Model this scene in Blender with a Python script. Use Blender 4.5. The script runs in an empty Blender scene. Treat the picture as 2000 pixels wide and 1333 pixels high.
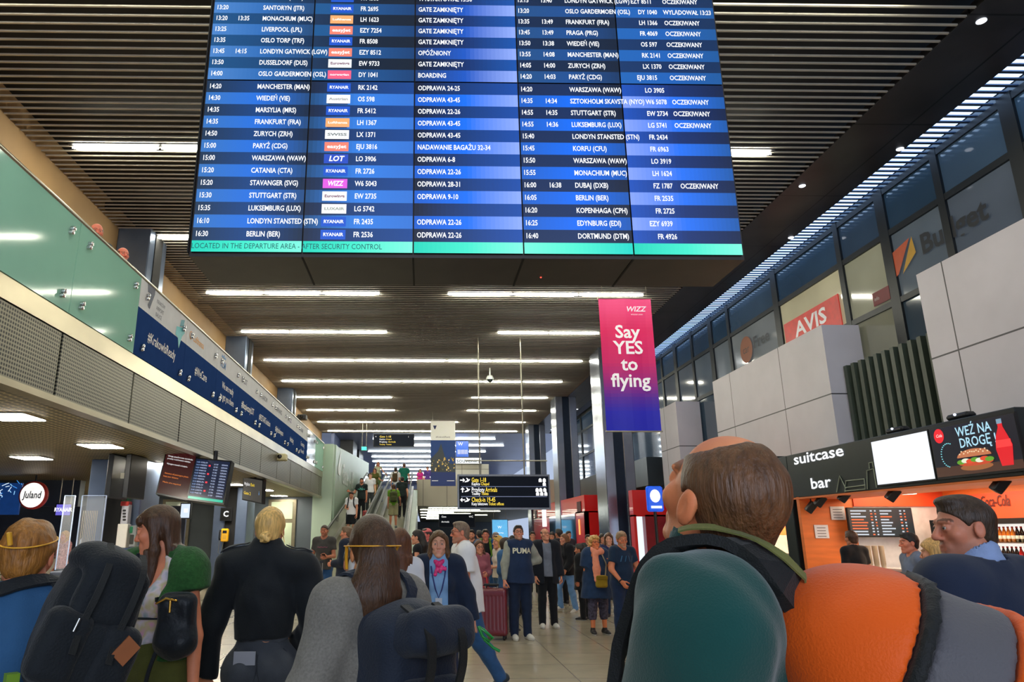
import bpy, math, random
import numpy as np
from mathutils import Matrix, Vector
random.seed(7)
R_ = math.radians
sc = bpy.context.scene
COL = sc.collection

# ---------------------------------------------------------------- camera
CH = 1.62
PITCH, YAW, F, CU, CV = R_(15.2), 0.0167, 1390.0, 850.0, 666.5
cd = bpy.data.cameras.new('camera')
cam = bpy.data.objects.new('camera', cd); COL.objects.link(cam)
cam.location = (0, 0, CH); cam.rotation_euler = (R_(90) + PITCH, 0, -YAW)
cd.sensor_width = 36; cd.lens = F * 36 / 2000; cd.shift_x = (1000 - CU) / 2000; cd.clip_start = .05; cd.clip_end = 400
sc.camera = cam

# ---------------------------------------------------------------- world, exposure
w = bpy.data.worlds.new('world'); sc.world = w; w.use_nodes = True
bg = w.node_tree.nodes['Background']; bg.inputs[0].default_value = (.62, .74, 1, 1); bg.inputs[1].default_value = .6
sc.view_settings.view_transform = 'Standard'; sc.view_settings.look = 'None'
sc.view_settings.gamma = 1; sc.view_settings.use_curve_mapping = False; sc.view_settings.exposure = 0.35
cy = sc.cycles
cy.max_bounces = 6; cy.diffuse_bounces = 3; cy.glossy_bounces = 3; cy.transmission_bounces = 4; cy.transparent_max_bounces = 6
cy.caustics_reflective = False; cy.caustics_refractive = False; cy.sample_clamp_indirect = 3.0; cy.use_denoising = True

def lamp(name, kind, loc, power, col=(1, 1, 1), size=.3, rot=(0, 0, 0), parent=None, size_y=None, spot=None):
    l = bpy.data.lights.new(name, kind); l.energy = power; l.color = col
    if kind == 'AREA':
        l.size = size
        if size_y: l.shape = 'RECTANGLE'; l.size_y = size_y
    else: l.shadow_soft_size = size
    if spot: l.spot_size = R_(spot); l.spot_blend = .5
    o = bpy.data.objects.new(name, l); COL.objects.link(o); o.location = loc; o.rotation_euler = rot
    if parent: o.parent = parent
    return o
# added fill lamp behind the photographer, standing in for an unseen glazed front
lamp('rear_fill_light', 'AREA', (1.0, -9.0, 4.2), 520, (.78, .86, 1), 9, (R_(78), 0, 0), size_y=4)

# ---------------------------------------------------------------- pixel -> place
_cm = np.array(Matrix.Rotation(-YAW, 3, 'Z') @ Matrix.Rotation(R_(90) + PITCH, 3, 'X'))
def ray(u, v): return _cm @ np.array([(u - CU) / F, (CV - v) / F, -1.0])
_C = np.array([0, 0, CH])
def aty(u, v, Y): d = ray(u, v); return _C + d * (Y / d[1])
def atz(u, v, Z): d = ray(u, v); return _C + d * ((Z - CH) / d[2])
def atx(u, v, X): d = ray(u, v); return _C + d * (X / d[0])

# ---------------------------------------------------------------- materials
def S(r, g, b):
    f = lambda c: (c / 255 / 12.92) if c / 255 <= .04045 else ((c / 255 + .055) / 1.055) ** 2.4
    return (f(r), f(g), f(b))
_mats = {}
def _new(name):
    m = bpy.data.materials.new(name); m.use_nodes = True
    n = m.node_tree.nodes; return m, n, m.node_tree.links, n['Principled BSDF']
def mat(name, col=None, rough=.5, metal=0.0, noise=(8, .12), bump=None, emit=0.0, coat=0.0, spec=.5, aniso=None, trans=0.0, sheen=0.0):
    """col None: the colour comes from the mesh's own colour layer"""
    if name in _mats: return _mats[name]
    m, n, L, p = _new(name)
    p.inputs['Roughness'].default_value = rough; p.inputs['Metallic'].default_value = metal
    p.inputs['Specular IOR Level'].default_value = spec
    p.inputs['Coat Weight'].default_value = coat; p.inputs['Coat Roughness'].default_value = .04
    p.inputs['Sheen Weight'].default_value = sheen; p.inputs['Transmission Weight'].default_value = trans
    if col is None:
        a = n.new('ShaderNodeAttribute'); a.attribute_name = 'Col'; src = a.outputs['Color']
    else:
        a = n.new('ShaderNodeRGB'); a.outputs[0].default_value = (*col, 1); src = a.outputs[0]
    tc = n.new('ShaderNodeTexCoord'); vec = tc.outputs['Object']
    if aniso:
        mp = n.new('ShaderNodeMapping'); mp.inputs['Scale'].default_value = aniso; L.new(vec, mp.inputs[0]); vec = mp.outputs[0]
    if noise:
        t = n.new('ShaderNodeTexNoise'); t.inputs['Scale'].default_value = noise[0]; t.inputs['Detail'].default_value = 3
        L.new(vec, t.inputs['Vector'])
        mr = n.new('ShaderNodeMapRange'); mr.inputs[1].default_value = .25; mr.inputs[2].default_value = .75
        mr.inputs[3].default_value = 1 - noise[1]; mr.inputs[4].default_value = 1 + noise[1]
        L.new(t.outputs['Fac'], mr.inputs[0])
        mx = n.new('ShaderNodeVectorMath'); mx.operation = 'SCALE'
        L.new(src, mx.inputs[0]); L.new(mr.outputs[0], mx.inputs['Scale']); src = mx.outputs[0]
    L.new(src, p.inputs['Base Color'])
    if emit:
        L.new(src, p.inputs['Emission Color']); p.inputs['Emission Strength'].default_value = emit
    if bump:
        t2 = n.new('ShaderNodeTexNoise'); t2.inputs['Scale'].default_value = bump[0]; t2.inputs['Detail'].default_value = 4
        L.new(vec, t2.inputs['Vector'])
        b = n.new('ShaderNodeBump'); b.inputs['Strength'].default_value = bump[1]; b.inputs['Distance'].default_value = .01
        L.new(t2.outputs['Fac'], b.inputs['Height']); L.new(b.outputs[0], p.inputs['Normal'])
    _mats[name] = m; return m
def emis(name, strength, col=None):
    if name in _mats: return _mats[name]
    m, n, L, p = _new(name)
    p.inputs['Base Color'].default_value = (.01, .01, .01, 1); p.inputs['Roughness'].default_value = .25
    if col is None:
        a = n.new('ShaderNodeAttribute'); a.attribute_name = 'Col'; L.new(a.outputs['Color'], p.inputs['Emission Color'])
    else: p.inputs['Emission Color'].default_value = (*col, 1)
    p.inputs['Emission Strength'].default_value = strength
    _mats[name] = m; return m
def math_node(n, L, op, a, b=None):
    k = n.new('ShaderNodeMath'); k.operation = op
    for i, x in enumerate((a, b)):
        if x is None: continue
        if isinstance(x, (int, float)): k.inputs[i].default_value = x
        else: L.new(x, k.inputs[i])
    return k.outputs[0]
def grid_mat(name, col, line, axes, sizes, width, rough=.4, metal=0.0, noise=(3, .1), dots=False, bump=None, coat=0, offs=(0, 0)):
    """joint lines or round holes on a regular grid over two object axes"""
    m = mat(name, col, rough, metal, noise, bump, coat=coat); n, L = m.node_tree.nodes, m.node_tree.links
    p = n['Principled BSDF']; src = p.inputs['Base Color'].links[0].from_socket
    tc = n.new('ShaderNodeTexCoord'); sx = n.new('ShaderNodeSeparateXYZ'); L.new(tc.outputs['Object'], sx.inputs[0])
    fr = []
    for ax, s, of in zip(axes, sizes, offs):
        q = math_node(n, L, 'DIVIDE', math_node(n, L, 'ADD', sx.outputs[ax], of), s)
        q = math_node(n, L, 'FRACT', q); q = math_node(n, L, 'ABSOLUTE', math_node(n, L, 'SUBTRACT', q, .5))
        fr.append(math_node(n, L, 'MULTIPLY', q, s))
    if dots:
        e = math_node(n, L, 'SQRT', math_node(n, L, 'ADD', math_node(n, L, 'POWER', fr[0], 2), math_node(n, L, 'POWER', fr[1], 2)))
        msk = math_node(n, L, 'LESS_THAN', e, width)
    else:
        a = math_node(n, L, 'GREATER_THAN', fr[0], sizes[0] / 2 - width / 2); b = math_node(n, L, 'GREATER_THAN', fr[1], sizes[1] / 2 - width / 2)
        msk = math_node(n, L, 'MAXIMUM', a, b)
    mx = n.new('ShaderNodeMix'); mx.data_type = 'RGBA'
    L.new(msk, mx.inputs['Factor']); L.new(src, mx.inputs['A']); mx.inputs['B'].default_value = (*line, 1)
    L.new(mx.outputs['Result'], p.inputs['Base Color'])
    return m

# ---------------------------------------------------------------- objects
def tag(o, label=None, cat=None, group=None, kind=None):
    for k, v in (('label', label), ('category', cat), ('group', group), ('kind', kind)):
        if v: o[k] = v
    return o
def empty(name, loc=(0, 0, 0), label=None, cat=None, group=None, rz=0):
    o = bpy.data.objects.new(name, None); COL.objects.link(o); o.location = loc; o.rotation_euler = (0, 0, rz)
    o.empty_display_size = .1
    return tag(o, label, cat, group)
def raw_mesh(name, V, Q, mats, parent=None, mi=None, smooth=False, vcol=None, fcol=None):
    """V (n,3); Q list/array of faces"""
    me = bpy.data.meshes.new(name)
    me.from_pydata(np.asarray(V, float).tolist(), [], [list(map(int, q)) for q in Q]) if not isinstance(Q, np.ndarray) else _fast(me, V, Q)
    for m in mats: me.materials.append(m)
    if mi is not None: me.polygons.foreach_set('material_index', np.asarray(mi, np.int32))
    if smooth is True: me.polygons.foreach_set('use_smooth', np.ones(len(me.polygons), bool))
    elif smooth is not False: me.polygons.foreach_set('use_smooth', np.asarray(smooth, bool))
    if vcol is not None:
        a = me.color_attributes.new('Col', 'FLOAT_COLOR', 'POINT')
        a.data.foreach_set('color', np.c_[np.asarray(vcol, np.float32), np.ones(len(vcol), np.float32)].ravel())
    if fcol is not None:
        tot = np.empty(len(me.polygons), np.int32); me.polygons.foreach_get('loop_total', tot)
        c = np.repeat(np.asarray(fcol, np.float32), tot, axis=0)
        a = me.color_attributes.new('Col', 'FLOAT_COLOR', 'CORNER')
        a.data.foreach_set('color', np.c_[c, np.ones(len(c), np.float32)].ravel())
    me.update()
    o = bpy.data.objects.new(name, me); COL.objects.link(o)
    if parent: o.parent = parent
    return o
def _fast(me, V, Q):
    n = len(Q); me.vertices.add(len(V)); me.vertices.foreach_set('co', np.asarray(V, np.float32).ravel())
    me.loops.add(n * 4); me.polygons.add(n)
    me.loops.foreach_set('vertex_index', np.asarray(Q, np.int32).ravel())
    me.polygons.foreach_set('loop_start', np.arange(0, n * 4, 4, dtype=np.int32))
    me.polygons.foreach_set('loop_total', np.full(n, 4, np.int32)); me.update(calc_edges=True)

_fc = None
def text_mesh(s, size, bold=0.0, align='LEFT', shear=0.0, sx=1.0, extrude=0.0, res=2):
    """filled lettering in the xy plane -> (V, faces)"""
    global _fc
    if _fc is None:
        _fc = bpy.data.objects.new('lettering', bpy.data.curves.new('lettering', 'FONT'))
    c = _fc.data; c.body = s; c.size = size; c.offset = bold * size; c.align_x = align; c.align_y = 'CENTER'
    c.shear = shear; c.extrude = extrude; c.resolution_u = res; c.fill_mode = 'FRONT' if not extrude else 'BOTH'
    me = _fc.to_mesh()
    V = np.empty(len(me.vertices) * 3); me.vertices.foreach_get('co', V); V = V.reshape(-1, 3)
    Fc = [tuple(p.vertices) for p in me.polygons]; _fc.to_mesh_clear()
    V[:, 0] *= sx
    return V, Fc
class MB:
    def __init__(s): s.V, s.F, s.m, s.c, s.sm = [], [], [], [], []
    def add(s, V, Fs, m, col=(1, 1, 1), smooth=False):
        b = len(s.V); s.V += [tuple(map(float, v)) for v in V]
        for f in Fs: s.F.append([b + i for i in f]); s.m.append(m); s.c.append(col); s.sm.append(smooth)
        return s
    def quad(s, a, b, c, d, m, col=(1, 1, 1)): return s.add([a, b, c, d], [(0, 1, 2, 3)], m, col)
    def box(s, lo, hi, m, col=(1, 1, 1), M=None, bev=0.0):
        (x0, y0, z0), (x1, y1, z1) = lo, hi
        if bev:
            b = min(bev, (x1 - x0) / 2.01, (y1 - y0) / 2.01, (z1 - z0) / 2.01); V = []; idx = {}
            for i in (0, 1):
                for j in (0, 1):
                    for k in (0, 1):
                        for ax in range(3):
                            p = [(x0, x1)[i], (y0, y1)[j], (z0, z1)[k]]; ins = [(b, -b)[i], (b, -b)[j], (b, -b)[k]]
                            q = [p[t] + (0 if t == ax else ins[t]) for t in range(3)]
                            idx[i, j, k, ax] = len(V); V.append(q)
            Fs = []
            for ax in range(3):
                o1, o2 = [t for t in range(3) if t != ax]
                for e in (0, 1):
                    r = []
                    for (p, q) in ((0, 0), (1, 0), (1, 1), (0, 1)):
                        c = [0, 0, 0]; c[ax] = e; c[o1] = p; c[o2] = q; r.append(idx[(*c, ax)])
                    flip = (e == 0) ^ (ax == 1)
                    Fs.append(tuple(r[::-1] if flip else r))
            for ax in range(3):
                o1, o2 = [t for t in range(3) if t != ax]
                for p in (0, 1):
                    for q in (0, 1):
                        c0 = [0, 0, 0]; c0[o1] = p; c0[o2] = q; c1 = list(c0); c1[ax] = 1
                        Fs.append((idx[(*c0, o1)], idx[(*c1, o1)], idx[(*c1, o2)], idx[(*c0, o2)]))
            for i in (0, 1):
                for j in (0, 1):
                    for k in (0, 1): Fs.append(tuple(idx[i, j, k, a] for a in range(3)))
        else:
            V = [(x0, y0, z0), (x1, y0, z0), (x1, y1, z0), (x0, y1, z0), (x0, y0, z1), (x1, y0, z1), (x1, y1, z1), (x0, y1, z1)]
            Fs = [(3, 2, 1, 0), (4, 5, 6, 7), (0, 1, 5, 4), (1, 2, 6, 5), (2, 3, 7, 6), (3, 0, 4, 7)]
        if M is not None: V = [M @ Vector(v) for v in V]
        return s.add(V, Fs, m, col)
    def tube(s, pts, r, m, col=(1, 1, 1), n=8, cap=True, flat=None):
        """round bar along points; r number or list"""
        pts = [np.array(p, float) for p in pts]; k = len(pts); rr = [r] * k if not hasattr(r, '__len__') else r
        V = []; up = None
        for i, p in enumerate(pts):
            d = pts[min(i + 1, k - 1)] - pts[max(i - 1, 0)]; d = d / (np.linalg.norm(d) + 1e-9)
            if up is None:
                up = np.array([0, 0, 1.]) if abs(d[2]) < .9 else np.array([1., 0, 0])
            a = np.cross(up, d); a /= np.linalg.norm(a) + 1e-9; b = np.cross(d, a); up = b
            for t in range(n):
                th = 2 * math.pi * t / n; fl = flat or 1
                V.append(p + rr[i] * (a * math.cos(th) + b * math.sin(th) * fl))
        Fs = [(i * n + t, i * n + (t + 1) % n, (i + 1) * n + (t + 1) % n, (i + 1) * n + t) for i in range(k - 1) for t in range(n)]
        s.add(V, Fs, m, col, True)
        if cap:
            s.add(V[:n], [tuple(range(n))[::-1]], m, col); s.add(V[-n:], [tuple(range(n))], m, col)
        return s
    def lathe(s, prof, m, col=(1, 1, 1), n=24, c=(0, 0, 0), M=None):
        V = []
        for r, z in prof:
            for t in range(n):
                th = 2 * math.pi * t / n; v = Vector((r * math.cos(th), r * math.sin(th), z))
                v = (M @ v) if M is not None else v; V.append((v[0] + c[0], v[1] + c[1], v[2] + c[2]))
        Fs = [(i * n + t, i * n + (t + 1) % n, (i + 1) * n + (t + 1) % n, (i + 1) * n + t) for i in range(len(prof) - 1) for t in range(n)]
        return s.add(V, Fs, m, col, True)
    def ball(s, c, r, m, col=(1, 1, 1), n=12):
        r = (r, r, r) if not hasattr(r, '__len__') else r
        V = [(c[0] + r[0] * math.sin(math.pi * i / n) * math.cos(2 * math.pi * j / (2 * n)), c[1] + r[1] * math.sin(math.pi * i / n) * math.sin(2 * math.pi * j / (2 * n)), c[2] + r[2] * math.cos(math.pi * i / n)) for i in range(n + 1) for j in range(2 * n)]
        Fs = [(i * 2 * n + j, (i + 1) * 2 * n + j, (i + 1) * 2 * n + (j + 1) % (2 * n), i * 2 * n + (j + 1) % (2 * n)) for i in range(n) for j in range(2 * n)]
        return s.add(V, Fs, m, col, True)
    def disc(s, c, r, m, col, xd, yd, n=24, r2=None):
        c, xd, yd = (np.array(q, float) for q in (c, xd, yd)); r2 = r2 or r
        return s.add([c + xd * r * math.cos(2 * math.pi * t / n) + yd * r2 * math.sin(2 * math.pi * t / n) for t in range(n)], [tuple(range(n))], m, col)
    def poly(s, pts, m, col, o, xd, yd):
        o, xd, yd = (np.array(q, float) for q in (o, xd, yd))
        return s.add([o + xd * p[0] + yd * p[1] for p in pts], [tuple(range(len(pts)))], m, col)
    def text(s, t, size, o, xd, yd, m, col=(1, 1, 1), bold=.0, align='LEFT', shear=0, sx=1.0, extrude=0.0, fit=None):
        V, Fs = text_mesh(t, size, bold, align, shear, sx, extrude)
        if not len(V): return s
        if fit:   # width to fit
            wd = V[:, 0].max() - V[:, 0].min()
            V[:, 0] *= fit / max(wd, 1e-6)
        o, xd, yd = (np.array(q, float) for q in (o, xd, yd)); nd = np.cross(xd, yd)
        return s.add(o + V[:, :1] * xd + V[:, 1:2] * yd + V[:, 2:] * nd, Fs, m, col)
    def build(s, name, parent=None, loc=None):
        ms = []; ix = {}
        for m in s.m:
            if m.name not in ix: ix[m.name] = len(ms); ms.append(m)
        V = np.array(s.V)
        if loc is not None: V = V - np.array(loc)
        o = raw_mesh(name, V, s.F, ms, parent, [ix[m.name] for m in s.m], s.sm, fcol=s.c)
        if loc is not None and not parent: o.location = loc
        return o
def structure(o, label=None, cat=None): return tag(o, label, cat, None, 'structure')
# ================================================================ shared materials
ATT = mat('painted', None, .5, noise=(9, .06))
GLOSS = mat('glossy_paint', None, .18, noise=(5, .05), coat=.4)
METC = mat('metal_tone', None, .3, .9, noise=(4, .12))
EM1 = emis('screen_glow', .92)
EM3 = emis('lit_sign', 1.7)
TUBE = emis('lamp_tube', 38.0, (1, .97, .80))
TUBEB = emis('lamp_tube_cool', 20.0, (.86, .95, 1))
SQL = emis('lamp_panel', 70.0, (1, .93, .78))
BLACK = mat('black_metal', S(22, 24, 28), .4, .2, (12, .2))
STEEL = mat('brushed_steel', S(168, 164, 150), .3, 1.0, (3, .18), aniso=(1, .15, 1))
CHROME = mat('polished_steel', S(200, 200, 200), .12, 1.0, (2, .08))
DARKST = mat('dark_steel', S(112, 126, 150), .28, .7, (2, .15))
SLATM = mat('slat_paint', S(186, 180, 168), .5, .1, (3, .1))
VOID = mat('void_black', S(16, 16, 18), .8, 0, (3, .2))
BEIGE = mat('beige_plaster', S(178, 144, 98), .7, 0, (1.5, .08), bump=(60, .08))
WHITEP = grid_mat('white_cladding', S(208, 204, 214), S(70, 70, 76), ('Y', 'Z'), (2.6, 1.55), .025, .45, noise=(1.2, .08), offs=(.35, .4))
FLOORM = grid_mat('stone_tiles', S(160, 150, 128), S(90, 84, 74), ('X', 'Y'), (.9, .9), .012, .24, noise=(2.2, .13), coat=.15)
PERF = grid_mat('perforated_metal', S(150, 146, 126), S(26, 26, 24), ('Y', 'Z'), (.042, .042), .0145, .42, .35, noise=(1, .1), dots=True)
PERFC = grid_mat('perforated_ceiling', S(176, 160, 120), S(34, 32, 28), ('X', 'Y'), (.11, .11), .04, .5, .2, noise=(1, .1), dots=True)
SOFF = grid_mat('dark_soffit', S(62, 60, 62), S(18, 18, 20), ('X', 'Y'), (1.3, 2.5), .03, .35, .4, noise=(1.1, .35))
TEAL = mat('back_painted_glass', S(158, 214, 194), .08, 0, (.8, .07), spec=.3)
PRINT = mat('printed_film', None, .3, noise=(5, .04), spec=0)
NAVY = S(44, 72, 128)

# ================================================================ floor
m = MB(); m.box((-16, -8, -.1), (12, 96, 0), FLOORM); structure(m.build('floor'))

# ================================================================ main ceiling: battens under a dark void
m = MB()
y = -3.0
while y < 46.3:
    m.box((-6.6, y - .014, 7.99), (6.9, y + .014, 8.012), SLATM); y += .16
structure(m.build('ceiling'))
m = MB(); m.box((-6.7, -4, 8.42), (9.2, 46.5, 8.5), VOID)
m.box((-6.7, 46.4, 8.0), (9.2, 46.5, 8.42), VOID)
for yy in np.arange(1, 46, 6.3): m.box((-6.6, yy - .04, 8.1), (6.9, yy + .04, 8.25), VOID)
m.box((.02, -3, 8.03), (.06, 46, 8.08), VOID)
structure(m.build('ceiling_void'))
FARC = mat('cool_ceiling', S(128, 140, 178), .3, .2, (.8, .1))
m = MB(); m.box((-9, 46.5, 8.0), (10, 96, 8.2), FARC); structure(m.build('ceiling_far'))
# soffit and skylight on the right
m = MB(); m.box((6.9, -3, 7.98), (8.2, 46.4, 8.1), SOFF); structure(m.build('trim_soffit'))
SKY = emis('skylight_glass', 2.4, (.45, .66, 1.0))
m = MB(); m.box((8.2, -3, 8.12), (8.74, 26, 8.16), SKY)
structure(m.build('window_skylight'))
m = MB()
for yy in np.arange(-3, 26, .16): m.box((8.2, yy - .028, 8.0), (8.74, yy + .028, 8.02), mat('skylight_slat', S(70, 90, 120), .4, .3))
structure(m.build('trim_skylight_slats'))

# ================================================================ strip lights
def strip_light(Y, x0, x1, label, z=8.0, tube=TUBE, group='strip lights in the slatted ceiling', wd=.11, seg=1.75):
    e = empty('ceiling_light', ((x0 + x1) / 2, Y, z), label, 'light', group)
    n = max(1, round((x1 - x0) / seg)); L = (x1 - x0) / n
    m = MB(); m.box((x0 - .03, Y - wd / 2 - .02, z - .005), (x1 + .03, Y + wd / 2 + .02, z + .05), BLACK)
    m.build('housing', e, e.location)
    for k in range(n):
        a, b = x0 + k * L + .02, x0 + (k + 1) * L - .02; q = MB()
        V = [(a, Y, z - .02), (a + .12, Y - wd / 2, z - .02), (b - .12, Y - wd / 2, z - .02), (b, Y, z - .02), (b - .12, Y + wd / 2, z - .02), (a + .12, Y + wd / 2, z - .02)]
        V2 = [(x, yy, z - .055) for x, yy, _ in V]
        q.add(V + V2, [tuple(range(6)), tuple(range(11, 5, -1))] + [(i, i + 6, (i + 1) % 6 + 6, (i + 1) % 6) for i in range(6)], tube)
        q.build('tube', e, e.location)
    return e
rows = [(3.4, [(-6, 6)]), (7.15, [(-6, -1.4), (3.2, 6.0)]), (10.9, [(-6, -3), (-1.2, 1.2), (2.4, 6.0)]), (14.7, [(-5.95, -1.4), (.6, 3.6)]), (18.45, [(-5.95, -1.2), (.64, 6.05)]), (22.3, [(-5.95, -1.18), (2.4, 5.75)]), (26.2, [(-6.05, 6.05)]), (30, [(-6.1, 6)]), (33.7, [(-6.2, -1.5), (2.3, 6)]), (37.4, [(-6.2, -1.5), (2.3, 6)]), (41.5, [(-6.2, 2.05), (4.2, 6)]), (45.3, [(-6.1, 6)])]
WHERE = ('above the photographer', 'beside the top of the flight board', 'level with the middle of the flight board', 'level with the bottom row of the flight board', 'directly under the flight board', 'level with the word Say of the pink banner', 'unbroken, level with the word to of the pink banner', 'unbroken, just behind the white ceiling camera', 'second row behind the ceiling camera', 'third row behind the ceiling camera', 'above the hanging airport banner', 'unbroken, last row of the slatted ceiling')
for i, (Y, segs) in enumerate(rows):
    for j, (a, b) in enumerate(segs):
        side = '' if len(segs) == 1 else 'gallery-side ' if j == 0 else 'shop-side ' if j == len(segs) - 1 else 'middle '
        strip_light(Y, a, b, side + 'white ceiling strip light ' + WHERE[i])
far = [(49.2, -3.5, 5), (53, -1, 6), (57, -4.4, 5), (61, -4.4, 1), (65, -4.6, 5), (69, -4.6, 5), (73, -4.6, 2), (78, -4.4, 4), (83, -4.4, 4), (88, -4.4, 4)]
for i, (Y, a, b) in enumerate(far):
    strip_light(Y, a, b, 'cool white strip light over the far upper hall behind the hanging airport banner', tube=TUBEB, group='cool strip lights of the far upper hall', seg=2.6, wd=.2)

# ================================================================ gallery on the left
GX = -3.95
m = MB(); m.box((-7.2, -3, 3.86), (GX - .02, 41, 3.96), BEIGE); structure(m.build('floor_gallery'))
m = MB(); m.box((-6.75, -3, 3.9), (-6.6, 46.4, 8.46), BEIGE); structure(m.build('wall_gallery'))
LIP = mat('steel_band', S(196, 186, 160), .28, .9, (1.2, .3), aniso=(1, .5, 1))
m = MB(); m.box((GX - .1, -3, 3.76), (GX, 28.4, 3.985), LIP); m.box((GX - .16, -3, 2.98), (GX + .012, 28.4, 3.05), LIP); structure(m.build('trim_gallery_bands'))
yj = -2.4; m = MB(); m2 = MB(); nxt = []
while yj < 28.3:
    y1 = min(yj + 1.98, 28.4); m.box((GX - .06, yj + .012, 3.06), (GX - .015, y1 - .012, 3.75), PERF); yj += 2.0
m.box((GX - .1, -3, 3.03), (GX - .06, 28.4, 3.77), VOID)
structure(m.build('trim_gallery_fascia'))
m = MB(); m.box((-15, -3, 3.05), (GX - .06, 29, 3.12), PERFC); structure(m.build('ceiling_gallery'))

# printed and plain glass balustrade
bal = empty('glass_balustrade', (GX, 12, 3.98), 'long glass balustrade with steel rail and printed airline panels along the upper gallery', 'balustrade')
def onB(m, t, size, Y, z, col, **k): m.text(t, size, (GX + .016, Y, z), (0, 1, 0), (0, 0, 1), ATT, col, **k)
WHT, INK = (.85, .86, .88), S(30, 44, 84)
edges = [-2.9, -.2, 2.5, 5.1, 7.6, 9.42]; e0 = 9.42
for stp in (2.02, 1.85, 1.7, 1.75, 1.8, 1.9, 1.9, 2.0): e0 += stp; edges.append(e0)
edges += [26.2, 28.35]
for i in range(len(edges) - 1):
    a, b = edges[i], edges[i + 1]; pr = 5 <= i <= 12; q = MB()
    if pr:
        zs = 4.66
        q.box((GX - .012, a + .006, 3.99), (GX + .012, b - .006, zs), PRINT, NAVY); q.box((GX - .012, a + .006, zs), (GX + .012, b - .006, 5.08), PRINT, (.80, .82, .86))
        t = ['#KrakowIsReady', '#WeCare', 'We are ready|to get you there', '#BezpiecznyLOT', '#RESTARTaviation', '#lightisalwayson', '#wizzing', 'Connecting|the world'][i - 5].split('|')
        for k, ln in enumerate(t):
            onB(q, ln, .21 if len(t) == 1 else .19, (a + b) / 2, 4.34 - (.22 * k if len(t) > 1 else 0) + (.1 if len(t) > 1 else 0), WHT, align='CENTER', sx=.8, bold=.01)
        lg = ['KRAKÓW AIRPORT', 'Lufthansa', 'KLM', 'LOT', 'KRAKÓW', 'AIRFRANCE', 'WIZZ', 'RYANAIR'][i - 5]
        lc = [INK, S(236, 160, 30), S(40, 120, 190), INK, INK, INK, S(90, 60, 140), INK][i - 5]
        if i == 5:
            P = [(0, .24), (.3, .24), (.3, .17), (.16, -.1), (.09, -.06), (.17, .12), (.04, .12)]
            q.poly(P, ATT, INK, (GX + .016, a + .22, 4.84), (0, 1, 0), (0, 0, 1))
            for k, wd in enumerate(('KRAKÓW', 'AIRPORT', 'BALICE')): onB(q, wd, .085, a + .62, 4.94 - .1 * k, INK, sx=.9)
            P = [(0, 0), (.32, .06), (.4, .0), (.28, -.1), (.18, -.32), (.1, -.16), (-.02, -.14)]
            q.poly(P, ATT, S(110, 205, 215), (GX + .017, b - .5, 4.82), (0, 1, 0), (0, 0, 1))
            q.poly([(0, 0), (.17, .05), (.2, .16), (.04, .12)], ATT, S(60, 150, 170), (GX + .018, b - .36, 4.86), (0, 1, 0), (0, 0, 1))
        elif i == 7:
            onB(q, 'KLM', .2, a + .2, 4.83, lc, bold=.02); q.poly([(-.16, 0), (.16, 0), (.14, .06), (.06, .03), (0, .08), (-.06, .03), (-.14, .06)], ATT, lc, (GX + .016, a + .4, 4.96), (0, 1, 0), (0, 0, 1))
        else:
            if i in (6, 8): q.disc((GX + .016, a + .22, 4.87), .07, ATT, lc, (0, 1, 0), (0, 0, 1)); q.disc((GX + .017, a + .22, 4.87), .055, ATT, (.8, .82, .86), (0, 1, 0), (0, 0, 1))
            onB(q, lg, .17, a + .36, 4.86, lc, bold=.012, sx=.9)
        g = q.build('printed_panel', bal, bal.location)
    else:
        q.box((GX - .012, a + .006, 3.99), (GX + .012, b - .006, 5.08), CHROME if i == 13 else TEAL)
        g = q.build('glass_panel', bal, bal.location)
    for yy in (a + .22, b - .22):
        for zz in ((4.12, 4.86) if not pr else (4.1, 4.84)):
            s = MB(); Mx = Matrix.Rotation(R_(90), 4, 'Y')
            for dz in (0, .055): s.lathe([(.0, .05), (.024, .05), (.028, .04), (.028, 0)], CHROME, n=10, c=(GX + .01, yy + (.02 if dz else 0), zz + dz), M=Mx)
            s.build('fixing_stud', g, bal.location)
r = MB(); r.tube([(GX, -3, 5.10), (GX, 28.4, 5.10)], .028, STEEL, n=10); r.build('handrail', bal, bal.location)
# ================================================================ columns of the left side
def column(x0, x1, y0, y1, z1, label, mats=(DARKST, VOID), groove=True):
    m = MB(); xm = (x0 + x1) / 2; g = (x1 - x0) * .16
    m.box((x0, y0, 0), (xm - g, y1, z1), mats[0], bev=.02); m.box((xm + g, y0, 0), (x1, y1, z1), mats[0], bev=.02)
    m.box((xm - g, y0 + .08, 0), (xm + g, y1 - .08, z1), mats[1]); m.box((x0 - .01, y0 - .01, 0), (x1 + .01, y1 + .01, .12), STEEL)
    return structure(m.build('column'))
for Y in (14.3, 23.0, 31.7):
    column(-6.55, -5.5, Y, Y + 1.0, 3.06, '')
    m = MB(); m.box((-6.6, Y, 3.95), (-5.9, Y + 1.0, 8.05), DARKST, bev=.02); m.box((-5.95, Y + .3, 3.95), (-5.88, Y + .7, 8.05), VOID); structure(m.build('column'))
# right side polished columns
CLADG = mat('column_cladding', S(150, 156, 172), .22, .85, (1.5, .12)); CLADB = mat('column_groove', S(30, 42, 60), .3, .5)
column(6.15, 7.15, 24.2, 25.6, 8.0, '', (CLADG, CLADB))
for Y in (33.5, 42.5): column(6.3, 7.3, Y, Y + 1.3, 8.0, '', (CLADG, CLADB))

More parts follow.
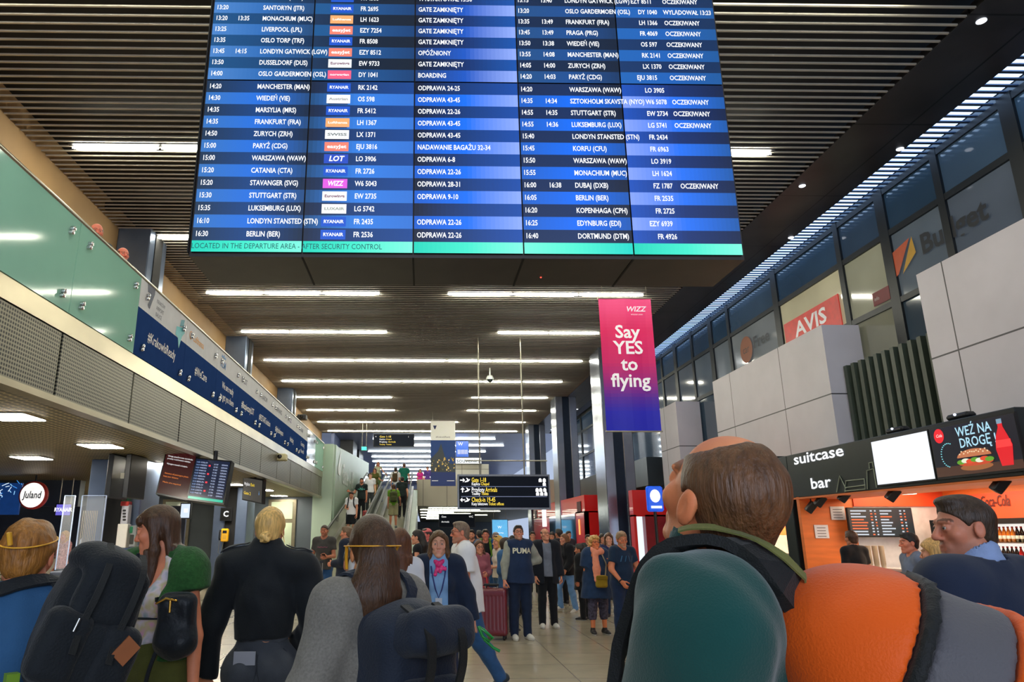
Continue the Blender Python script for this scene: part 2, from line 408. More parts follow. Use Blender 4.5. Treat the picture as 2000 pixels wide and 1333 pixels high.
# ================================================================ back of the left side, white pillar and text wall
PALE = mat('pale_green_wall', S(170, 188, 168), .4, .1, (.7, .06)); SLATE = mat('slate_panel', S(78, 86, 92), .35, .2, (1, .15))
m = MB(); m.box((-15, 29.0, 0), (-4.3, 29.2, 3.1), SLATE); structure(m.build('wall_back'))
m = MB(); m.box((-15.2, -3, 0), (-15, 29, 3.1), SLATE); structure(m.build('wall_left'))
FROST = mat('frosted_glass', S(168, 178, 150), .25, 0, (1, .05), emit=.12, coat=.4)
for k, x in enumerate((-9.7, -7.6, -5.55)):
    d = MB(); d.box((x - .55, 28.9, 0), (x + .55, 28.99, 2.95), mat('door_frame', S(120, 112, 92), .35, .6))
    d.box((x - .42, 28.87, .1), (x + .42, 28.92, 2.05), FROST); d.box((x - .42, 28.87, 2.2), (x + .42, 28.92, 2.85), FROST)
    d.disc((x - .02, 28.86, 1.5), .09, ATT, S(150, 60, 40), (1, 0, 0), (0, 0, 1)); d.disc((x - .02, 28.855, 1.5), .05, ATT, S(190, 190, 160), (1, 0, 0), (0, 0, 1))
    o = structure(d.build('door_%d' % (k + 1)))
    h = MB(); h.tube([(x + .36, 28.82, .9), (x + .36, 28.82, 1.3)], .015, STEEL); h.build('handle', o)
m = MB(); m.box((-4.3, 28.4, 0), (-3.55, 28.8, 5.08), PALE); m.box((-3.6, 28.8, 0), (-3.5, 29.4, 5.1), PALE)
V = [(-3.55, 28.8, 0), (-3.55, 47, 0), (-3.55, 47, 6.1), (-3.55, 28.8, 5.08)]
m.add(V + [(-3.75, y, z) for _, y, z in V], [(0, 1, 2, 3), (7, 6, 5, 4), (3, 2, 6, 7), (0, 3, 7, 4), (1, 5, 6, 2)], PALE)
structure(m.build('wall_gate'))
e = empty('wall_lettering', (-3.53, 33, 4.1), 'large white gate lettering with a plane mark on the pale wall beside the travelator', 'sign'); WLT = mat('white_letters', S(236, 240, 232), .4)
g = MB(); g.text('Gate 1-18', 1.25, (-3.53, 31.6, 4.15), (0, 1, .0), (0, 0, 1), WLT, bold=.01); g.build('lettering', e, e.location)
g = MB(); g.poly([(0, 0), (1.0, .9), (.75, 0), (1.4, .35), (1.0, -.3), (.1, -.25)], WLT, (1, 1, 1), (-3.53, 29.9, 4.3), (0, 1, 0), (0, 0, 1)); g.build('plane_mark', e, e.location)

# ================================================================ upper hall and bridge
CREAM = grid_mat('bridge_cladding', S(196, 190, 172), S(110, 104, 92), ('X', 'Z'), (1.35, 3.0), .03, .45, noise=(1, .06))
m = MB(); m.box((-.35, 41, 3.15), (9.5, 41.2, 4.62), CREAM); structure(m.build('trim_bridge_front'))
m = MB(); m.box((-3.55, 41.2, 3.9), (10, 96, 4.1), FLOORM); m.box((-.35, 41.2, 3.15), (10, 96, 3.2), mat('low_ceiling', S(120, 118, 96), .4, .1)); structure(m.build('floor_upper'))
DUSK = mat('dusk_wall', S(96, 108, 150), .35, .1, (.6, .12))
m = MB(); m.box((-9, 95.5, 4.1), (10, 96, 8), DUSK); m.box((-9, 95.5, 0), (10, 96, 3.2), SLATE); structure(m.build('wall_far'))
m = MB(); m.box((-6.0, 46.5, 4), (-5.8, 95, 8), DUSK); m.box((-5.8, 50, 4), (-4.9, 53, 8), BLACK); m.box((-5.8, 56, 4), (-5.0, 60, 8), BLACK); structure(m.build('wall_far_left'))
m = MB(); m.box((-3.75, 46.5, 0), (-3.55, 95, 3.2), SLATE); structure(m.build('wall_low_left'))
for i, Y in enumerate((43, 46, 49, 52, 55, 59, 63, 68, 74)):
    strip_light(Y, -.2 if i % 2 else .3, (2.2, 3.6, 5.2)[i % 3], 'warm strip light under the bridge, behind the crowd', z=3.15, group='strip lights below the bridge', tube=emis('lamp_tube_low', 9.0, (.98, 1, .8)), seg=2.4, wd=.07)

# ================================================================ travelator
TA = math.tan(R_(10.95))
def tz(y): return max(0, (y - 20.2) * TA)
def trav(x0, x1, label):
    y0, y1 = 20.2, 41.2; e = empty('moving_walkway', ((x0 + x1) / 2, y0, 0), label, 'escalator', 'two inclined moving walkways'); Lc = e.location
    TREAD = mat('tread', S(120, 118, 92), .45, .5, (30, .2))
    m = MB(); m.add([(x0, y0, .02), (x1, y0, .02), (x1, y1, tz(y1) + .02), (x0, y1, tz(y1) + .02), (x0, y0, -.02), (x1, y0, -.02), (x1, y1, tz(y1) - .5), (x0, y1, tz(y1) - .5)], [(0, 1, 2, 3), (7, 6, 5, 4), (0, 4, 5, 1), (1, 5, 6, 2), (2, 6, 7, 3), (3, 7, 4, 0)], TREAD)
    m.build('belt', e, Lc)
    for x in (x0 - .09, x1 + .09):
        q = MB(); ya, yb = y0 - .3, y1 + .4
        def prof(h0, h1, wd, mm, c=(1, 1, 1)):
            P = [(ya, tz(ya)), (y0, 0), (y1, tz(y1)), (yb, tz(y1))]
            for (a, za), (b, zb) in zip(P, P[1:]):
                V = [(x - wd, a, za + h0), (x + wd, a, za + h0), (x + wd, b, zb + h0), (x - wd, b, zb + h0), (x - wd, a, za + h1), (x + wd, a, za + h1), (x + wd, b, zb + h1), (x - wd, b, zb + h1)]
                q.add(V, [(3, 2, 1, 0), (4, 5, 6, 7), (0, 1, 5, 4), (1, 2, 6, 5), (2, 3, 7, 6), (3, 0, 4, 7)], mm, c)
        prof(-.45, .2, .09, STEEL); q.build('skirt', e, Lc); q = MB()
        prof(.2, .88, .012, mat('balustrade_glass', S(206, 216, 206), .12, .1, (2, .1), coat=.6)); q.build('glass_side', e, Lc)
        q = MB(); q.tube([(x, ya, .45), (x, ya - .22, .62), (x, ya - .2, .82), (x, ya, .93), (x, y0, .93), (x, y1, tz(y1) + .93), (x, yb, tz(y1) + .93), (x, yb + .2, tz(y1) + .75)], .045, mat('rubber_rail', S(36, 44, 36), .5), n=8); q.build('handrail', e, Lc)
trav(-3.1, -2.2, 'left moving walkway carrying people down beside the pale gate wall')
trav(-1.7, -.72, 'right moving walkway carrying people up towards the upper hall')
m = MB(); V = [(-.6, 20.5, 0), (-.3, 20.5, 0), (-.3, 41, 0), (-.6, 41, 0), (-.6, 20.5, .1), (-.3, 20.5, .1), (-.3, 41, tz(41)), (-.6, 41, tz(41))]
m.add(V, [(0, 1, 5, 4), (1, 2, 6, 5), (4, 5, 6, 7), (2, 3, 7, 6), (3, 0, 4, 7)], PALE)
V = [(-3.5, 20.5, 0), (-3.25, 20.5, 0), (-3.25, 28.4, 0), (-3.5, 28.4, 0), (-3.5, 20.5, .1), (-3.25, 20.5, .1), (-3.25, 28.4, tz(28.4)), (-3.5, 28.4, tz(28.4))]
m.add(V, [(0, 1, 5, 4), (1, 2, 6, 5), (4, 5, 6, 7), (2, 3, 7, 6), (3, 0, 4, 7)], PALE)
structure(m.build('trim_walkway_sides'))

# ================================================================ right side: window wall, white boxes, dark slats
RX = 8.72
mul = [atx(u, 706 - .754 * (u - 1281), RX)[1] for u in (1964, 1823, 1716, 1632, 1510, 1420, 1386, 1350, 1318, 1292)]
mul = [4.0, 5.6, 7.2] + [y for y in mul if y > 7.6]
WFR = mat('window_frame', S(26, 32, 38), .4, .3, (4, .1))
m = MB()
for i, y in enumerate(mul + [30, 31.5, 33, 36, 39]): m.box((RX - .045, y - (.08, .13)[i % 2], 4.2), (RX + .06, y + (.08, .13)[i % 2], 7.99), WFR)
for z in (7.9, 7.06, 5.75): m.box((RX - .04, 3, z - .055), (RX + .06, 46, z + .055), WFR)
structure(m.build('trim_window_frames'))
cols = [S(50, 74, 98), S(60, 80, 100), S(44, 66, 86), S(52, 70, 90), S(66, 84, 100), S(150, 150, 130), S(196, 190, 158), S(110, 118, 122), S(84, 96, 104), S(66, 82, 96), S(60, 76, 92), S(54, 70, 86)]
ys = mul + [30, 33, 36, 39, 46]
for i in range(len(ys) - 1):
    a, b = ys[i], ys[i + 1]; q = MB(); c = cols[i % len(cols)]; c2 = tuple(x * .8 + .06 for x in c)
    PANE = mat('office_pane', None, .08, 0, (.5, .25), emit=.22, coat=.5)
    q.box((RX, a + .05, 5.8), (RX + .03, b - .05, 7.0), PANE, c2 if i not in (5, 6) else c); q.box((RX, a + .05, 7.1), (RX + .03, b - .05, 7.86), PANE, tuple(x * .9 for x in cols[(i + 2) % 4]))
    q.box((RX, a + .05, 4.2), (RX + .03, b - .05, 5.7), PANE, tuple(x * .6 for x in c))
    structure(q.build('window_%d' % (i + 1)))
m = MB()
for y0, y1 in ((2.0, 10.62), (13.44, 18.95), (21.9, 23.6)): m.box((7.9, y0, 2.9), (8.65, y1, 5.64), WHITEP)
m.box((8.75, -3, 3.0), (8.9, 46, 8.1), SLATE); m.box((8.75, 18.6, 0), (8.9, 46, 3), SLATE); m.box((9.9, -3, 0), (10, 18.6, 3.1), SLATE); m.box((8.75, -3, 2.9), (10, 18.6, 3.0), SLATE)
m.box((8.0, 25.6, 3.3), (8.6, 41, 4.3), SLATE)
structure(m.build('wall_right'))
m = MB(); m.box((8.3, 10.6, 3.0), (8.36, 13.5, 4.72), VOID); y = 10.7
while y < 13.4: m.box((8.18, y, 3.0), (8.3, y + .1, 4.78), mat('dark_green_slat', S(66, 76, 66), .5)); y += .235
structure(m.build('trim_slat_screen'))
# ================================================================ flight information board
BY = 4.11
bx0, bx1 = -1.441, 1.992; bz0 = 3.297
SW, SH = (bx1 - bx0) / 5, 1.2225
board = empty('flight_information_board', ((bx0 + bx1) / 2, BY, bz0), 'huge hanging flight information board of joined blue screens with departures and arrivals', 'screen')
m = MB(); m.box((bx0 - .012, BY + .02, bz0 - .02), (bx1 + .012, BY + .52, bz0 + 2 * SH + .05), mat('board_housing', S(48, 42, 38), .45, .2, (6, .25)))
for k in range(1, 5): m.box((bx0 + k * SW - .006, BY + .02, bz0 - .024), (bx0 + k * SW + .006, BY + .52, bz0 - .018), VOID)
for i in range(2): m.box((bx0 - .02, BY + .0, bz0 + i * SH), (bx0 - .012, BY + .5, bz0 + (i + 1) * SH), VOID)
m.build('housing', board, board.location)
for x in (bx0 + .5, bx1 - .5):
    for y in (BY + .12, BY + .42):
        q = MB(); q.tube([(x, y, bz0 + 2 * SH), (x, y, 8.05)], .02, STEEL); q.build('hanging_rod', board, board.location)
q = MB(); q.ball((.78, BY + .35, bz0 - .02), .006, emis('red_led', 3, (1, .05, .03)), n=6); q.build('indicator', board, board.location)
row_z = lambda v: aty(540, v, BY)[2]
zb = row_z(471); rp = (row_z(170) - row_z(458)) / 12
X_ = lambda u, v=458: aty(u, v, BY)[0]
scr = {}
for i in range(5):
    for j in range(2): scr[i, j] = MB()
# cell colours: left, middle, right of each column for bright and dark rows
BR = [(S(52, 112, 184), S(34, 108, 214), S(30, 70, 120)), (S(26, 70, 116), S(50, 124, 222), S(50, 112, 204)), (S(20, 88, 196), S(14, 108, 236), S(136, 164, 246)), (S(26, 92, 190), S(10, 104, 236), S(20, 82, 170)), (S(128, 156, 240), S(34, 110, 236), S(24, 84, 160))]
DK = [(S(20, 40, 62), S(14, 52, 104), S(12, 28, 50)), (S(14, 26, 48), S(16, 48, 98), S(14, 54, 116)), (S(6, 14, 34), S(8, 44, 100), S(14, 60, 136)), (S(10, 30, 66), S(10, 34, 74), S(8, 18, 38)), (S(18, 64, 152), S(10, 36, 90), S(8, 24, 56))]
BRU = [(S(72, 128, 196), S(44, 104, 176), S(30, 70, 116)), (S(24, 84, 140), S(26, 80, 140), S(18, 60, 112)), (S(22, 56, 108), S(24, 84, 190), S(140, 166, 240)), (S(30, 76, 130), S(24, 74, 140), S(18, 52, 96)), (S(28, 96, 176), S(24, 92, 176), S(24, 84, 150))]
DKU = [(S(18, 66, 110), S(14, 56, 98), S(10, 36, 66)), (S(16, 40, 70), S(8, 24, 44), S(10, 22, 38)), (S(6, 16, 34), S(8, 36, 86), S(12, 66, 140)), (S(8, 30, 62), S(8, 28, 56), S(8, 22, 42)), (S(12, 42, 84), S(8, 36, 76), S(8, 36, 72))]
def lerp3(c, t): 
    a, b, k = (c[0], c[1], t * 2) if t < .5 else (c[1], c[2], t * 2 - 1)
    return tuple(a[i] + (b[i] - a[i]) * k for i in range(3))
gap = .0045
for (i, j), q in scr.items():
    x0, x1 = bx0 + i * SW + gap, bx0 + (i + 1) * SW - gap; z0, z1 = bz0 + j * SH + gap, bz0 + (j + 1) * SH - gap
    q.box((x0, BY, z0), (x1, BY + .02, z1), BLACK)
    zs = [z0, zb] + [zb + rp * (k + 1) for k in range(12)] + [z1] if j == 0 else [z0 + (z1 - z0) * k / 14 for k in range(15)]
    for k in range(len(zs) - 1):
        if j == 0 and k == 0: pal = (S(16, 204, 178), S(60, 226, 196), S(120, 240, 214)) if i != 3 else (S(110, 240, 210), S(70, 230, 200), S(10, 205, 190))
        else:
            br = (k % 2 == 0); pal = ((BR if br else DK) if j == 0 else (BRU if br else DKU))[i]; pal = pal if br else tuple(tuple(q_ * 1.45 for q_ in c_) for c_ in pal)
        for t in range(24):
            xa, xb = x0 + (x1 - x0) * t / 24, x0 + (x1 - x0) * (t + 1) / 24
            q.quad((xa, BY - .001, zs[k]), (xb, BY - .001, zs[k]), (xb, BY - .001, zs[k + 1]), (xa, BY - .001, zs[k + 1]), EM1, lerp3(pal, (t + .5) / 24))
TW, TD = (.93, .95, 1), S(20, 96, 96)
def btext(t, x, z, j, size=.05, col=TW, bold=.019, sx=.73, align='LEFT'):
    i = min(4, max(0, int((x + .01 - bx0) / SW)))
    scr[i, j].text(t, size, (x, BY - .003, z), (1, 0, 0), (0, 0, 1), EM1, col, bold=bold, sx=sx, align=align)
btext('LOCATED IN THE DEPARTURE AREA - AFTER SECURITY CONTROL', bx0 + .004, (zb + bz0) / 2 + .002, 0, .05, TD, .004, .785)
LG = {'RY': (S(28, 84, 200), 'RYANAIR', (.9, .93, 1), .03), 'LH': (S(240, 170, 110), 'Lufthansa', (1, .96, .9), .022), 'EZ': (S(240, 130, 110), 'easyJet', (1, 1, 1), .032), 'EW': (S(240, 244, 246), 'Eurowings', S(120, 60, 90), .026), 'DY': (S(236, 96, 130), 'norwegian', (1, .9, .95), .022), 'OS': (S(238, 240, 242), 'Austrian', S(160, 160, 160), .024), 'LX': (S(244, 244, 246), 'SWISS', S(120, 130, 130), .026), 'LO': (S(40, 76, 190), 'LOT', (1, 1, 1), .05), 'W6': (S(220, 90, 220), 'WIZZ', (1, .9, 1), .045), 'LG': (S(238, 240, 238), 'LUXAIR', S(150, 160, 150), .024)}
low = [('16:30', '', 'BERLIN (BER)', 'RY', 'FR 2536', 'ODPRAWA 22-26', '16:40', '', 'DORTMUND (DTM)', 'FR 4926', ''), ('16:10', '', 'LONDYN STANSTED (STN)', 'RY', 'FR 2435', 'ODPRAWA 22-26', '16:25', '', 'EDYNBURG (EDI)', 'EZY 6939', ''), ('15:35', '', 'LUKSEMBURG (LUX)', 'LG', 'LG 5742', '', '16:20', '', 'KOPENHAGA (CPH)', 'FR 2725', ''), ('15:30', '', 'STUTTGART (STR)', 'EW', 'EW 2735', 'ODPRAWA 9-10', '16:05', '', 'BERLIN (BER)', 'FR 2535', ''), ('15:20', '', 'STAVANGER (SVG)', 'W6', 'W6 5043', 'ODPRAWA 28-31', '16:00', '16:38', 'DUBAJ (DXB)', 'FZ 1787', 'OCZEKIWANY'), ('15:20', '', 'CATANIA (CTA)', 'RY', 'FR 2726', 'ODPRAWA 22-26', '15:55', '', 'MONACHIUM (MUC)', 'LH 1624', ''), ('15:00', '', 'WARSZAWA (WAW)', 'LO', 'LO 3906', 'ODPRAWA 6-8', '15:50', '', 'WARSZAWA (WAW)', 'LO 3919', ''), ('15:00', '', 'PARYŻ (CDG)', 'EZ', 'EJU 3816', 'NADAWANIE BAGAŻU 32-34', '15:45', '', 'KORFU (CFU)', 'FR 6963', ''), ('14:50', '', 'ZURYCH (ZRH)', 'LX', 'LX 1371', 'ODPRAWA 43-45', '15:40', '', 'LONDYN STANSTED (STN)', 'FR 2434', ''), ('14:35', '', 'FRANKFURT (FRA)', 'LH', 'LH 1367', 'ODPRAWA 43-45', '14:55', '14:36', 'LUKSEMBURG (LUX)', 'LG 5741', 'OCZEKIWANY'), ('14:35', '', 'MARSYLIA (MRS)', 'RY', 'FR 5412', 'ODPRAWA 22-26', '14:55', '14:35', 'STUTTGART (STR)', 'EW 2734', 'OCZEKIWANY'), ('14:30', '', 'WIEDEŃ (VIE)', 'OS', 'OS 598', 'ODPRAWA 43-45', '14:35', '14:34', 'SZTOKHOLM SKAVSTA (NYO)', 'W6 5078', 'OCZEKIWANY'), ('14:20', '', 'MANCHESTER (MAN)', 'RY', 'RK 2142', 'ODPRAWA 24-25', '14:20', '', 'WARSZAWA (WAW)', 'LO 3905', '')]
upp = [('14:00', '', 'OSLO GARDERMOEN (OSL)', 'DY', 'DY 1041', 'BOARDING', '14:20', '14:03', 'PARYŻ (CDG)', 'EJU 3815', 'OCZEKIWANY'), ('13:50', '', 'DUSSELDORF (DUS)', 'EW', 'EW 9733', 'GATE ZAMKNIĘTY', '14:05', '14:00', 'ZURYCH (ZRH)', 'LX 1370', 'OCZEKIWANY'), ('13:45', '14:15', 'LONDYN GATWICK (LGW)', 'EZ', 'EZY 8512', 'OPÓŹNIONY', '13:55', '14:08', 'MANCHESTER (MAN)', 'RK 2141', 'OCZEKIWANY'), ('13:35', '', 'OSLO TORP (TRF)', 'RY', 'FR 8508', 'GATE ZAMKNIĘTY', '13:50', '13:38', 'WIEDEŃ (VIE)', 'OS 597', 'OCZEKIWANY'), ('13:25', '', 'LIVERPOOL (LPL)', 'EZ', 'EZY 7254', 'GATE ZAMKNIĘTY', '13:45', '13:49', 'PRAGA (PRG)', 'FR 4069', 'OCZEKIWANY'), ('13:20', '13:35', 'MONACHIUM (MUC)', 'LH', 'LH 1623', 'GATE ZAMKNIĘTY', '13:35', '13:49', 'FRANKFURT (FRA)', 'LH 1366', 'OCZEKIWANY'), ('13:20', '', 'SANTORYN (JTR)', 'RY', 'FR 2695', 'GATE ZAMKNIĘTY', '13:20', '', 'OSLO GARDERMOEN (OSL)', 'DY 1040', 'WYLĄDOWAŁ 13:23'), ('13:05', '', 'CAGLIARI (CAG)', 'RY', 'FR 4388', 'WYSTARTOWAŁ 13:30', '13:15', '13:40', 'LONDYN GATWICK (LGW)', 'EZY 8511', 'OCZEKIWANY')]
xs = [X_(381), X_(428), X_(481), X_(626), X_(690), X_(814), X_(1026), X_(1076), X_(1128), X_(1284), X_(1338)]
def brow(r, z, j):
    for k, t in enumerate(r):
        if not t: continue
        if k == 3:
            col, nm, tc, sz = LG[t]; x = xs[3]; i = int((x - bx0) / SW); q = scr[i, j]
            q.quad((x, BY - .0025, z - .032), (x + .155, BY - .0025, z - .032), (x + .155, BY - .0025, z + .033), (x, BY - .0025, z + .033), EM1, col)
            if t in ('OS', 'LX', 'LH'): q.quad((x + .01, BY - .0025, z - .04), (x + .14, BY - .0025, z - .04), (x + .14, BY - .0025, z - .034), (x + .01, BY - .0025, z - .034), EM1, (.01, .01, .03))
            q.text(nm, sz * 1.05, (x + .078, BY - .0035, z), (1, 0, 0), (0, 0, 1), EM1, tc, bold=.03, align='CENTER', shear=.2 if t in ('LO', 'W6') else 0, fit=.125 if t not in ('LO', 'W6') else .1)
            continue
        dx = .045 if (k == 9 and len(t) > 7) else 0
        btext(t, xs[k] - dx, z, j)
for k, r in enumerate(low): brow(r, zb + rp * (k + .5), 0)
ph = (SH - 2 * gap) / 14
for k, r in enumerate(upp): brow(r, bz0 + SH + gap + ph * (k + .5), 1)
for (i, j), q in scr.items(): q.build('screen', board, board.location)
# ================================================================ hanging signs and banners
def panel_frame(o, xd, zd, w, h, m, mm, col=(1, 1, 1), t=.04):
    o, xd, zd = (np.array(q, float) for q in (o, xd, zd)); nd = np.cross(xd, zd)
    V = [o, o + xd * w, o + xd * w + zd * h, o + zd * h]; B = [v - nd * t for v in V]
    m.add(V + B, [(0, 1, 2, 3), (7, 6, 5, 4), (0, 4, 5, 1), (1, 5, 6, 2), (2, 6, 7, 3), (3, 7, 4, 0)], mm, col)
XR, ZU, YB = (1, 0, 0), (0, 0, 1), (0, -1, 0)
# pink banner
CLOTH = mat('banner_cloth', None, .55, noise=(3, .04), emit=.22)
p0, p1 = aty(1185, 843, 13.5), aty(1292, 843, 13.5); pt = aty(1218, 583, 13.5)[2]
bw, bh = p1[0] - p0[0], pt - p0[2]
e = empty('hanging_banner', ((p0[0] + p1[0]) / 2, 13.5, p0[2]), 'tall pink to blue banner reading Say YES to flying, hung before the right column', 'banner')
m = MB(); st = [(0, S(20, 26, 168)), (.14, S(30, 26, 170)), (.24, S(80, 30, 150)), (.36, S(150, 28, 122)), (.52, S(206, 24, 100)), (.75, S(224, 26, 96)), (1, S(250, 80, 140))]
def grad(t):
    for (a, ca), (b, cb) in zip(st, st[1:]):
        if t <= b: k = (t - a) / (b - a); return tuple(ca[i] + (cb[i] - ca[i]) * k for i in range(3))
N = 40
for k in range(N):
    za, zb_ = p0[2] + bh * k / N, p0[2] + bh * (k + 1) / N
    for t in range(8):
        xa, xb = p0[0] + bw * t / 8, p0[0] + bw * (t + 1) / 8; w1 = lambda x: 13.5 + .012 * math.sin(x * 9)
        m.quad((xa, w1(xa), za), (xb, w1(xb), za), (xb, w1(xb), zb_), (xa, w1(xa), zb_), CLOTH, grad((k + .5) / N))
        m.quad((xb, w1(xb) + .006, za), (xa, w1(xa) + .006, za), (xa, w1(xa) + .006, zb_), (xb, w1(xb) + .006, zb_), CLOTH, grad((k + .5) / N))
xc = p0[0] + bw * .5
for t, v, wd in (('Say', 652, .42), ('YES', 683, .48), ('to', 715, .25), ('flying', 747, .70)):
    m.text(t, .37, (xc, 13.475, aty(1228, v, 13.5)[2] + .02), XR, ZU, CLOTH, (.95, .93, .95), bold=.02, align='CENTER')
m.text('WIZZ', .15, (xc + .2, 13.48, aty(1228, 605, 13.5)[2]), XR, ZU, CLOTH, (.95, .85, .95), bold=.02, align='CENTER', shear=.25)
m.text('wizzair.com', .05, (xc + .22, 13.48, aty(1228, 615, 13.5)[2]), XR, ZU, CLOTH, (.95, .85, .95), align='CENTER')
m.build('cloth', e, e.location)
for z in (p0[2], pt):
    q = MB(); q.tube([(p0[0] - .02, 13.5, z), (p1[0] + .02, 13.5, z)], .016, STEEL); q.build('rod', e, e.location)
for x in (p0[0] + .08, p1[0] - .08):
    q = MB(); q.tube([(x, 13.5, pt), (x, 13.5, 8.0)], .004, STEEL, n=5); q.build('cord', e, e.location)
# airport banner
Y = 38.0; a0, a1 = aty(841, 950, Y), aty(890, 950, Y); zt = aty(868, 823, Y)[2]; W, H = a1[0] - a0[0], zt - a0[2]
e = empty('hanging_banner', ((a0[0] + a1[0]) / 2, Y, a0[2]), 'narrow airport banner with night church picture above the travelator top', 'banner')
m = MB(); z0 = a0[2]; x0 = a0[0]
def prt(fx0, fx1, fz0, fz1, col, d=0): m.quad((x0 + fx0 * W, Y - d, z0 + fz0 * H), (x0 + fx1 * W, Y - d, z0 + fz0 * H), (x0 + fx1 * W, Y - d, z0 + fz1 * H), (x0 + fx0 * W, Y - d, z0 + fz1 * H), CLOTH, col)
prt(0, 1, .7, 1, S(236, 234, 220)); prt(0, 1, .21, .7, S(22, 60, 118)); prt(0, 1, 0, .21, S(32, 50, 104)); prt(.05, .3, .075, .085, (.8, .8, .8), .01); prt(.65, .95, .075, .085, (.8, .8, .8), .01)
m.add([(x0, Y + .02, z0), (x0, Y + .02, z0 + H), (x0 + W, Y + .02, z0 + H), (x0 + W, Y + .02, z0)], [(0, 1, 2, 3)], CLOTH, S(200, 200, 190))
rg = random.Random(3)
m.poly([(0, 0), (W, 0), (W, .12 * H), (.8 * W, .13 * H), (.6 * W, .2 * H), (.5 * W, .33 * H), (.42 * W, .44 * H), (.3 * W, .32 * H), (.1 * W, .24 * H), (0, .2 * H)], CLOTH, S(60, 66, 70), (x0, Y - .01, z0 + .21 * H), XR, ZU)
for k in range(60):
    fx, fz = rg.uniform(.02, .95), rg.uniform(0, .2); s_ = rg.uniform(.02, .06)
    prt(fx, min(1, fx + s_), .215 + fz, .215 + fz + s_ * .5, rg.choice([S(212, 180, 80), S(120, 110, 50), S(240, 210, 140), S(70, 60, 40)]), .015)
m.poly([(-.1, .1), (.1, .1), (.02, -.1), (-.02, -.1)], CLOTH, INK, (x0 + .17 * W, Y - .01, z0 + .9 * H), XR, ZU)
m.text('#KrakowIsReady', .13, (x0 + .5 * W, Y - .01, z0 + .75 * H), XR, ZU, CLOTH, S(110, 110, 110), align='CENTER', sx=.85)
m.build('cloth', e, e.location)
for x in (x0 + .1, x0 + W - .1):
    q = MB(); q.tube([(x, Y, zt), (x, Y, 8)], .008, STEEL, n=5); q.build('cord', e, e.location)
# direction sign
Y = 23.0; a0, a1 = aty(897, 992, Y), aty(1073, 994, Y); zt = aty(985, 931, Y)[2]; W, H = a1[0] - a0[0], zt - a0[2]; x0, z0 = a0[0], a0[2]
e = empty('direction_sign', ((x0 + a1[0]) / 2, Y, z0), 'black hanging direction sign with yellow and white Gate, Arrivals and Check-in lines', 'sign')
m = MB(); m.box((x0 - .05, Y, z0 - .06), (x0 + W + .05, Y + .14, z0 + H + .06), mat('sign_frame', S(120, 124, 130), .35, .7)); m.build('frame', e, e.location)
NVK, YL, WT = S(20, 28, 44), S(250, 214, 40), (.95, .95, .95)
m = MB(); m.box((x0, Y - .015, z0), (x0 + W, Y + .01, z0 + H), mat('sign_film', None, .5, noise=None, spec=.1), NVK)
def sg(t, u, v, sz, col, u2, **k):
    p = aty(u, v, Y - .02); m.text(t, sz, (p[0], Y - .02, p[2]), XR, ZU, EM1, col, fit=aty(u2, v, Y)[0] - p[0], **k)
for t, u, u2, v, sz, c in (('Gate 1-18', 921, 949, 938.5, .2, YL), ('Kaplica', 921, 937, 946, .13, WT), ('Chapel', 939, 955, 946, .13, YL), ('Przyloty', 921, 946, 957.5, .2, WT), ('Arrivals', 948, 971, 957.5, .2, YL), ('Toalety', 921, 938, 965, .13, WT), ('Toilets', 940, 954, 965, .13, YL), ('Check-in 19-45', 921, 967, 977, .2, YL), ('Kasy biletowe', 921, 952, 985, .13, WT), ('Ticket offices', 954, 984, 985, .13, YL)):
    sg(t, u, v, sz, c, u2, bold=.012)
for v in (938.5, 957.5, 977):   # arrow and plane pictograms
    p = aty(903.5, v, Y - .02); q = aty(911.5, v, Y - .02); sg_ = [(-.08, -.018), (.01, -.018), (.01, -.07), (.08, 0), (.01, .07), (.01, .018), (-.08, .018)]
    if v == 957.5: sg_ = [(-y, x) for x, y in sg_]
    if v == 977: sg_ = [(-x, y) for x, y in sg_]
    m.poly(sg_, EM1, WT, (p[0], Y - .02, p[2]), XR, ZU)
    m.poly([(-.07, -.05), (.02, .0), (-.02, .07), (.02, .07), (.06, .02), (.1, .04), (.1, .0), (.04, -.05), (-.06, -.07)], EM1, WT, (q[0], Y - .02, q[2]), XR, ZU)
for u, v in ((1055, 938.5), (1063, 938.5), (1063, 946), (1049, 957.5), (1056, 957.5), (1064, 957.5), (1050, 965), (1058, 965), (1066, 965)):
    p = aty(u, v, Y - .02); m.poly([(-.05, -.06), (.05, -.06), (.05, .02), (.02, .06), (-.02, .06), (-.05, .02)], EM1, WT, (p[0], Y - .02, p[2]), XR, ZU)
for v in (951, 970.5):
    p = aty(903, v, Y - .02); m.quad((x0 + .06, Y - .018, p[2] - .008), (x0 + W - .06, Y - .018, p[2] - .008), (x0 + W - .06, Y - .018, p[2] + .008), (x0 + .06, Y - .018, p[2] + .008), EM1, S(110, 120, 150))
m.build('sign_face', e, e.location)
for u in (938, 1025):
    x = aty(u, 930, Y)[0]; q = MB(); q.tube([(x, Y + .07, z0 + H), (x, Y + .07, 8.05)], .025, STEEL); q.build('hanging_rod', e, e.location)
q = MB(); q.tube([(x0 + .2, Y + .07, z0 + H + .5), (x0 + W, Y + .07, z0 + H + .5)], .02, STEEL); q.build('crossbar', e, e.location)
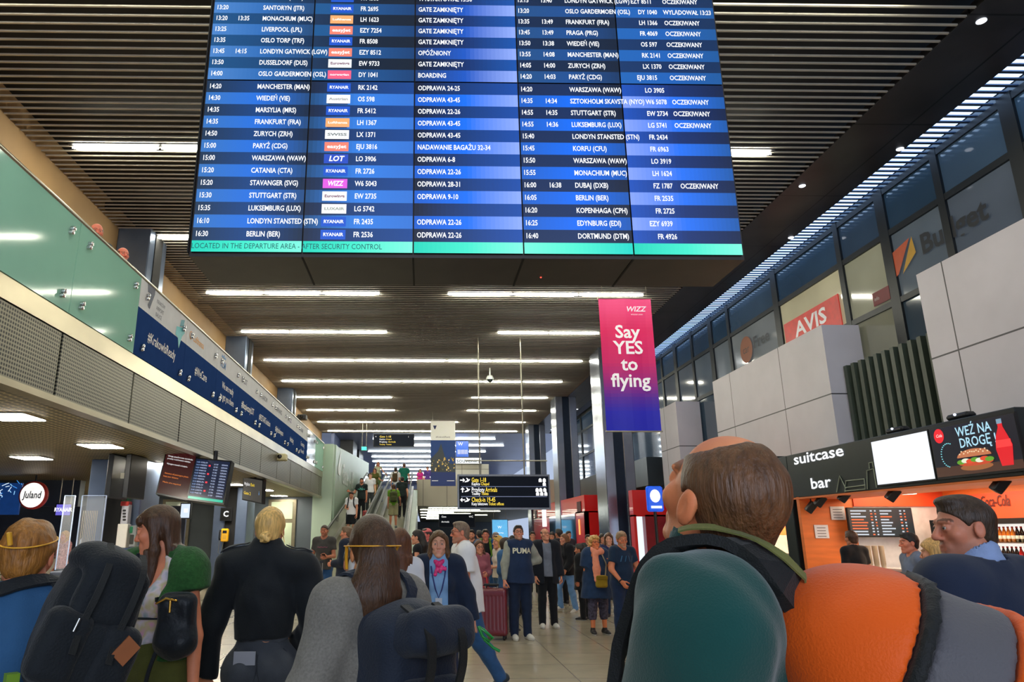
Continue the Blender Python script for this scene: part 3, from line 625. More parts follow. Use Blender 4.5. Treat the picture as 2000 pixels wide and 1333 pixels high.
def plain_sign(name, label, cat, Y, u0, v0, u1, v1, lines, bg=NVK, rods=True, glow=EM1, face=mat('sign_film'), group=None, rodz=8.0, thick=.1):
    a, b = aty(u0, v1, Y), aty(u1, v1, Y); zt = aty((u0 + u1) / 2, v0, Y)[2]
    e = empty(name, ((a[0] + b[0]) / 2, Y, a[2]), label, cat, group)
    q = MB(); q.box((a[0] - .03, Y + .012, a[2] - .03), (b[0] + .03, Y + thick, zt + .03), BLACK); q.build('frame', e, e.location)
    q = MB(); q.box((a[0], Y, a[2]), (b[0], Y + .02, zt), face, bg)
    for ln in lines:
        fx, fz, t, sz, col = ln[:5]; k = ln[5] if len(ln) > 5 else {}
        if callable(t): t(q, a[0] + fx * (b[0] - a[0]), Y - .006, a[2] + fz * (zt - a[2]), sz, col)
        else: q.text(t, sz * (zt - a[2]), (a[0] + fx * (b[0] - a[0]), Y - .006, a[2] + fz * (zt - a[2])), XR, ZU, glow, col, **k)
    q.build('sign_face', e, e.location)
    if rods:
        for f in (.1, .9):
            x = a[0] + f * (b[0] - a[0]); q = MB(); q.tube([(x, Y + .05, zt), (x, Y + .05, rodz)], .012, STEEL, n=6); q.build('hanging_rod', e, e.location)
    return e
plain_sign('direction_sign', 'small black direction sign hanging above the top of the travelator', 'sign', 44, 730, 849, 808, 872, [(.14, .8, 'Gate 1-18', .24, YL), (.14, .58, 'Kaplica', .17, WT), (.3, .58, 'Chapel', .17, YL), (.14, .36, 'Przyloty', .2, WT), (.36, .36, 'Arrivals', .2, YL), (.14, .14, 'Toalety  Toilets', .16, YL), (.03, .8, '<', .2, WT), (.86, .8, 'i', .2, WT)])
plain_sign('shop_sign', 'blue lit sign with white bars beside the hanging airport banner', 'sign', 50, 891, 862, 915, 893, [(.15, .8, 'W', .3, WT)] + [(.1 + .12 * k, .3, 'I', .4, WT) for k in range(7)], bg=S(24, 70, 150), face=mat('lit_face', None, .3, emit=.8))
plain_sign('shop_sign', 'long white lit souvenirs shop sign on the upper floor behind the direction sign', 'sign', 50, 890, 895, 940, 906, [(.03, .5, 'souvenirs', 1.1, S(120, 130, 140), {'bold': .03})], bg=(.8, .82, .8), face=mat('lit_face'), rods=False)
m = MB(); a, b = aty(890, 932, 50.2), aty(955, 932, 50.2); m.box((a[0], 50.2, 4.1), (b[0], 53, aty(890, 907, 50.2)[2]), CREAM); tag(m.build('souvenir_shop_front'), 'cream souvenir shop front on the upper floor below the white shop sign', 'shop')
plain_sign('direction_sign', 'low black sign hanging under the bridge behind the man in the white shirt', 'sign', 42.0, 858, 1005, 927, 1030, [(.06, .8, 'Gate', .2, WT), (.06, .4, 'Arrivals', .2, WT), (.84, .8, 'WC', .2, WT)], rodz=3.15)
plain_sign('advert_panel', 'glowing pale blue advertising panel under the bridge behind the crowd', 'advert', 42.5, 962, 1016, 992, 1055, [(.35, .62, 'W', .2, WT), (.3, .35, '~~', .3, WT)], bg=S(90, 170, 220), face=mat('lit_face'), rodz=3.15)
plain_sign('exit_sign', 'small turquoise emergency exit sign at the top of the left moving walkway', 'sign', 42, 706, 873, 716, 880, [], bg=S(60, 210, 190), face=mat('lit_face'), rodz=8)
# dome camera and small cameras
e = empty('ceiling_camera', tuple(aty(957, 742, 27.5)), 'white dome camera hanging on a stem from the slatted ceiling', 'camera')
c = e.location; q = MB(); q.tube([(c[0], c[1], c[2] + .1), (c[0], c[1], 8.0)], .03, ATT, (.75, .8, .75)); q.build('stem', e, c)
q = MB(); q.lathe([(0, .18), (.1, .16), (.15, .06), (.15, 0)], ATT, (.7, .76, .7), c=tuple(c)); q.build('housing', e, c)
q = MB(); q.ball(tuple(c), .12, GLOSS, (.02, .03, .03), n=8); q.build('dome', e, c)
for nm, u, v, Y, lb in (('security_camera', 590, 815, 25.5, 'black security camera above the gallery rail near the gallery end'), ('security_camera', 548, 893, 19.0, 'small pale camera fixed to the steel fascia below the printed panels')):
    p = aty(u, v, Y) if v < 850 else atx(u, v, GX + .05); e = empty(nm, tuple(p), lb, 'camera'); c = Vector(p)
    cc = (.02, .02, .02) if v < 850 else S(230, 220, 170)
    q = MB(); q.box(c - Vector((.16, .12, .1)), c + Vector((.16, .2, .08)), ATT, cc, bev=.02); q.build('housing', e, c)
    q = MB(); q.lathe([(.0, .02), (.06, .02), (.06, 0)], GLOSS, (.01, .01, .01), c=(c[0], c[1] - .13, c[2]), M=Matrix.Rotation(R_(90), 4, 'X')); q.build('lens', e, c)
    q = MB(); q.tube([c, c + (Vector((-6.65 - c[0], .2, .1)) if v < 850 else Vector((-.12, 0, .05)))], .03, BLACK); q.build('bracket', e, c)
# downlights of the soffit
for u, v in ((1917, 42), (1567, 364), (1758, 292), (1545, 465), (1127, 800), (1077, 840)):
    p = atz(u, v, 7.97); e = tag(MB().lathe([(0, -.01), (.045, -.01), (.06, 0), (.06, .02)], emis('downlight', 1.5, (.85, .9, 1)), n=16, c=tuple(p)).build('downlight', None, tuple(p)), 'small round white downlight in the dark soffit strip along the right ceiling edge', 'light', 'downlights of the right soffit')

# ================================================================ monitors under the gallery
def monitor(name, label, P, lines, bg, green=False, cables=False):
    """P: four world corners of the face, lower left first"""
    P = [np.array(p) for p in P]; c = sum(P) / 4; e = empty(name, tuple(c), label, 'screen')
    xd = (P[1] - P[0]); W = np.linalg.norm(xd); xd /= W; zd = P[3] - P[0]; H = np.linalg.norm(zd); zd /= H; nd = np.cross(xd, zd); nd /= np.linalg.norm(nd)
    q = MB(); o = P[0]; ee = .03
    V = [o - xd * ee - zd * ee, o + xd * (W + ee) - zd * ee, o + xd * (W + ee) + zd * (H + ee), o - xd * ee + zd * (H + ee)]; B = [v - nd * .09 for v in V]
    q.add(V + B, [(0, 1, 2, 3), (7, 6, 5, 4), (0, 4, 5, 1), (1, 5, 6, 2), (2, 6, 7, 3), (3, 7, 4, 0)], BLACK); q.build('case', e, e.location)
    q = MB(); q.add([v + nd * .004 for v in (o, o + xd * W, o + xd * W + zd * H, o + zd * H)], [(0, 1, 2, 3)], EM1, bg)
    for fx, fz, t, sz, col, fit in lines:
        q.text(t, sz * H, o + nd * .008 + xd * fx * W + zd * fz * H, xd, zd, EM1, col, fit=fit * W if fit else None)
    if green: q.add([v + nd * .006 for v in (o, o + xd * W, o + xd * W + zd * H * .06, o + zd * H * .06)], [(0, 1, 2, 3)], EM1, S(20, 180, 150))
    q.build('screen', e, e.location)
    q = MB(); top = o + xd * W / 2 + zd * H - nd * .06; q.tube([top, (top[0], top[1], 3.06)], .04, BLACK); q.build('ceiling_bracket', e, e.location)
    return e
OR = S(230, 130, 60)
P = [aty(307, 963, 13.0), aty(366, 975, 12.7), aty(382, 891, 13.1), aty(327, 879, 13.4)]
monitor('information_screen', 'dark red information screen with white and orange lines hanging under the gallery edge', P,
        [(.08, .86, 'Uwaga pasażerowie terminalu', .05, WT, .84), (.08, .8, 'prosimy o zachowanie odstępu', .05, WT, .78), (.1, .68, 'Wymagane maseczki w budynku', .05, WT, .7), (.1, .46, 'Attention all passengers please', .05, OR, .8), (.08, .39, 'keep your distance', .05, OR, .5), (.1, .26, 'Masks are required', .05, OR, .6)], S(50, 14, 16))
P = [aty(367, 974, 12.65), aty(435, 983, 12.3), aty(450, 919, 12.6), aty(384, 897, 13.0)]
L = []; rg = random.Random(5)
for k in range(12):
    z = .92 - k * .07; L += [(.03, z, '1%d:%d0' % (4 + k // 4, k % 6), .05, S(150, 180, 230), .1), (.16, z, rg.choice(['LONDYN', 'BERLIN', 'WARSZAWA', 'PARYZ', 'OSLO', 'WIEDEN']), .05, S(190, 205, 240), .2), (.56, z - .02, rg.choice(['FR 2435', 'LO 3906', 'LH 1367', 'W6 5043']), .05, S(190, 205, 240), .12), (.78, z - .02, 'ODPRAWA', .05, S(190, 205, 240), .18)]
    if k % 3 == 1: L.append((.4, z, '■', .06, S(230, 60, 70), .06))
monitor('departure_screen', 'blue departures screen with green foot line beside the dark red screen', P, L, S(10, 24, 52), True)
# monitor seen edge-on at the column
c = aty(248, 930, 13.6); e = empty('hanging_monitor', tuple(c), 'dark double monitor seen edge-on between the near steel column and red screen', 'screen')
for dx in (-.16, .16):
    q = MB(); q.box((c[0] + dx - .05, c[1] - .4, c[2] - .42), (c[0] + dx + .05, c[1] + .4, c[2] + .36), BLACK, bev=.01); q.build('case', e, c)
q = MB(); q.box((c[0] - .14, c[1] - .03, c[2] - .05), (c[0] + .14, c[1] + .03, c[2] + .05), STEEL); q.tube([(c[0], c[1], c[2]), (c[0], c[1], 3.06)], .03, STEEL); q.build('ceiling_bracket', e, c)
P = [aty(474, 975, 19.2), aty(511, 983, 18.6), aty(513, 947, 18.6), aty(476, 933, 19.2)]
monitor('direction_sign', 'grey direction sign with yellow words hanging beside the payphone column', P, [(.06, .72, 'Wyjście', .2, WT, .3), (.4, .72, 'Exit', .2, YL, .2), (.06, .3, 'Gate 2', .2, YL, .36), (.84, .4, 'i', .25, S(120, 190, 255), None)], S(62, 60, 56))
# payphone
c = aty(439, 1046, 22.86); e = empty('payphone', tuple(c), 'yellow payphone on the steel column under a black phone sign', 'telephone')
q = MB(); q.box((c[0] - .11, c[1] - .06, c[2] - .2), (c[0] + .11, c[1] + .1, c[2] + .2), GLOSS, S(240, 180, 30), bev=.03); q.build('body', e, c)
q = MB(); q.box((c[0] - .05, c[1] - .075, c[2] + .06), (c[0] + .07, c[1] - .05, c[2] + .14), BLACK); q.build('display', e, c)
q = MB(); q.box((c[0] - .04, c[1] - .075, c[2] - .12), (c[0] + .07, c[1] - .05, c[2] + .02), ATT, S(200, 150, 40)); q.build('keypad', e, c)
q = MB(); q.tube([(c[0] - .12, c[1] - .1, c[2] + .14), (c[0] - .13, c[1] - .13, c[2] + .08), (c[0] - .13, c[1] - .13, c[2] - .08), (c[0] - .12, c[1] - .1, c[2] - .14)], [.035, .022, .022, .035], BLACK); q.build('handset', e, c)
q = MB(); q.tube([(c[0] - .12, c[1] - .1, c[2] - .15), (c[0] - .14, c[1] - .1, c[2] - .5), (c[0] - .06, c[1] - .06, c[2] - .6), (c[0] - .02, c[1] - .04, c[2] - .2)], .009, STEEL, n=5); q.build('cord', e, c)
plain_sign('phone_sign', 'black sign with white handset mark above the yellow payphone', 'sign', 22.9, 431, 994, 450, 1016, [(.5, .5, 'C', .7, WT, {'align': 'CENTER', 'bold': .03})], bg=(.01, .01, .01), rods=False, thick=.06)
# help point
c = aty(241, 1045, 14.25); e = empty('help_point', tuple(c), 'white wall cabinet with grey panel and green mark beside the near steel column', 'cabinet')
def bb(nm, u0, v0, u1, v1, mm, col, d=.0, t=.14):
    a, b = aty(u0 + 4, v1, 14.05), aty(u1 + 4, v0, 14.05); q = MB(); q.box((a[0], 14.05 - d, a[2]), (b[0], 14.05 + t, b[2]), mm, col, bev=.01); return q.build(nm, e, c)
bb('cabinet_body', 222, 1024, 247, 1071, GLOSS, S(232, 226, 214), .03); bb('side_panel', 247, 1027, 263, 1069, GLOSS, S(140, 142, 140)); bb('green_mark', 249, 1029, 256, 1042, ATT, S(30, 120, 80), .02); bb('speaker_grille', 248, 1045, 258, 1064, ATT, S(50, 50, 46), .01)
bb('notice_plate', 231, 986, 249, 1024, ATT, S(190, 190, 200), .02); bb('red_strip', 232, 980, 249, 989, ATT, S(170, 40, 36), .03); bb('green_plate', 234, 968, 248, 981, ATT, S(30, 90, 60), .02)
for k in range(4): bb('symbol', 236, 996 + 6 * k, 243, 1000 + 6 * k, ATT, (.03, .03, .03), .03, .02)
bb('post', 236, 1071, 250, 1160, DARKST, (1, 1, 1), 0, .1)
# ================================================================ check-in desks on the left
Yd = 20.0
def dpt(u, v, Y=Yd): return aty(u, v, Y)
m = MB(); a = dpt(-60, 1000); b = dpt(150, 1000)
m.box((a[0], Yd, 2.35), (b[0], Yd + .3, 3.05), SLATE); m.box((a[0], Yd + .9, 0), (dpt(366, 1000, Yd + 1)[0], Yd + 1.0, 2.4), mat('desk_back', S(50, 56, 74), .5, .1)); structure(m.build('wall_desk_back'))
e = empty('advert_wall', tuple(dpt(14, 985)), 'blue advert wall with glowing swirls at the far left of the check-in desks', 'advert')
m = MB(); a, b = dpt(-50, 1006, 18.5), dpt(44, 944, 18.5); m.box((a[0], 18.5, a[2]), (b[0], 18.56, b[2]), mat('lit_face'), S(14, 44, 92)); rg = random.Random(9)
for k in range(70):
    f, g = rg.random(), rg.random(); x, z = a[0] + (b[0] - a[0]) * f, a[2] + (b[2] - a[2]) * g
    if g < f * .8 - .05: continue
    th = rg.uniform(0, 6.28); L = rg.uniform(.03, .14); m.tube([(x, 18.49, z), (x + L * math.cos(th), 18.49, z + L * math.sin(th))], .008, EM1, rg.choice([S(150, 210, 250), S(60, 140, 220), S(220, 240, 255)]), n=4)
m.build('advert_face', e, e.location)
e = empty('round_sign', tuple(dpt(66, 968, 18.2)), 'round white lit sign with red rim above the check-in desks', 'sign'); c = e.location
m = MB(); m.lathe([(0, -.06), (.34, -.06), (.34, .06), (0, .06)], ATT, S(220, 60, 60), c=tuple(c), M=Matrix.Rotation(R_(90), 4, 'X')); m.build('rim', e, c)
m = MB(); m.disc((c[0], c[1] - .07, c[2]), .3, mat('lit_face'), (.95, .92, .9), XR, ZU, n=32); m.text('Juland', .24, (c[0], c[1] - .08, c[2]), XR, ZU, ATT, (.03, .04, .06), align='CENTER', bold=.02, sx=.75, shear=.15); m.build('sign_face', e, c)
m = MB(); m.tube([(c[0], c[1], c[2] + .3), (c[0], c[1], 3.06)], .02, BLACK); m.build('hanging_rod', e, c)
plain_sign('desk_screen', 'purple desk screen with white airline letters behind the clear partition', 'screen', 19.2, 108, 986, 136, 1007, [(.5, .5, 'RYANAIR', .5, WT, {'align': 'CENTER', 'bold': .03, 'sx': .8})], bg=S(104, 96, 200), face=EM1, rodz=3.05)
for k, (u0, v0, u1, v1, bg, lb) in enumerate(((254, 986, 269, 998, S(110, 110, 210), 'upper blue desk screen left of the brown-haired woman'), (270, 986, 292, 998, S(190, 200, 240), 'pale upper desk screen left of the brown-haired woman'), (254, 999, 268, 1010, S(210, 50, 80), 'red lower desk screen left of the brown-haired woman'), (269, 999, 292, 1010, S(200, 120, 220), 'lilac lower desk screen left of the brown-haired woman'), (352, 985, 369, 1012, S(205, 220, 240), 'white desk screen right of the brown-haired woman'))):
    plain_sign('desk_screen', lb, 'screen', 19.4, u0, v0, u1, v1, [(.3, .5, '■', .4, WT)], bg=bg, face=EM1, rodz=3.05)
def desk(u0, u1, Y, lb, col=S(214, 200, 176), lattice=False):
    a, b = aty(u0, 1090, Y), aty(u1, 1090, Y); e = empty('check_in_desk', ((a[0] + b[0]) / 2, Y, 0), lb, 'desk')
    q = MB(); q.box((a[0], Y, .06), (b[0], Y + .6, 1.06), grid_mat('lattice_panel', S(206, 192, 160), S(120, 108, 84), ('X', 'Z'), (.09, .09), .03, .5) if lattice else ATT, col, bev=.015); q.build('body', e, e.location)
    q = MB(); q.box((a[0] - .04, Y - .06, 1.06), (b[0] + .04, Y + .64, 1.1), STEEL, bev=.01); q.build('counter_top', e, e.location)
    q = MB(); q.box((a[0] + .03, Y + .04, 0), (b[0] - .03, Y + .58, .06), BLACK); q.build('plinth', e, e.location); return e
desk(-60, 33, 17.5, 'cream check-in desk with lattice front at the far left', lattice=True)
desk(62, 125, 18.2, 'beige check-in desk behind the red-haired man')
dw = desk(246, 330, 18.6, 'white check-in desk with red mark behind the brown-haired woman', S(226, 214, 210))
m = MB(); p = aty(272, 1050, 18.55); m.text('L', .3, (p[0], 18.59, .8), XR, ZU, ATT, S(210, 60, 50), bold=.03, shear=.3)
m.build('lettering', dw, dw.location)
# clear partition
e = empty('clear_partition', tuple(aty(155, 1075, 12.2)), 'clear plastic partition with bright edges behind the red-haired man', 'screen'); c = e.location
GLS = mat('clear_plastic', (.9, .95, 1), .03, noise=None); _p = GLS.node_tree.nodes['Principled BSDF']; _p.inputs['Alpha'].default_value = .13
EDG = mat('bright_edge', S(190, 205, 235), .2, noise=None, emit=.12)
for u0, v0, u1, v1, Y in ((113, 969, 147, 1072, 12.4), (147, 969, 208, 1078, 12.0)):
    a, b = aty(u0, v1, Y), aty(u1, v0, Y); q = MB(); q.box((a[0], Y, 1.05), (b[0], Y + .012, b[2]), GLS); q.build('clear_pane', e, c)
    for x in (a[0], b[0]): q = MB(); q.box((x - .005, Y - .006, 1.05), (x + .005, Y + .02, b[2]), EDG); q.build('edge', e, c)
    q = MB(); q.box((a[0], Y - .006, b[2]), (b[0], Y + .02, b[2] + .008), EDG); q.build('edge', e, c)
a, b = aty(105, 1075, 12), aty(212, 1075, 12); q = MB(); q.box((a[0], 11.95, 0), (b[0], 12.6, 1.05), ATT, S(90, 96, 110), bev=.02); q.build('counter', e, c)
q = MB()
for k in range(9):
    x = aty(163 + 3.4 * k, 1000, 12.3)[0]; q.tube([(x, 12.3, 1.05), (x, 12.3, 2.0)], .006, ATT, S(150, 140, 120), n=5)
q.build('wire_grille', e, c)
# square lamps in the gallery ceiling
for u, v in ((25, 815), (197, 872), (62, 895), (318, 907), (22, 945), (290, 945), (120, 958), (455, 947), (545, 969), (515, 958)):
    p = atz(u, v, 3.04); e = empty('ceiling_panel_light', tuple(p), 'square lit panel in the perforated ceiling under the gallery', 'light', 'panel lights under the gallery')
    q = MB(); q.box((p[0] - .3, p[1] - .3, 3.035), (p[0] + .3, p[1] + .3, 3.052), STEEL); q.build('frame', e, p); q = MB(); q.box((p[0] - .27, p[1] - .27, 3.028), (p[0] + .27, p[1] + .27, 3.036), SQL); q.build('diffuser', e, p)

# ================================================================ snack bar on the right
ORW = mat('orange_wood', S(214, 112, 48), .45, 0, (2, .15), aniso=(1, 1, 6)); ORR = mat('orange_red_panel', S(226, 84, 48), .45, 0, (2, .08))
sx0 = 7.0; sy0, sy1 = 8.23, 13.72; sz0, sz1 = 2.28, 3.08
sign = empty('bar_sign', (sx0, (sy0 + sy1) / 2, sz0), 'long black suitcase bar sign with white screen and burger advert', 'sign'); SL = sign.location
m = MB(); m.box((sx0, sy0, sz0), (7.9, sy1, sz1), mat('sign_black', S(24, 34, 38), .3, .1, (4, .1)), bev=.01); m.build('housing', sign, SL)
q = MB(); q.box((sx0 - .01, sy0 - .02, sz0 - .03), (7.9, sy1, sz0), ORW); q.build('edge_strip', sign, SL)
def wpt(u, v, X=sx0 - .012): return atx(u, v, X)
m = MB(); BAR = emis('bar_letters', .8, (.95, .97, 1))
p = wpt(1550, 903); p2 = wpt(1648, 892); m.text('suitcase', .27, (p[0], p[1], p[2] + .03), YB, ZU, BAR, bold=.018, fit=p[1] - p2[1]); m.build('lettering', sign, SL)
m = MB(); p = wpt(1583, 949); p2 = wpt(1622, 944); m.text('bar', .27, (p[0], p[1], p[2] + .02), YB, ZU, BAR, bold=.018, fit=p[1] - p2[1]); m.build('lettering', sign, SL)
m = MB()
for pts in ([(1634, 962), (1640, 930), (1652, 955)], [(1650, 962), (1652, 940), (1688, 936), (1690, 956), (1650, 960)], [(1652, 953), (1690, 948)], [(1694, 956), (1693, 920), (1706, 916), (1712, 953)], [(1698, 916), (1697, 905), (1704, 903), (1706, 914)]):
    m.tube([wpt(*t) for t in pts], .008, ATT, S(150, 160, 140), n=5)
m.build('suitcase_drawing', sign, SL)
def scr_quad(us, mm, col, X=sx0 - .02): 
    ya, yb = wpt(us[0], 900, X)[1], wpt(us[1], 890, X)[1]; return ya, yb
ya, yb = wpt(1702, 857)[1], wpt(1815, 838)[1]; za, zb2 = 2.33, 3.02
m = MB(); m.box((sx0 - .04, yb, za), (sx0, ya, zb2), BLACK); m.quad((sx0 - .041, ya - .02, za + .02), (sx0 - .041, yb + .02, za + .02), (sx0 - .041, yb + .02, zb2 - .02), (sx0 - .041, ya - .02, zb2 - .02), EM1, (.86, .93, 1.05)); m.build('white_screen', sign, SL)
yc = wpt(1985, 805)[1]; m = MB(); m.box((sx0 - .04, yc, za), (sx0, yb - .02, zb2), BLACK)
Wd = yb - .03 - yc - .02; Hd = zb2 - za - .05; Yo, Zo, Xo = yb - .04, za + .03, sx0 - .042
def ad(pts, col, d=0): m.poly([(x * Wd, z * Hd) for x, z in pts], EM1, col, (Xo - d, Yo, Zo), YB, ZU)
def el(cx, cz, rx, rz, n=20, a0=0, a1=6.2832): return [(cx + rx * math.cos(a0 + (a1 - a0) * t / n), cz + rz * math.sin(a0 + (a1 - a0) * t / n)) for t in range(n + (a1 < 6.28))]
ad([(0, 0), (1, 0), (1, 1), (0, 1)], S(16, 18, 30)); ad([(0, 0), (1, 0), (1, .16), (0, .2)], S(70, 44, 34), .002)
ad(el(.11, .84, .065, .15), S(226, 30, 40), .003); m.text('Cola', .06, (Xo - .006, Yo - .075 * Wd, Zo + .84 * Hd), YB, ZU, EM1, (1, .9, .9), shear=.2)
m.text('WEŹ NA', .17, (Xo - .005, Yo - .33 * Wd, Zo + .84 * Hd), YB, ZU, EM1, S(170, 215, 235), bold=.012, sx=.9); m.text('DROGĘ !', .17, (Xo - .005, Yo - .35 * Wd, Zo + .61 * Hd), YB, ZU, EM1, S(170, 215, 235), bold=.012, sx=.9)
ad(el(.5, .13, .19, .07), S(150, 90, 50), .003); ad(el(.5, .21, .2, .06), S(190, 70, 40), .004)
for k in range(7): ad(el(.33 + .056 * k, .245 + .02 * (k % 2), .05, .045), (S(90, 150, 40), S(220, 225, 200), S(215, 70, 40))[k % 3], .005 + .001 * k)
ad(el(.5, .33, .2, .15, 20, 0, math.pi), S(186, 112, 74), .014)
for k in range(14): ad(el(.34 + .025 * k, .37 + .05 * math.sin(k * 1.7) ** 2 + .03, .01, .016, 6), S(230, 200, 160), .016)
ad([(.78, .08), (.9, .08), (.93, .45), (.9, .62), (.865, .8), (.865, .93), (.815, .93), (.815, .8), (.77, .62), (.75, .4)], S(214, 26, 36), .004)
ad([(.76, .42), (.925, .42), (.92, .56), (.765, .56)], S(240, 60, 60), .006); ad([(.812, .86), (.868, .86), (.868, .95), (.812, .95)], S(120, 150, 170), .007)
for k in range(16): th = 1.2 + k * .22; m.ball((Xo - .004, Yo - (.2 + .1 * math.cos(th)) * Wd, Zo + (.42 + .24 * math.sin(th)) * Hd), .008, EM1, S(120, 200, 210), n=4)
m.build('advert_screen', sign, SL)
for u, v in ((1750, 842), (1873, 812)):
    p = atx(u, v, 7.1); e = empty('wall_camera', (p[0], p[1], 3.09), 'small dark camera with white light standing on the bar sign, %s' % ('above the white screen' if u < 1800 else 'above the burger advert'), 'camera')
    q = MB(); q.box((p[0] - .05, p[1] - .2, 3.09), (p[0] + .1, p[1] + .2, 3.17), BLACK, bev=.03); q.build('housing', e, e.location); q = MB(); q.ball((p[0] - .055, p[1], 3.15), .018, EM3, (.7, .8, 1), n=6); q.build('light', e, e.location)
# room of the bar
WL = mat('bar_grey', S(196, 196, 204), .5)
m = MB(); fy = 13.45
m.box((7.0, fy, 0), (8.0, fy + .1, 2.3), ORW); m.box((8.0, fy, 0), (10.2, fy + .1, 2.3), WL); m.box((9.7, 5, 0), (9.85, fy, 2.9), ORW); m.box((7.9, 5, 2.5), (9.85, fy, 2.6), ORW)
m.box((9.66, 5, 1.8), (9.7, fy, 2.3), ORR); m.box((8.0, fy - .03, 2.12), (9.7, fy, 2.5), ORR)
structure(m.build('wall_bar'))
for k, (u0, v0, u1, v1) in enumerate(((1624, 990, 1648, 1016), (1593, 1026, 1616, 1052))):
    a, b = aty(u0, v1, fy - .01), aty(u1, v0, fy - .01); q = MB(); q.box((a[0], fy - .02, a[2]), (b[0], fy - .005, b[2]), ATT, S(214, 218, 228))
    for t in range(4): q.quad((a[0] + .04, fy - .022, b[2] - .06 - .05 * t), (b[0] - .05, fy - .022, b[2] - .06 - .05 * t), (b[0] - .05, fy - .022, b[2] - .045 - .05 * t), (a[0] + .04, fy - .022, b[2] - .045 - .05 * t), ATT, S(120, 120, 130))
    tag(q.build('paper_notice'), ('upper' if k == 0 else 'lower') + ' white paper notice on the orange bar wall', 'notice')
a, b = aty(1661, 1050, fy - .25), aty(1780, 992, fy - .25); e = empty('menu_board', tuple((a + b) / 2), 'dark menu board with white and orange price lines inside the bar', 'board')
q = MB(); q.box((a[0], fy - .25, a[2]), (b[0], fy - .2, b[2]), BLACK, bev=.01); q.build('frame', e, e.location); q = MB(); q.box((a[0] + .02, fy - .256, a[2] + .02), (b[0] - .02, fy - .25, b[2] - .02), mat('menu_face', S(26, 38, 50), .4))
rg = random.Random(2)
for cx in (0, 1):
    for k in range(9):
        z = b[2] - .06 - k * .052; x = a[0] + .06 + cx * .54; L = rg.uniform(.12, .3)
        for (xs_, xe) in ((x, x + L), (x + .36, x + .4), (x + .44, x + .47)): q.quad((xs_, fy - .258, z - .012), (xe, fy - .258, z - .012), (xe, fy - .258, z + .012), (xs_, fy - .258, z + .012), EM1, rg.choice([S(190, 200, 210), S(190, 200, 210), S(226, 110, 70)]))
q.build('menu_face', e, e.location)
for nm, u0, u1, v, t, X in (('bar_lettering', 1914, 1970, 982, 'Coca-Cola', 9.65), ('bar_lettering', 1789, 1832, 985, 'suitcase', 9.65)):
    p, p2 = atx(u0, v, X), atx(u1, v - 3, X); q = MB(); q.text(t, .26, (X, p[1], p[2]), YB, ZU, ATT, S(90, 20, 16) if t[0] == 'C' else S(240, 200, 190), shear=.25 if t[0] == 'C' else 0, bold=.012, fit=abs(p[1] - p2[1]))
    tag(q.build(nm), 'dark cursive drink lettering on the orange panel above the fridge' if t[0] == 'C' else 'white bar lettering on the orange panel behind the suited man', 'sign')
for u, v in ((1672, 965), (1715, 958), (1768, 966)):
    p = aty(u, v, 12.9); e = empty('pendant_lamp', (p[0], p[1], p[2]), ('wide', 'middle', 'small')[(1672, 1715, 1768).index(u)] + ' round glowing lamp under the ceiling of the bar', 'lamp'); q = MB(); q.lathe([(0, .0), (.17, .0), (.19, .03), (.13, .08), (.03, .1)], emis('pendant_glow', 4, (1, .9, .7)), c=tuple(p), n=20); q.build('lamp_shade', e, p); q = MB(); q.tube([p + np.array([0, 0, .12]), (p[0], p[1], 2.5)], .01, BLACK); q.build('cord', e, p)
for k, (u, v, Y) in enumerate(((1585, 990, 13.0), (1603, 978, 12.6), (1650, 968, 11.6), (1745, 965, 10.6), (1955, 945, 8.7), (1484, 1000, 15.4))):
    p = atx(u, v, 7.12 if k < 5 else 7.1); e = empty('track_spotlight', tuple(p), 'black track spotlight under the bar sign, %s' % ('beside the left post', 'over the paper notices', 'over the menu board', 'left of the suited man', 'above the drink fridge', 'at the far end by the lit box')[k], 'lamp')
    q = MB(); Mx = Matrix.Translation(Vector(p)) @ Matrix.Rotation(R_(35), 4, 'Y') @ Matrix.Rotation(R_(20), 4, 'X'); q.box((-.06, -.06, -.12), (.06, .06, .09), BLACK, M=Mx, bev=.012); q.build('head', e, p)
    q = MB(); q.tube([p, (p[0], p[1], 2.27)], .012, BLACK); q.build('stem', e, p)
# drink fridge
fr = empty('drink_fridge', (9.2, 11.8, 0), 'lit drink fridge with rows of bottles behind the suited man', 'fridge'); FL = fr.location
q = MB(); q.box((9.0, 10.8, 0), (9.05, 10.85, 1.82), BLACK); q.box((9.0, 10.8, 0), (9.6, 12.9, .15), BLACK); q.box((9.0, 10.8, 1.78), (9.6, 12.9, 1.86), BLACK); q.box((9.0, 12.85, 0), (9.6, 12.9, 1.8), BLACK); q.build('case', fr, FL)
q = MB(); q.box((9.58, 10.85, .15), (9.6, 12.85, 1.78), emis('fridge_light', .75, (1, .94, .85))); q.build('back_light', fr, FL)
for z in (.5, .85, 1.2, 1.5): q = MB(); q.box((9.05, 10.85, z - .015), (9.58, 12.85, z), STEEL); q.build('shelf', fr, FL)
cs = [S(170, 20, 24), S(30, 14, 12), S(220, 120, 30), S(190, 190, 180)]
def bottle(x, y, z, c):
    q = MB(); q.lathe([(0, 0), (.034, 0), (.034, .11), (.03, .15), (.013, .2), (.013, .225), (0, .225)], GLOSS, c, n=10); q.add([], [], GLOSS)
    o = q.build('bottle'); o.location = (x, y, z); k = MB(); k.lathe([(.0346, .05), (.0346, .1)], ATT, (.85, .85, .8), n=10); k.build('bottle_label', o); k = MB(); k.lathe([(.015, .215), (.015, .235), (0, .235)], ATT, S(200, 30, 30), n=8); k.build('cap', o); return o
protos = [bottle(9.2, 8.34, 1.2, c) for c in cs]; nb = 0
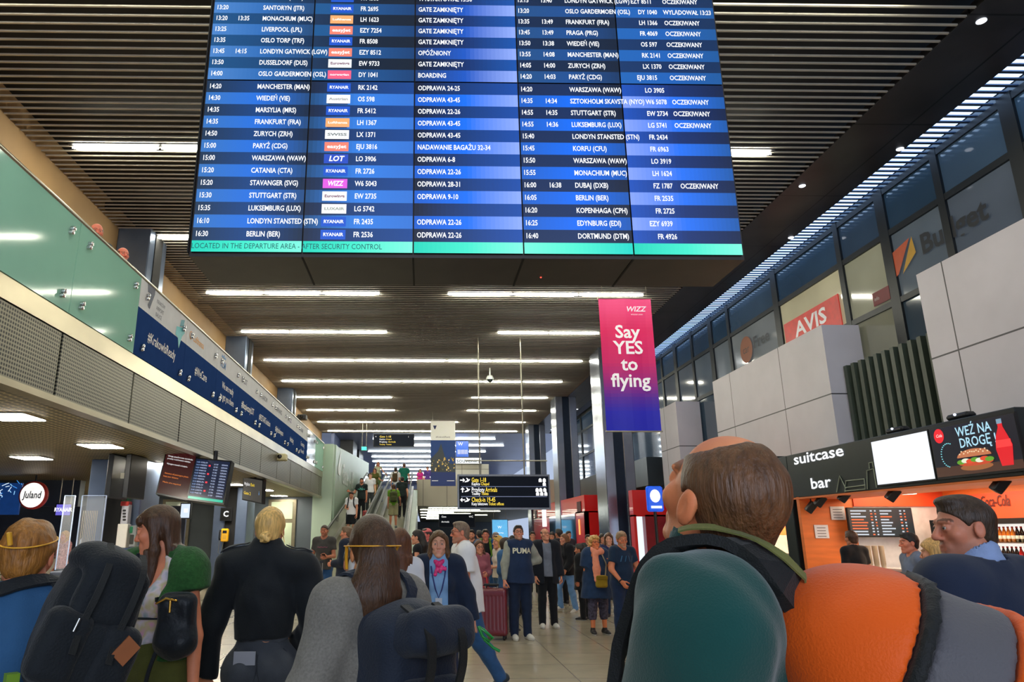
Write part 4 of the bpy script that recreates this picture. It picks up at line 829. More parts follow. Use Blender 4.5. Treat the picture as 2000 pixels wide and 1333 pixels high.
for z, row in ((1.2, 'middle'), (1.5, 'top'), (.85, 'lower')):
    for k in range(22):
        y = 10.95 + k * .085; pr = protos[(k // 4 + (z > 1.3)) % 4]
        if nb < 4 and z == 1.2 and k % 4 == 0 and protos[k // 4 % 4].location[2] == 1.2 and False: continue
        c_ = pr.copy(); COL.objects.link(c_); c_.location = (9.16, y, z + .001)
        for ch in pr.children: d = ch.copy(); COL.objects.link(d); d.parent = c_
        tag(c_, 'small capped drink bottle standing on the %s shelf of the lit fridge' % row, 'bottle', 'bottles on the %s fridge shelf' % row); nb += 1
for pr in protos:
    for ch in list(pr.children): bpy.data.objects.remove(ch)
    bpy.data.objects.remove(pr)
# bar counter and cups
e = empty('bar_counter', (8.1, 11.2, 0), 'bar counter with grey front under the bar sign', 'counter'); c = e.location
q = MB(); q.box((8.2, 8.2, 0), (8.8, 13.2, 1.0), WL, bev=.01); q.build('body', e, c); q = MB(); q.box((8.15, 8.1, 1.0), (8.85, 13.25, 1.05), GLOSS, S(210, 210, 214), bev=.01); q.build('counter_top', e, c)
for k in range(4):
    p = aty(1683 + 13 * k, 1078, 12.5); q = MB()
    for t in range(9): q.lathe([(.03 + .0012 * t, .0 + .035 * t), (.042, .035 * t + .1), (.044, .035 * t + .1)], ATT, S(232, 214, 190), n=12, c=(p[0], 12.5, 1.05))
    tag(q.build('cup_stack', None, (p[0], 12.5, 1.05)), 'tall stack of cream paper cups on the bar counter', 'cups', 'cup stacks on the bar counter')
# end post and lit box of the next front
q = MB(); q.box((7.0, 13.73, 0), (7.9, 14.1, 3.08), mat('sign_black'), bev=.01); structure(q.build('trim_bar_post'))
e = empty('light_box', (7.0, 15.2, 2.4), 'white lit sign box beyond the left end of the bar sign', 'sign'); c = e.location
q = MB(); q.box((7.02, 14.15, 2.3), (7.5, 17.5, 3.12), BLACK); q.build('case', e, c); q = MB(); q.box((7.0, 14.2, 2.33), (7.03, 17.4, 3.09), mat('lit_face'), (.9, .92, .95)); q.build('face', e, c)
q = MB(); q.box((7.05, 14.1, 1.9), (7.4, 18.5, 2.28), ORR); q.box((7.9, 14.1, 0), (8.6, 18.5, 1.9), ORW); structure(q.build('trim_next_bar'))
q = MB(); q.text('suitcase', .22, (7.04, 15.6, 2.08), YB, ZU, BAR, bold=.02); tag(q.build('bar_lettering'), 'small white bar lettering on the orange band under the lit sign box', 'sign')
e = empty('display_counter', (7.6, 15.4, 0), 'lit display counter at the far end of the bar below the orange band', 'counter'); c = e.location
q = MB(); q.box((7.3, 14.3, 0), (7.9, 17.5, 1.25), ATT, S(180, 170, 150)); q.build('body', e, c); q = MB(); q.box((7.35, 14.35, 1.25), (7.85, 17.4, 1.6), mat('lit_face'), S(255, 226, 190)); q.build('lit_case', e, c)
# bar lamps (the spots and pendants give this light)
lamp('bar_spot_light', 'AREA', (8.6, 11.0, 2.46), 130, (1, .78, .5), 1.2, size_y=4.4)
lamp('next_bar_light', 'AREA', (7.6, 16.2, 1.88), 30, (1, .72, .45), .5, size_y=3)

# ================================================================ red kiosk, red portal, blue pedestal sign
RED = mat('red_panel', S(226, 26, 26), .35, 0, (1, .05), coat=.3)
m = MB(); m.box((6.35, 28.6, 2.45), (8.6, 42, 3.12), RED); m.box((6.35, 28.6, 0), (6.5, 30.4, 2.5), RED); m.box((6.35, 28.6, 0), (8.6, 28.8, 2.5), RED); m.box((6.35, 36.6, 0), (6.5, 42, 2.5), RED); m.box((7.6, 28.6, 0), (8.6, 42, 3.0), RED)
e = tag(m.build('red_kiosk'), 'bright red shop kiosk with white logo behind the crowd, left of the column', 'kiosk')
q = MB(); q.box((6.32, 30.4, .02), (6.36, 36.6, 2.45), mat('shop_glass', S(40, 52, 66), .08, coat=.6)); q.build('glass_front', e); q = MB(); 
q.poly([(0, 0), (.9, 0), (.9, .35), (.75, .8), (.5, .9), (.1, .85), (-.1, .4)], mat('lit_face'), (.95, .95, .95), (6.33, 38.6, 2.1), YB, ZU); q.box((6.325, 37.6, 2.0), (6.345, 38.8, 3.0), mat('lit_face'), (.95, .94, .93)); q.build('white_logo', e)
for y in (29.2, 40.6): q = MB(); q.box((6.32, y, 2.5), (6.36, y + .7, 2.9), ATT, S(80, 20, 18)); q.build('vent', e)
q = MB(); q.box((7.1, 28.57, 1.2), (7.45, 28.61, 2.2), ATT, S(90, 10, 14)); q.build('wall_niche', e)
q = MB(); q.box((6.325, 29.6, 1.6), (6.345, 29.8, 2.2), mat('lit_face'), S(255, 170, 90)); q.build('wall_light', e)
m = MB(); m.box((6.5, 22.5, 2.15), (7.85, 22.9, 2.95), RED); m.box((6.5, 22.5, 0), (6.58, 22.9, 2.2), RED); m.box((6.85, 22.5, 0), (7.85, 22.9, 2.2), mat('dark_red', S(140, 16, 30), .4)); e = tag(m.build('red_portal'), 'red shop portal with lit doorway right of the polished column', 'kiosk')
q = MB(); q.box((6.58, 22.8, 0), (6.85, 22.85, 2.15), emis('doorway_light', .9, (.8, .88, 1))); q.build('lit_doorway', e)
p = aty(1279, 976, 18); e = empty('pedestal_sign', (p[0], 18, 0), 'blue lit sign with white droplet on a pole left of the bar', 'sign'); c = e.location
a, b = aty(1266, 1000, 18), aty(1294, 950, 18); q = MB(); q.box((a[0], 18, a[2]), (b[0], 18.12, b[2]), mat('lit_face'), S(26, 76, 190), bev=.04); q.build('sign_box', e, c)
q = MB(); q.add([(a[0] + .2 + .13 * math.cos(t * .4), 17.99, a[2] + .38 + .16 * math.sin(t * .4)) for t in range(16)], [tuple(range(16))], EM1, (.95, .97, 1)); q.box((a[0] + .08, 17.98, a[2] + .08), (b[0] - .06, 17.99, a[2] + .14), EM1, (.9, .95, 1)); q.build('white_mark', e, c)
q = MB(); q.tube([(p[0], 18.06, 0), (p[0], 18.06, a[2])], .04, BLACK); q.build('pole', e, c); q = MB(); q.lathe([(0, 0), (.25, 0), (.25, .03), (0, .05)], BLACK, c=(p[0], 18.06, 0)); q.build('base', e, c)

# ================================================================ rental office signs in the right windows
def office(name, lb, u0, v0, u1, v1, bg, t, tc, **k):
    ya, yb = atx(u0, v1, RX - .02)[1], atx(u1, v0, RX - .02)[1]; zt, zb_ = atx(u0, v0, RX - .02)[2], atx((u0 + u1) / 2, v1, RX - .02)[2]
    e = empty(name, (RX, (ya + yb) / 2, zb_), lb, 'sign'); q = MB()
    if bg: q.box((RX - .03, yb, zb_), (RX - .01, ya, zt), mat('lit_face') if k.pop('lit', 0) else ATT, bg)
    return e, q, ya, yb, zb_, zt
e, q, ya, yb, zb_, zt = office('rental_sign', 'red rental sign with white capitals in a lit office window', 1533, 575, 1637, 645, None, '', None)
z0_, z1_ = 5.82, 6.5; q.box((RX - .035, yb, z0_), (RX - .015, ya, z1_), mat('sign_lit_soft', None, .4, emit=.12), S(214, 44, 36)); q.text('AVIS', .48, (RX - .04, (ya + yb) / 2, 6.2), YB, ZU, mat('sign_lit_soft'), (.9, .88, .86), bold=.025, align='CENTER', fit=abs(ya - yb) * .58); q.build('sign_face', e, e.location)
def wtext(name, lb, u, v, t, sz, col, u2, logo=None, bold=.03):
    p, p2 = atx(u, v, RX - .03), atx(u2, v - .5 * (u2 - u), RX - .03); e = empty(name, tuple(p), lb, 'sign'); q = MB(); q.text(t, sz, (RX - .03, p[1], p[2]), YB, ZU, ATT, col, bold=bold, fit=abs(p[1] - p2[1])); q.build('lettering', e, e.location)
    if logo: q = MB(); logo(q, p); q.build('logo', e, e.location)
def lg_bud(q, p):
    for pts, c in (([(0, 0), (.62, .12), (.2, -.42), (.1, -.45)], S(206, 92, 50)), ([(.68, .12), (.72, -.2), (.3, -.46)], S(206, 160, 50))): q.poly(pts, ATT, c, (RX - .035, p[1] + .85, p[2] + .15), YB, ZU)
wtext('rental_sign', 'dark rental lettering with orange and yellow mark on the upper right windows', 1798, 482, 'Budget', .5, S(16, 24, 36), 1928, lg_bud)
wtext('rental_sign', 'thin dark rental lettering with brown disc on the office window left of the red sign', 1471, 672, 'Free', .42, S(40, 50, 60), 1502, lambda q, p: (q.disc((RX - .034, p[1] + .42, p[2] - .05), .36, ATT, S(150, 80, 40), YB, ZU), q.text('car', .3, (RX - .038, p[1] + .62, p[2] - .05), YB, ZU, ATT, S(70, 50, 40))))
e, q, ya, yb, zb_, zt = office('rental_sign', 'black window sign with an e mark left of the brown disc sign', 1303, 760, 1349, 790, None, '', None)
q.box((RX - .04, yb, 5.0), (RX - .02, ya, 5.75), ATT, S(12, 26, 44)); q.text('e', .8, (RX - .045, yb + .9, 5.4), YB, ZU, ATT, S(70, 90, 110), bold=.03); q.build('sign_face', e, e.location)
p = atx(1723, 580, RX - .03); q = MB(); q.box((RX - .05, p[1] - .25, p[2] - .12), (RX - .03, p[1] + .25, p[2] + .14), ATT, S(120, 24, 36)); q.text('info', .1, (RX - .055, p[1] + .2, p[2]), YB, ZU, ATT, (.7, .6, .6)); tag(q.build('window_sticker', None, tuple(p)), 'small dark red sticker on the window right of the red rental sign', 'sign')
# ================================================================ figure modelling: blended solids turned into one smooth surface
A3 = lambda *q: np.array(q if len(q) > 1 else q[0], float)
def unit(v): v = A3(v); return v / (np.linalg.norm(v) + 1e-12)
class Field:
    def __init__(s, lo, hi, h):
        s.lo, s.h = A3(lo), h; s.n = [int(math.ceil((b - a) / h)) + 1 for a, b in zip(lo, hi)]
        s.ax = [np.arange(n, dtype=np.float32) * h + a for n, a in zip(s.n, lo)]; s.d = np.full(s.n, .3, np.float32)
    def blk(s, lo, hi):
        sl = tuple(slice(max(0, int((a - l) / s.h)), max(0, min(n, int((b - l) / s.h) + 2))) for a, b, l, n in zip(lo, hi, s.lo, s.n))
        x, y, z = (s.ax[i][sl[i]] for i in range(3))
        return sl, x[:, None, None], y[None, :, None], z[None, None, :]
    def mix(s, sl, d, k, op):
        a = s.d[sl]
        if a.size == 0: return
        if op == 'u':
            if k <= 0: s.d[sl] = np.minimum(a, d)
            else: h = np.clip(.5 + .5 * (a - d) / k, 0, 1); s.d[sl] = a + (d - a) * h - k * h * (1 - h)
        else:
            d = -d; 
            if k <= 0: s.d[sl] = np.maximum(a, d)
            else: h = np.clip(.5 - .5 * (a - d) / k, 0, 1); s.d[sl] = a + (d - a) * h + k * h * (1 - h)
    def cap(s, a, b, r1, r2=None, k=.02, op='u', flat=None, cut=None):
        """rounded cone; flat = (direction, factor) thins it; cut = keep only before the end plane"""
        a, b = A3(a), A3(b); r2 = r1 if r2 is None else r2; R = max(r1, r2) + max(k, .02) + 2 * s.h
        sl, x, y, z = s.blk(np.minimum(a, b) - R, np.maximum(a, b) + R); v = b - a; L2 = float(v @ v) + 1e-12
        px, py, pz = x - a[0], y - a[1], z - a[2]; t = np.clip((px * v[0] + py * v[1] + pz * v[2]) / L2, 0, 1)
        qx, qy, qz = px - t * v[0], py - t * v[1], pz - t * v[2]
        if flat: n = unit(flat[0]); w = (flat[1] - 1) * (qx * n[0] + qy * n[1] + qz * n[2]); qx, qy, qz = qx + w * n[0], qy + w * n[1], qz + w * n[2]
        d = np.sqrt(qx * qx + qy * qy + qz * qz) - (r1 + (r2 - r1) * t)
        if flat: d = d / math.sqrt(flat[1])
        if cut:
            L = math.sqrt(L2); d = np.maximum(d, (px * v[0] + py * v[1] + pz * v[2]) / L - L * cut)
        s.mix(sl, d, k, op); return s
    def ell(s, c, r, k=.02, op='u', R=None):
        c, r = A3(c), A3(r); m = max(r) + max(k, .02) + 2 * s.h; sl, x, y, z = s.blk(c - m, c + m); q = [x - c[0], y - c[1], z - c[2]]
        if R is not None: q = [q[0] * R[0, i] + q[1] * R[1, i] + q[2] * R[2, i] for i in range(3)]
        k0 = np.sqrt((q[0] / r[0]) ** 2 + (q[1] / r[1]) ** 2 + (q[2] / r[2]) ** 2)
        k1 = np.sqrt((q[0] / r[0] ** 2) ** 2 + (q[1] / r[1] ** 2) ** 2 + (q[2] / r[2] ** 2) ** 2) + 1e-9
        s.mix(sl, k0 * (k0 - 1) / k1, k, op); return s
    def box(s, c, b, r=.02, k=.02, op='u', R=None):
        c, b = A3(c), A3(b); m = np.linalg.norm(b) + max(k, .02) + 2 * s.h; sl, x, y, z = s.blk(c - m, c + m); q = [x - c[0], y - c[1], z - c[2]]
        if R is not None: q = [q[0] * R[0, i] + q[1] * R[1, i] + q[2] * R[2, i] for i in range(3)]
        q = [np.abs(q[i]) - (b[i] - r) for i in range(3)]
        d = np.sqrt(sum(np.maximum(w, 0) ** 2 for w in q)) + np.minimum(np.maximum(np.maximum(q[0], q[1]), q[2]), 0) - r
        s.mix(sl, d, k, op); return s
    def plane(s, n, c):
        """keep n.p < c"""
        n = A3(n); x, y, z = s.ax[0][:, None, None], s.ax[1][None, :, None], s.ax[2][None, None, :]
        s.d = np.maximum(s.d, (x * n[0] + y * n[1] + z * n[2] - c).astype(np.float32)); return s
    def folds(s, amp, sc, seed=0, stretch=(1, 1, 1)):
        rg = np.random.RandomState(seed); x, y, z = s.ax[0][:, None, None] * stretch[0], s.ax[1][None, :, None] * stretch[1], s.ax[2][None, None, :] * stretch[2]; w = 0
        for i in range(5):
            v = rg.normal(size=3); v = v / np.linalg.norm(v) * sc * (.6 + .5 * i); ph = rg.uniform(0, 6.28)
            w = w + np.sin(x * v[0] + y * v[1] + z * v[2] + ph + 1.3 * np.sin(x * v[1] - z * v[0] * .7)) / (1 + .6 * i)
        s.d = s.d + (amp * .5 * w).astype(np.float32); return s
    def copy(s):
        f = Field.__new__(Field); f.lo, f.h, f.n, f.ax, f.d = s.lo, s.h, s.n, s.ax, s.d.copy(); return f
    def val(s, P):
        g = (A3(P) - s.lo) / s.h; i = [min(max(int(q), 0), n - 2) for q, n in zip(g, s.n)]; f = [float(q - j) for q, j in zip(g, i)]
        c = s.d[i[0]:i[0] + 2, i[1]:i[1] + 2, i[2]:i[2] + 2]; c = c[0] * (1 - f[0]) + c[1] * f[0]; c = c[0] * (1 - f[1]) + c[1] * f[1]; return float(c[0] * (1 - f[2]) + c[1] * f[2])
    def grad(s, P):
        e = s.h; return unit([s.val(A3(P) + e * np.eye(3)[i]) - s.val(A3(P) - e * np.eye(3)[i]) for i in range(3)])
    def snap(s, P, off=0.0):
        P = A3(P)
        for _ in range(6): P = P - s.grad(P) * (s.val(P) - off) * .9
        return P
    def mesh(s):
        d = s.d; d = np.pad(d, 1, constant_values=.3); lo = s.lo - s.h; g = d < 0
        c = [g[i:i - 1 or None, j:j - 1 or None, k:k - 1 or None] for i in (0, 1) for j in (0, 1) for k in (0, 1)]
        cnt = sum(q.astype(np.int8) for q in c); I = np.argwhere((cnt > 0) & (cnt < 8))
        if not len(I): return np.zeros((0, 3)), np.zeros((0, 4), int)
        off = np.array([(i, j, k) for i in (0, 1) for j in (0, 1) for k in (0, 1)]); D = [d[I[:, 0] + o[0], I[:, 1] + o[1], I[:, 2] + o[2]] for o in off]
        acc = np.zeros((len(I), 3)); n = np.zeros(len(I))
        for a in range(8):
            for b in range(a + 1, 8):
                if np.abs(off[a] - off[b]).sum() != 1: continue
                x = (D[a] < 0) != (D[b] < 0); t = np.where(x, D[a] / (D[a] - D[b] + 1e-12), 0)
                acc += x[:, None] * (off[a] + t[:, None] * (off[b] - off[a])); n += x
        V = lo + (I + acc / n[:, None]) * s.h; ix = np.full(cnt.shape, -1, np.int64); ix[I[:, 0], I[:, 1], I[:, 2]] = np.arange(len(I)); Q = []
        for ax in range(3):
            sa = [slice(1, -1)] * 3; sb = [slice(1, -1)] * 3; sa[ax] = slice(0, -1); sb[ax] = slice(1, None)
            A, B = g[tuple(sa)], g[tuple(sb)]; o1, o2 = [q for q in range(3) if q != ax]
            for flip in (0, 1):
                E = np.argwhere((A & ~B) if not flip else (~A & B))
                if not len(E): continue
                base = E.copy(); base[:, o1] += 1; base[:, o2] += 1; r = []
                for (u, v) in ((1, 1), (0, 1), (0, 0), (1, 0)):
                    p = base.copy(); p[:, o1] -= u; p[:, o2] -= v; r.append(ix[p[:, 0], p[:, 1], p[:, 2]])
                q = np.stack(r, 1); q = q if (flip == (ax == 1)) else q[:, ::-1]; Q.append(q)
        Q = np.concatenate(Q); return V, Q[:, ::-1]
def smooth_v(V, Q, it=1, lam=.5):
    for _ in range(it):
        acc = np.zeros_like(V); n = np.zeros(len(V))
        for i in range(4):
            for j in ((i + 1) % 4, (i - 1) % 4): np.add.at(acc, Q[:, i], V[Q[:, j]]); np.add.at(n, Q[:, i], 1)
        V = V + lam * (acc / np.maximum(n, 1)[:, None] - V)
    return V
def solid(name, f, m, parent, vcol=None, it=1, M=None):
    V, Q = f.mesh()
    if not len(V): return None
    V = smooth_v(V, Q, it); vc = vcol(V) if vcol else None
    if M is not None: V = V @ np.array(M.to_3x3()).T + np.array(M.translation)
    return raw_mesh(name, V, Q, [m], parent, smooth=True, vcol=vc)

# ---------------------------------------------------------------- heads, hair, hands (kept per kind, in their own axes)
_hc = {}
def head_geo(fem, h, nose=1.0):
    key = ('h', fem, h, nose)
    if key in _hc: return _hc[key]
    f = Field((-.105, -.125, -.17), (.105, .14, .135), h); w = .94 if fem else 1.0
    f.ell((0, -.012, .035), (.074 * w, .093, .082), 0); f.ell((0, .022, -.03), (.058 * w, .066, .085), .03); f.cap((0, -.03, -.05), (0, -.035, -.16), .05 * w, .052 * w, .03)
    for sx in (-1, 1):
        f.cap((sx * .048 * w, -.005, -.062), (sx * .013, .066, -.1), .018, .016, .022); f.ell((sx * .043 * w, .058, -.022), (.022, .022, .022), .02)
        f.ell((sx * .031, .104, .002), (.02, .02, .013), .012, 's'); f.cap((sx * .012, .091, .026), (sx * .045, .078, .024), .009, .007, .014)
        f.ell((sx * .0315, .0805, .002), (.0142, .0142, .0142), .004)
        f.ell((sx * .077 * w, -.008, -.004), (.009, .019, .032), .008); f.ell((sx * .088 * w, -.004, .0), (.006, .010, .018), .004, 's')
        f.ell((sx * .0125, .097, -.036), (.009, .011, .0075), .008)
    f.cap((0, .089, .014), (0, .109 + .006 * (nose - 1), -.031), .007, .011 * nose, .012); f.ell((0, .077, -.103), (.021, .018, .015), .018)
    f.ell((0, .077, -.068), (.03, .014, .022), .015)
    f.cap((-.019, .084, -.0645), (0, .0885, -.063), .0045, .0052, .006); f.cap((.019, .084, -.0645), (0, .0885, -.063), .0045, .0052, .006); f.cap((-.015, .084, -.0765), (.015, .084, -.0765), .0062, None, .006); f.cap((-.023, .093, -.0703), (.023, .093, -.0703), .0022, None, .003, 's')
    for sx in (-1, 1): f.ell((sx * .0315, .098, .0015), (.0125, .016, .0049), .0015, 's')
    V, Q = f.mesh(); V = smooth_v(V, Q, 1, .3); x, y, z = V.T; reg = np.zeros((len(V), 4))
    reg[:, 0] = ((np.abs(z + .0708) < .0125) & (np.abs(x) < .023 - .4 * np.abs(z + .07)) & (y > .08))            # lips
    bz = .027 + .006 * np.sin(np.clip((np.abs(x) - .01) / .04, 0, 1) * 3.1); reg[:, 1] = ((np.abs(z - bz) < .0048) & (np.abs(x) > .011) & (np.abs(x) < .05) & (y > .05))   # brows
    reg[:, 2] = np.clip(np.exp(-((np.abs(x) - .04) ** 2 + (z + .03) ** 2) / .0008) * (y > .03) + np.exp(-(x ** 2 + (z + .035) ** 2 + (y - .11) ** 2) / .0003) + (np.abs(x) > .079 * w) * .8, 0, 1)
    reg[:, 3] = np.clip(np.minimum((y + .005) / .03, 1), 0, 1) * np.clip((-.045 - z) / .012, 0, 1) * np.clip((z + .13) / .02, 0, 1)      # beard zone
    reg[:, 3] = np.maximum(reg[:, 3] * (1 - reg[:, 0]), ((np.abs(z + .053) < .006) & (np.abs(x) < .03) & (y > .08)) * 1.0)
    _hc[key] = (V, Q, reg); return _hc[key]
def hair_geo(style, fem, h):
    key = ('r', style, fem, h)
    if key in _hc: return _hc[key]
    w = .94 if fem else 1.0; low = {'long': -.5, 'bangs': -.44, 'pony': -.34, 'bob': -.2, 'wavy': -.3}.get(style, -.15)
    f = Field((-.16, -.22, low), (.16, .16, .17), h)
    t = {'buzz': .0045, 'short': .011, 'crop': .008, 'balding': .005, 'fade': .006, 'bun': .013, 'pony': .016, 'long': .014, 'bangs': .015, 'bob': .02, 'curly': .03, 'wavy': .022, 'tuft': .007, 'receding': .0045}[style]
    f.ell((0, -.012, .035), (.074 * w + t, .093 + t, .082 + t), 0); f.ell((0, -.052, -.025), (.058 * w + t * .6, .045 + t * .6, .06), .02)
    if style in ('short', 'fade', 'tuft'): f.ell((0, .03, .098), (.055, .06, .024 - .006 * (style == 'tuft')), .02)
    if style == 'tuft': f.ell((.008, .062, .106), (.042, .03, .014), .015)
    f.plane((0, .72, -.70), .0108 if style not in ('curly',) else .02)
    f.plane((0, .25, -.97), .068 if style not in ('buzz', 'balding', 'fade', 'crop', 'receding') else .052)
    if style == 'receding': f.ell((0, .085, .12), (.075, .10, .075), .01, 's')
    if style == 'balding': f.plane((0, .5, .87), .055)
    for sx in (-1, 1): f.ell((sx * .085, .002, -.008), (.03, .022, .033), .004, 's')
    if style == 'bun': f.ell((0, -.125, -.035), (.036, .028, .03), .004); f.cap((-.016, -.15, -.03), (.018, -.148, -.048), .012, None, .004); f.cap((-.02, -.14, -.055), (.015, -.15, -.02), .01, None, .003); f.cap((.07, -.03, .0), (.092, -.05, -.07), .005, .002, .004)
    if style == 'pony':
        f.ell((0, -.105, -.02), (.04, .03, .03), .03); f.cap((0, -.1, -.03), (-.02, -.12, -.14), .078, .095, .03, flat=((0, 1, 0), 1.5)); f.cap((-.02, -.12, -.14), (-.01, -.115, -.27), .09, .05, .03, flat=((0, 1, 0), 1.5))
        for q in range(9): f.cap((-.08 + .018 * q, -.135, -.12), (-.1 + .022 * q, -.12 - .01 * (q % 2), -.27 - .012 * (q % 3)), .014, .006, .012)
    if style in ('long', 'bangs', 'wavy'):
        L = {'long': -.36, 'bangs': -.33, 'wavy': -.2}[style]
        for sx in (-1, 1):
            f.cap((sx * .066 * w, -.005, .05), (sx * .082, -.012, -.1), .026, .026, .02); f.cap((sx * .082, -.012, -.1), (sx * .088, .03 if style == 'bangs' else .01, L), .027, .018, .02)
            for q in range(5): f.cap((sx * (.05 + .01 * q), -.02 + .012 * q, -.1), (sx * (.05 + .014 * q), -.01 + .014 * q, L - .02 * (q % 3)), .014, .006, .008)
        f.cap((0, -.075, .0), (0, -.09, L), .085, .075, .02, flat=((0, 1, 0), 2.4))
        for q in range(8): f.cap((-.07 + .02 * q, -.105, -.1), (-.08 + .023 * q, -.11, L - .025 * (q % 3)), .016, .006, .01)
    if style in ('long', 'wavy', 'pony'): f.ell((0, .115, -.015), (.058, .078, .1), .012, 's')
    if style == 'bangs': f.ell((0, .115, -.06), (.052, .07, .095), .012, 's'); f.ell((0, .072, .058), (.062, .028, .034), .012)
    if style in ('bob', 'curly'):
        for sx in (-1, 1): f.cap((sx * .07 * w, -.012, .04), (sx * .074, -.005, -.075 if style == 'bob' else -.02), .03, .03, .02)
        f.cap((0, -.07, .0), (0, -.075, -.09 if style == 'bob' else -.05), .075, .07, .02, flat=((0, 1, 0), 1.8))
        if style == 'bob': f.ell((0, .07, .07), (.05, .02, .022), .01)
    f.folds(*{'curly': (.016, 55), 'bob': (.005, 60), 'wavy': (.008, 50), 'short': (.004, 110), 'tuft': (.003, 110), 'pony': (.005, 45)}.get(style, (.0025, 90)), 3, (1, 1, .35) if style not in ('curly', 'short', 'tuft') else (1, 1, 1))
    V, Q = f.mesh(); V = smooth_v(V, Q, 1, .5); _hc[key] = (V, Q); return _hc[key]
def hand_geo(curl, h, spread=1.0):
    """right hand: fingers along -z, palm towards -x, thumb towards +y"""
    key = ('m', curl, h, spread)
    if key in _hc: return _hc[key]
    f = Field((-.11, -.075, -.22), (.045, .11, .04), h)
    f.cap((0, 0, .03), (0, 0, -.01), .026, .028, .01, flat=((1, 0, 0), 1.3)); f.cap((0, .002, -.02), (0, .003, -.078), .036, .041, .015, flat=((1, 0, 0), 2.6)); f.ell((-.008, .028, -.035), (.016, .018, .032), .014)
    for y, L, r in ((.031, .074, .0088), (.0105, .083, .009), (-.0105, .077, .0087), (-.030, .06, .0076)):
        p = A3(0, y, -.083 if abs(y) < .02 else -.078); a = .15 * R_(curl); dy = y * .12 * spread
        for q, fr in enumerate((.45, .32, .23)):
            a += R_(curl) * (.7, 1.0, .7)[q]; n = p + L * fr * A3(-math.sin(a), dy * (1 - .6 * q), -math.cos(a)); f.cap(p, n, r * (1 - .08 * q), r * (1 - .08 * (q + 1)), .005); p = n
    p = A3(-.006, .032, -.022); q = p + A3(-.014, .034, -.034) * (1.0); e = q + A3(-.016 - .0003 * curl, .008 - .0004 * curl, -.030); g = e + A3(-.012 - .0002 * curl, -.002 - .0003 * curl, -.021)
    f.cap(p, q, .014, .0115, .01); f.cap(q, e, .0112, .0098, .006); f.cap(e, g, .0098, .008, .006)
    V, Q = f.mesh(); V = smooth_v(V, Q, 1, .3); _hc[key] = (V, Q); return _hc[key]

HAIRM = {}
def hair_mat(col):
    k = 'hair_%02x%02x%02x' % tuple(int(255 * c ** .45) for c in col)
    return mat(k, col, .42, 0, (26, .45), (60, .5), aniso=(3.5, 3.5, .5), spec=.4)
SKIN = mat('skin', None, .5, 0, (26, .06), (220, .06), spec=.35)
EYEM = mat('eye', None, .12, noise=None)
def cloth(name, col, rough=.85, scale=160, bump=.25, nz=(14, .16), sheen=.1): return mat(name, col, rough, 0, nz, (scale, bump), spec=.25, sheen=sheen)
LEATHER = cloth('black_leather', S(20, 26, 32), .42, 60, .3)
def headrot(yaw, pitch, roll): return np.array((Matrix.Rotation(R_(yaw), 3, 'Z') @ Matrix.Rotation(R_(pitch), 3, 'X') @ Matrix.Rotation(R_(roll), 3, 'Y')))

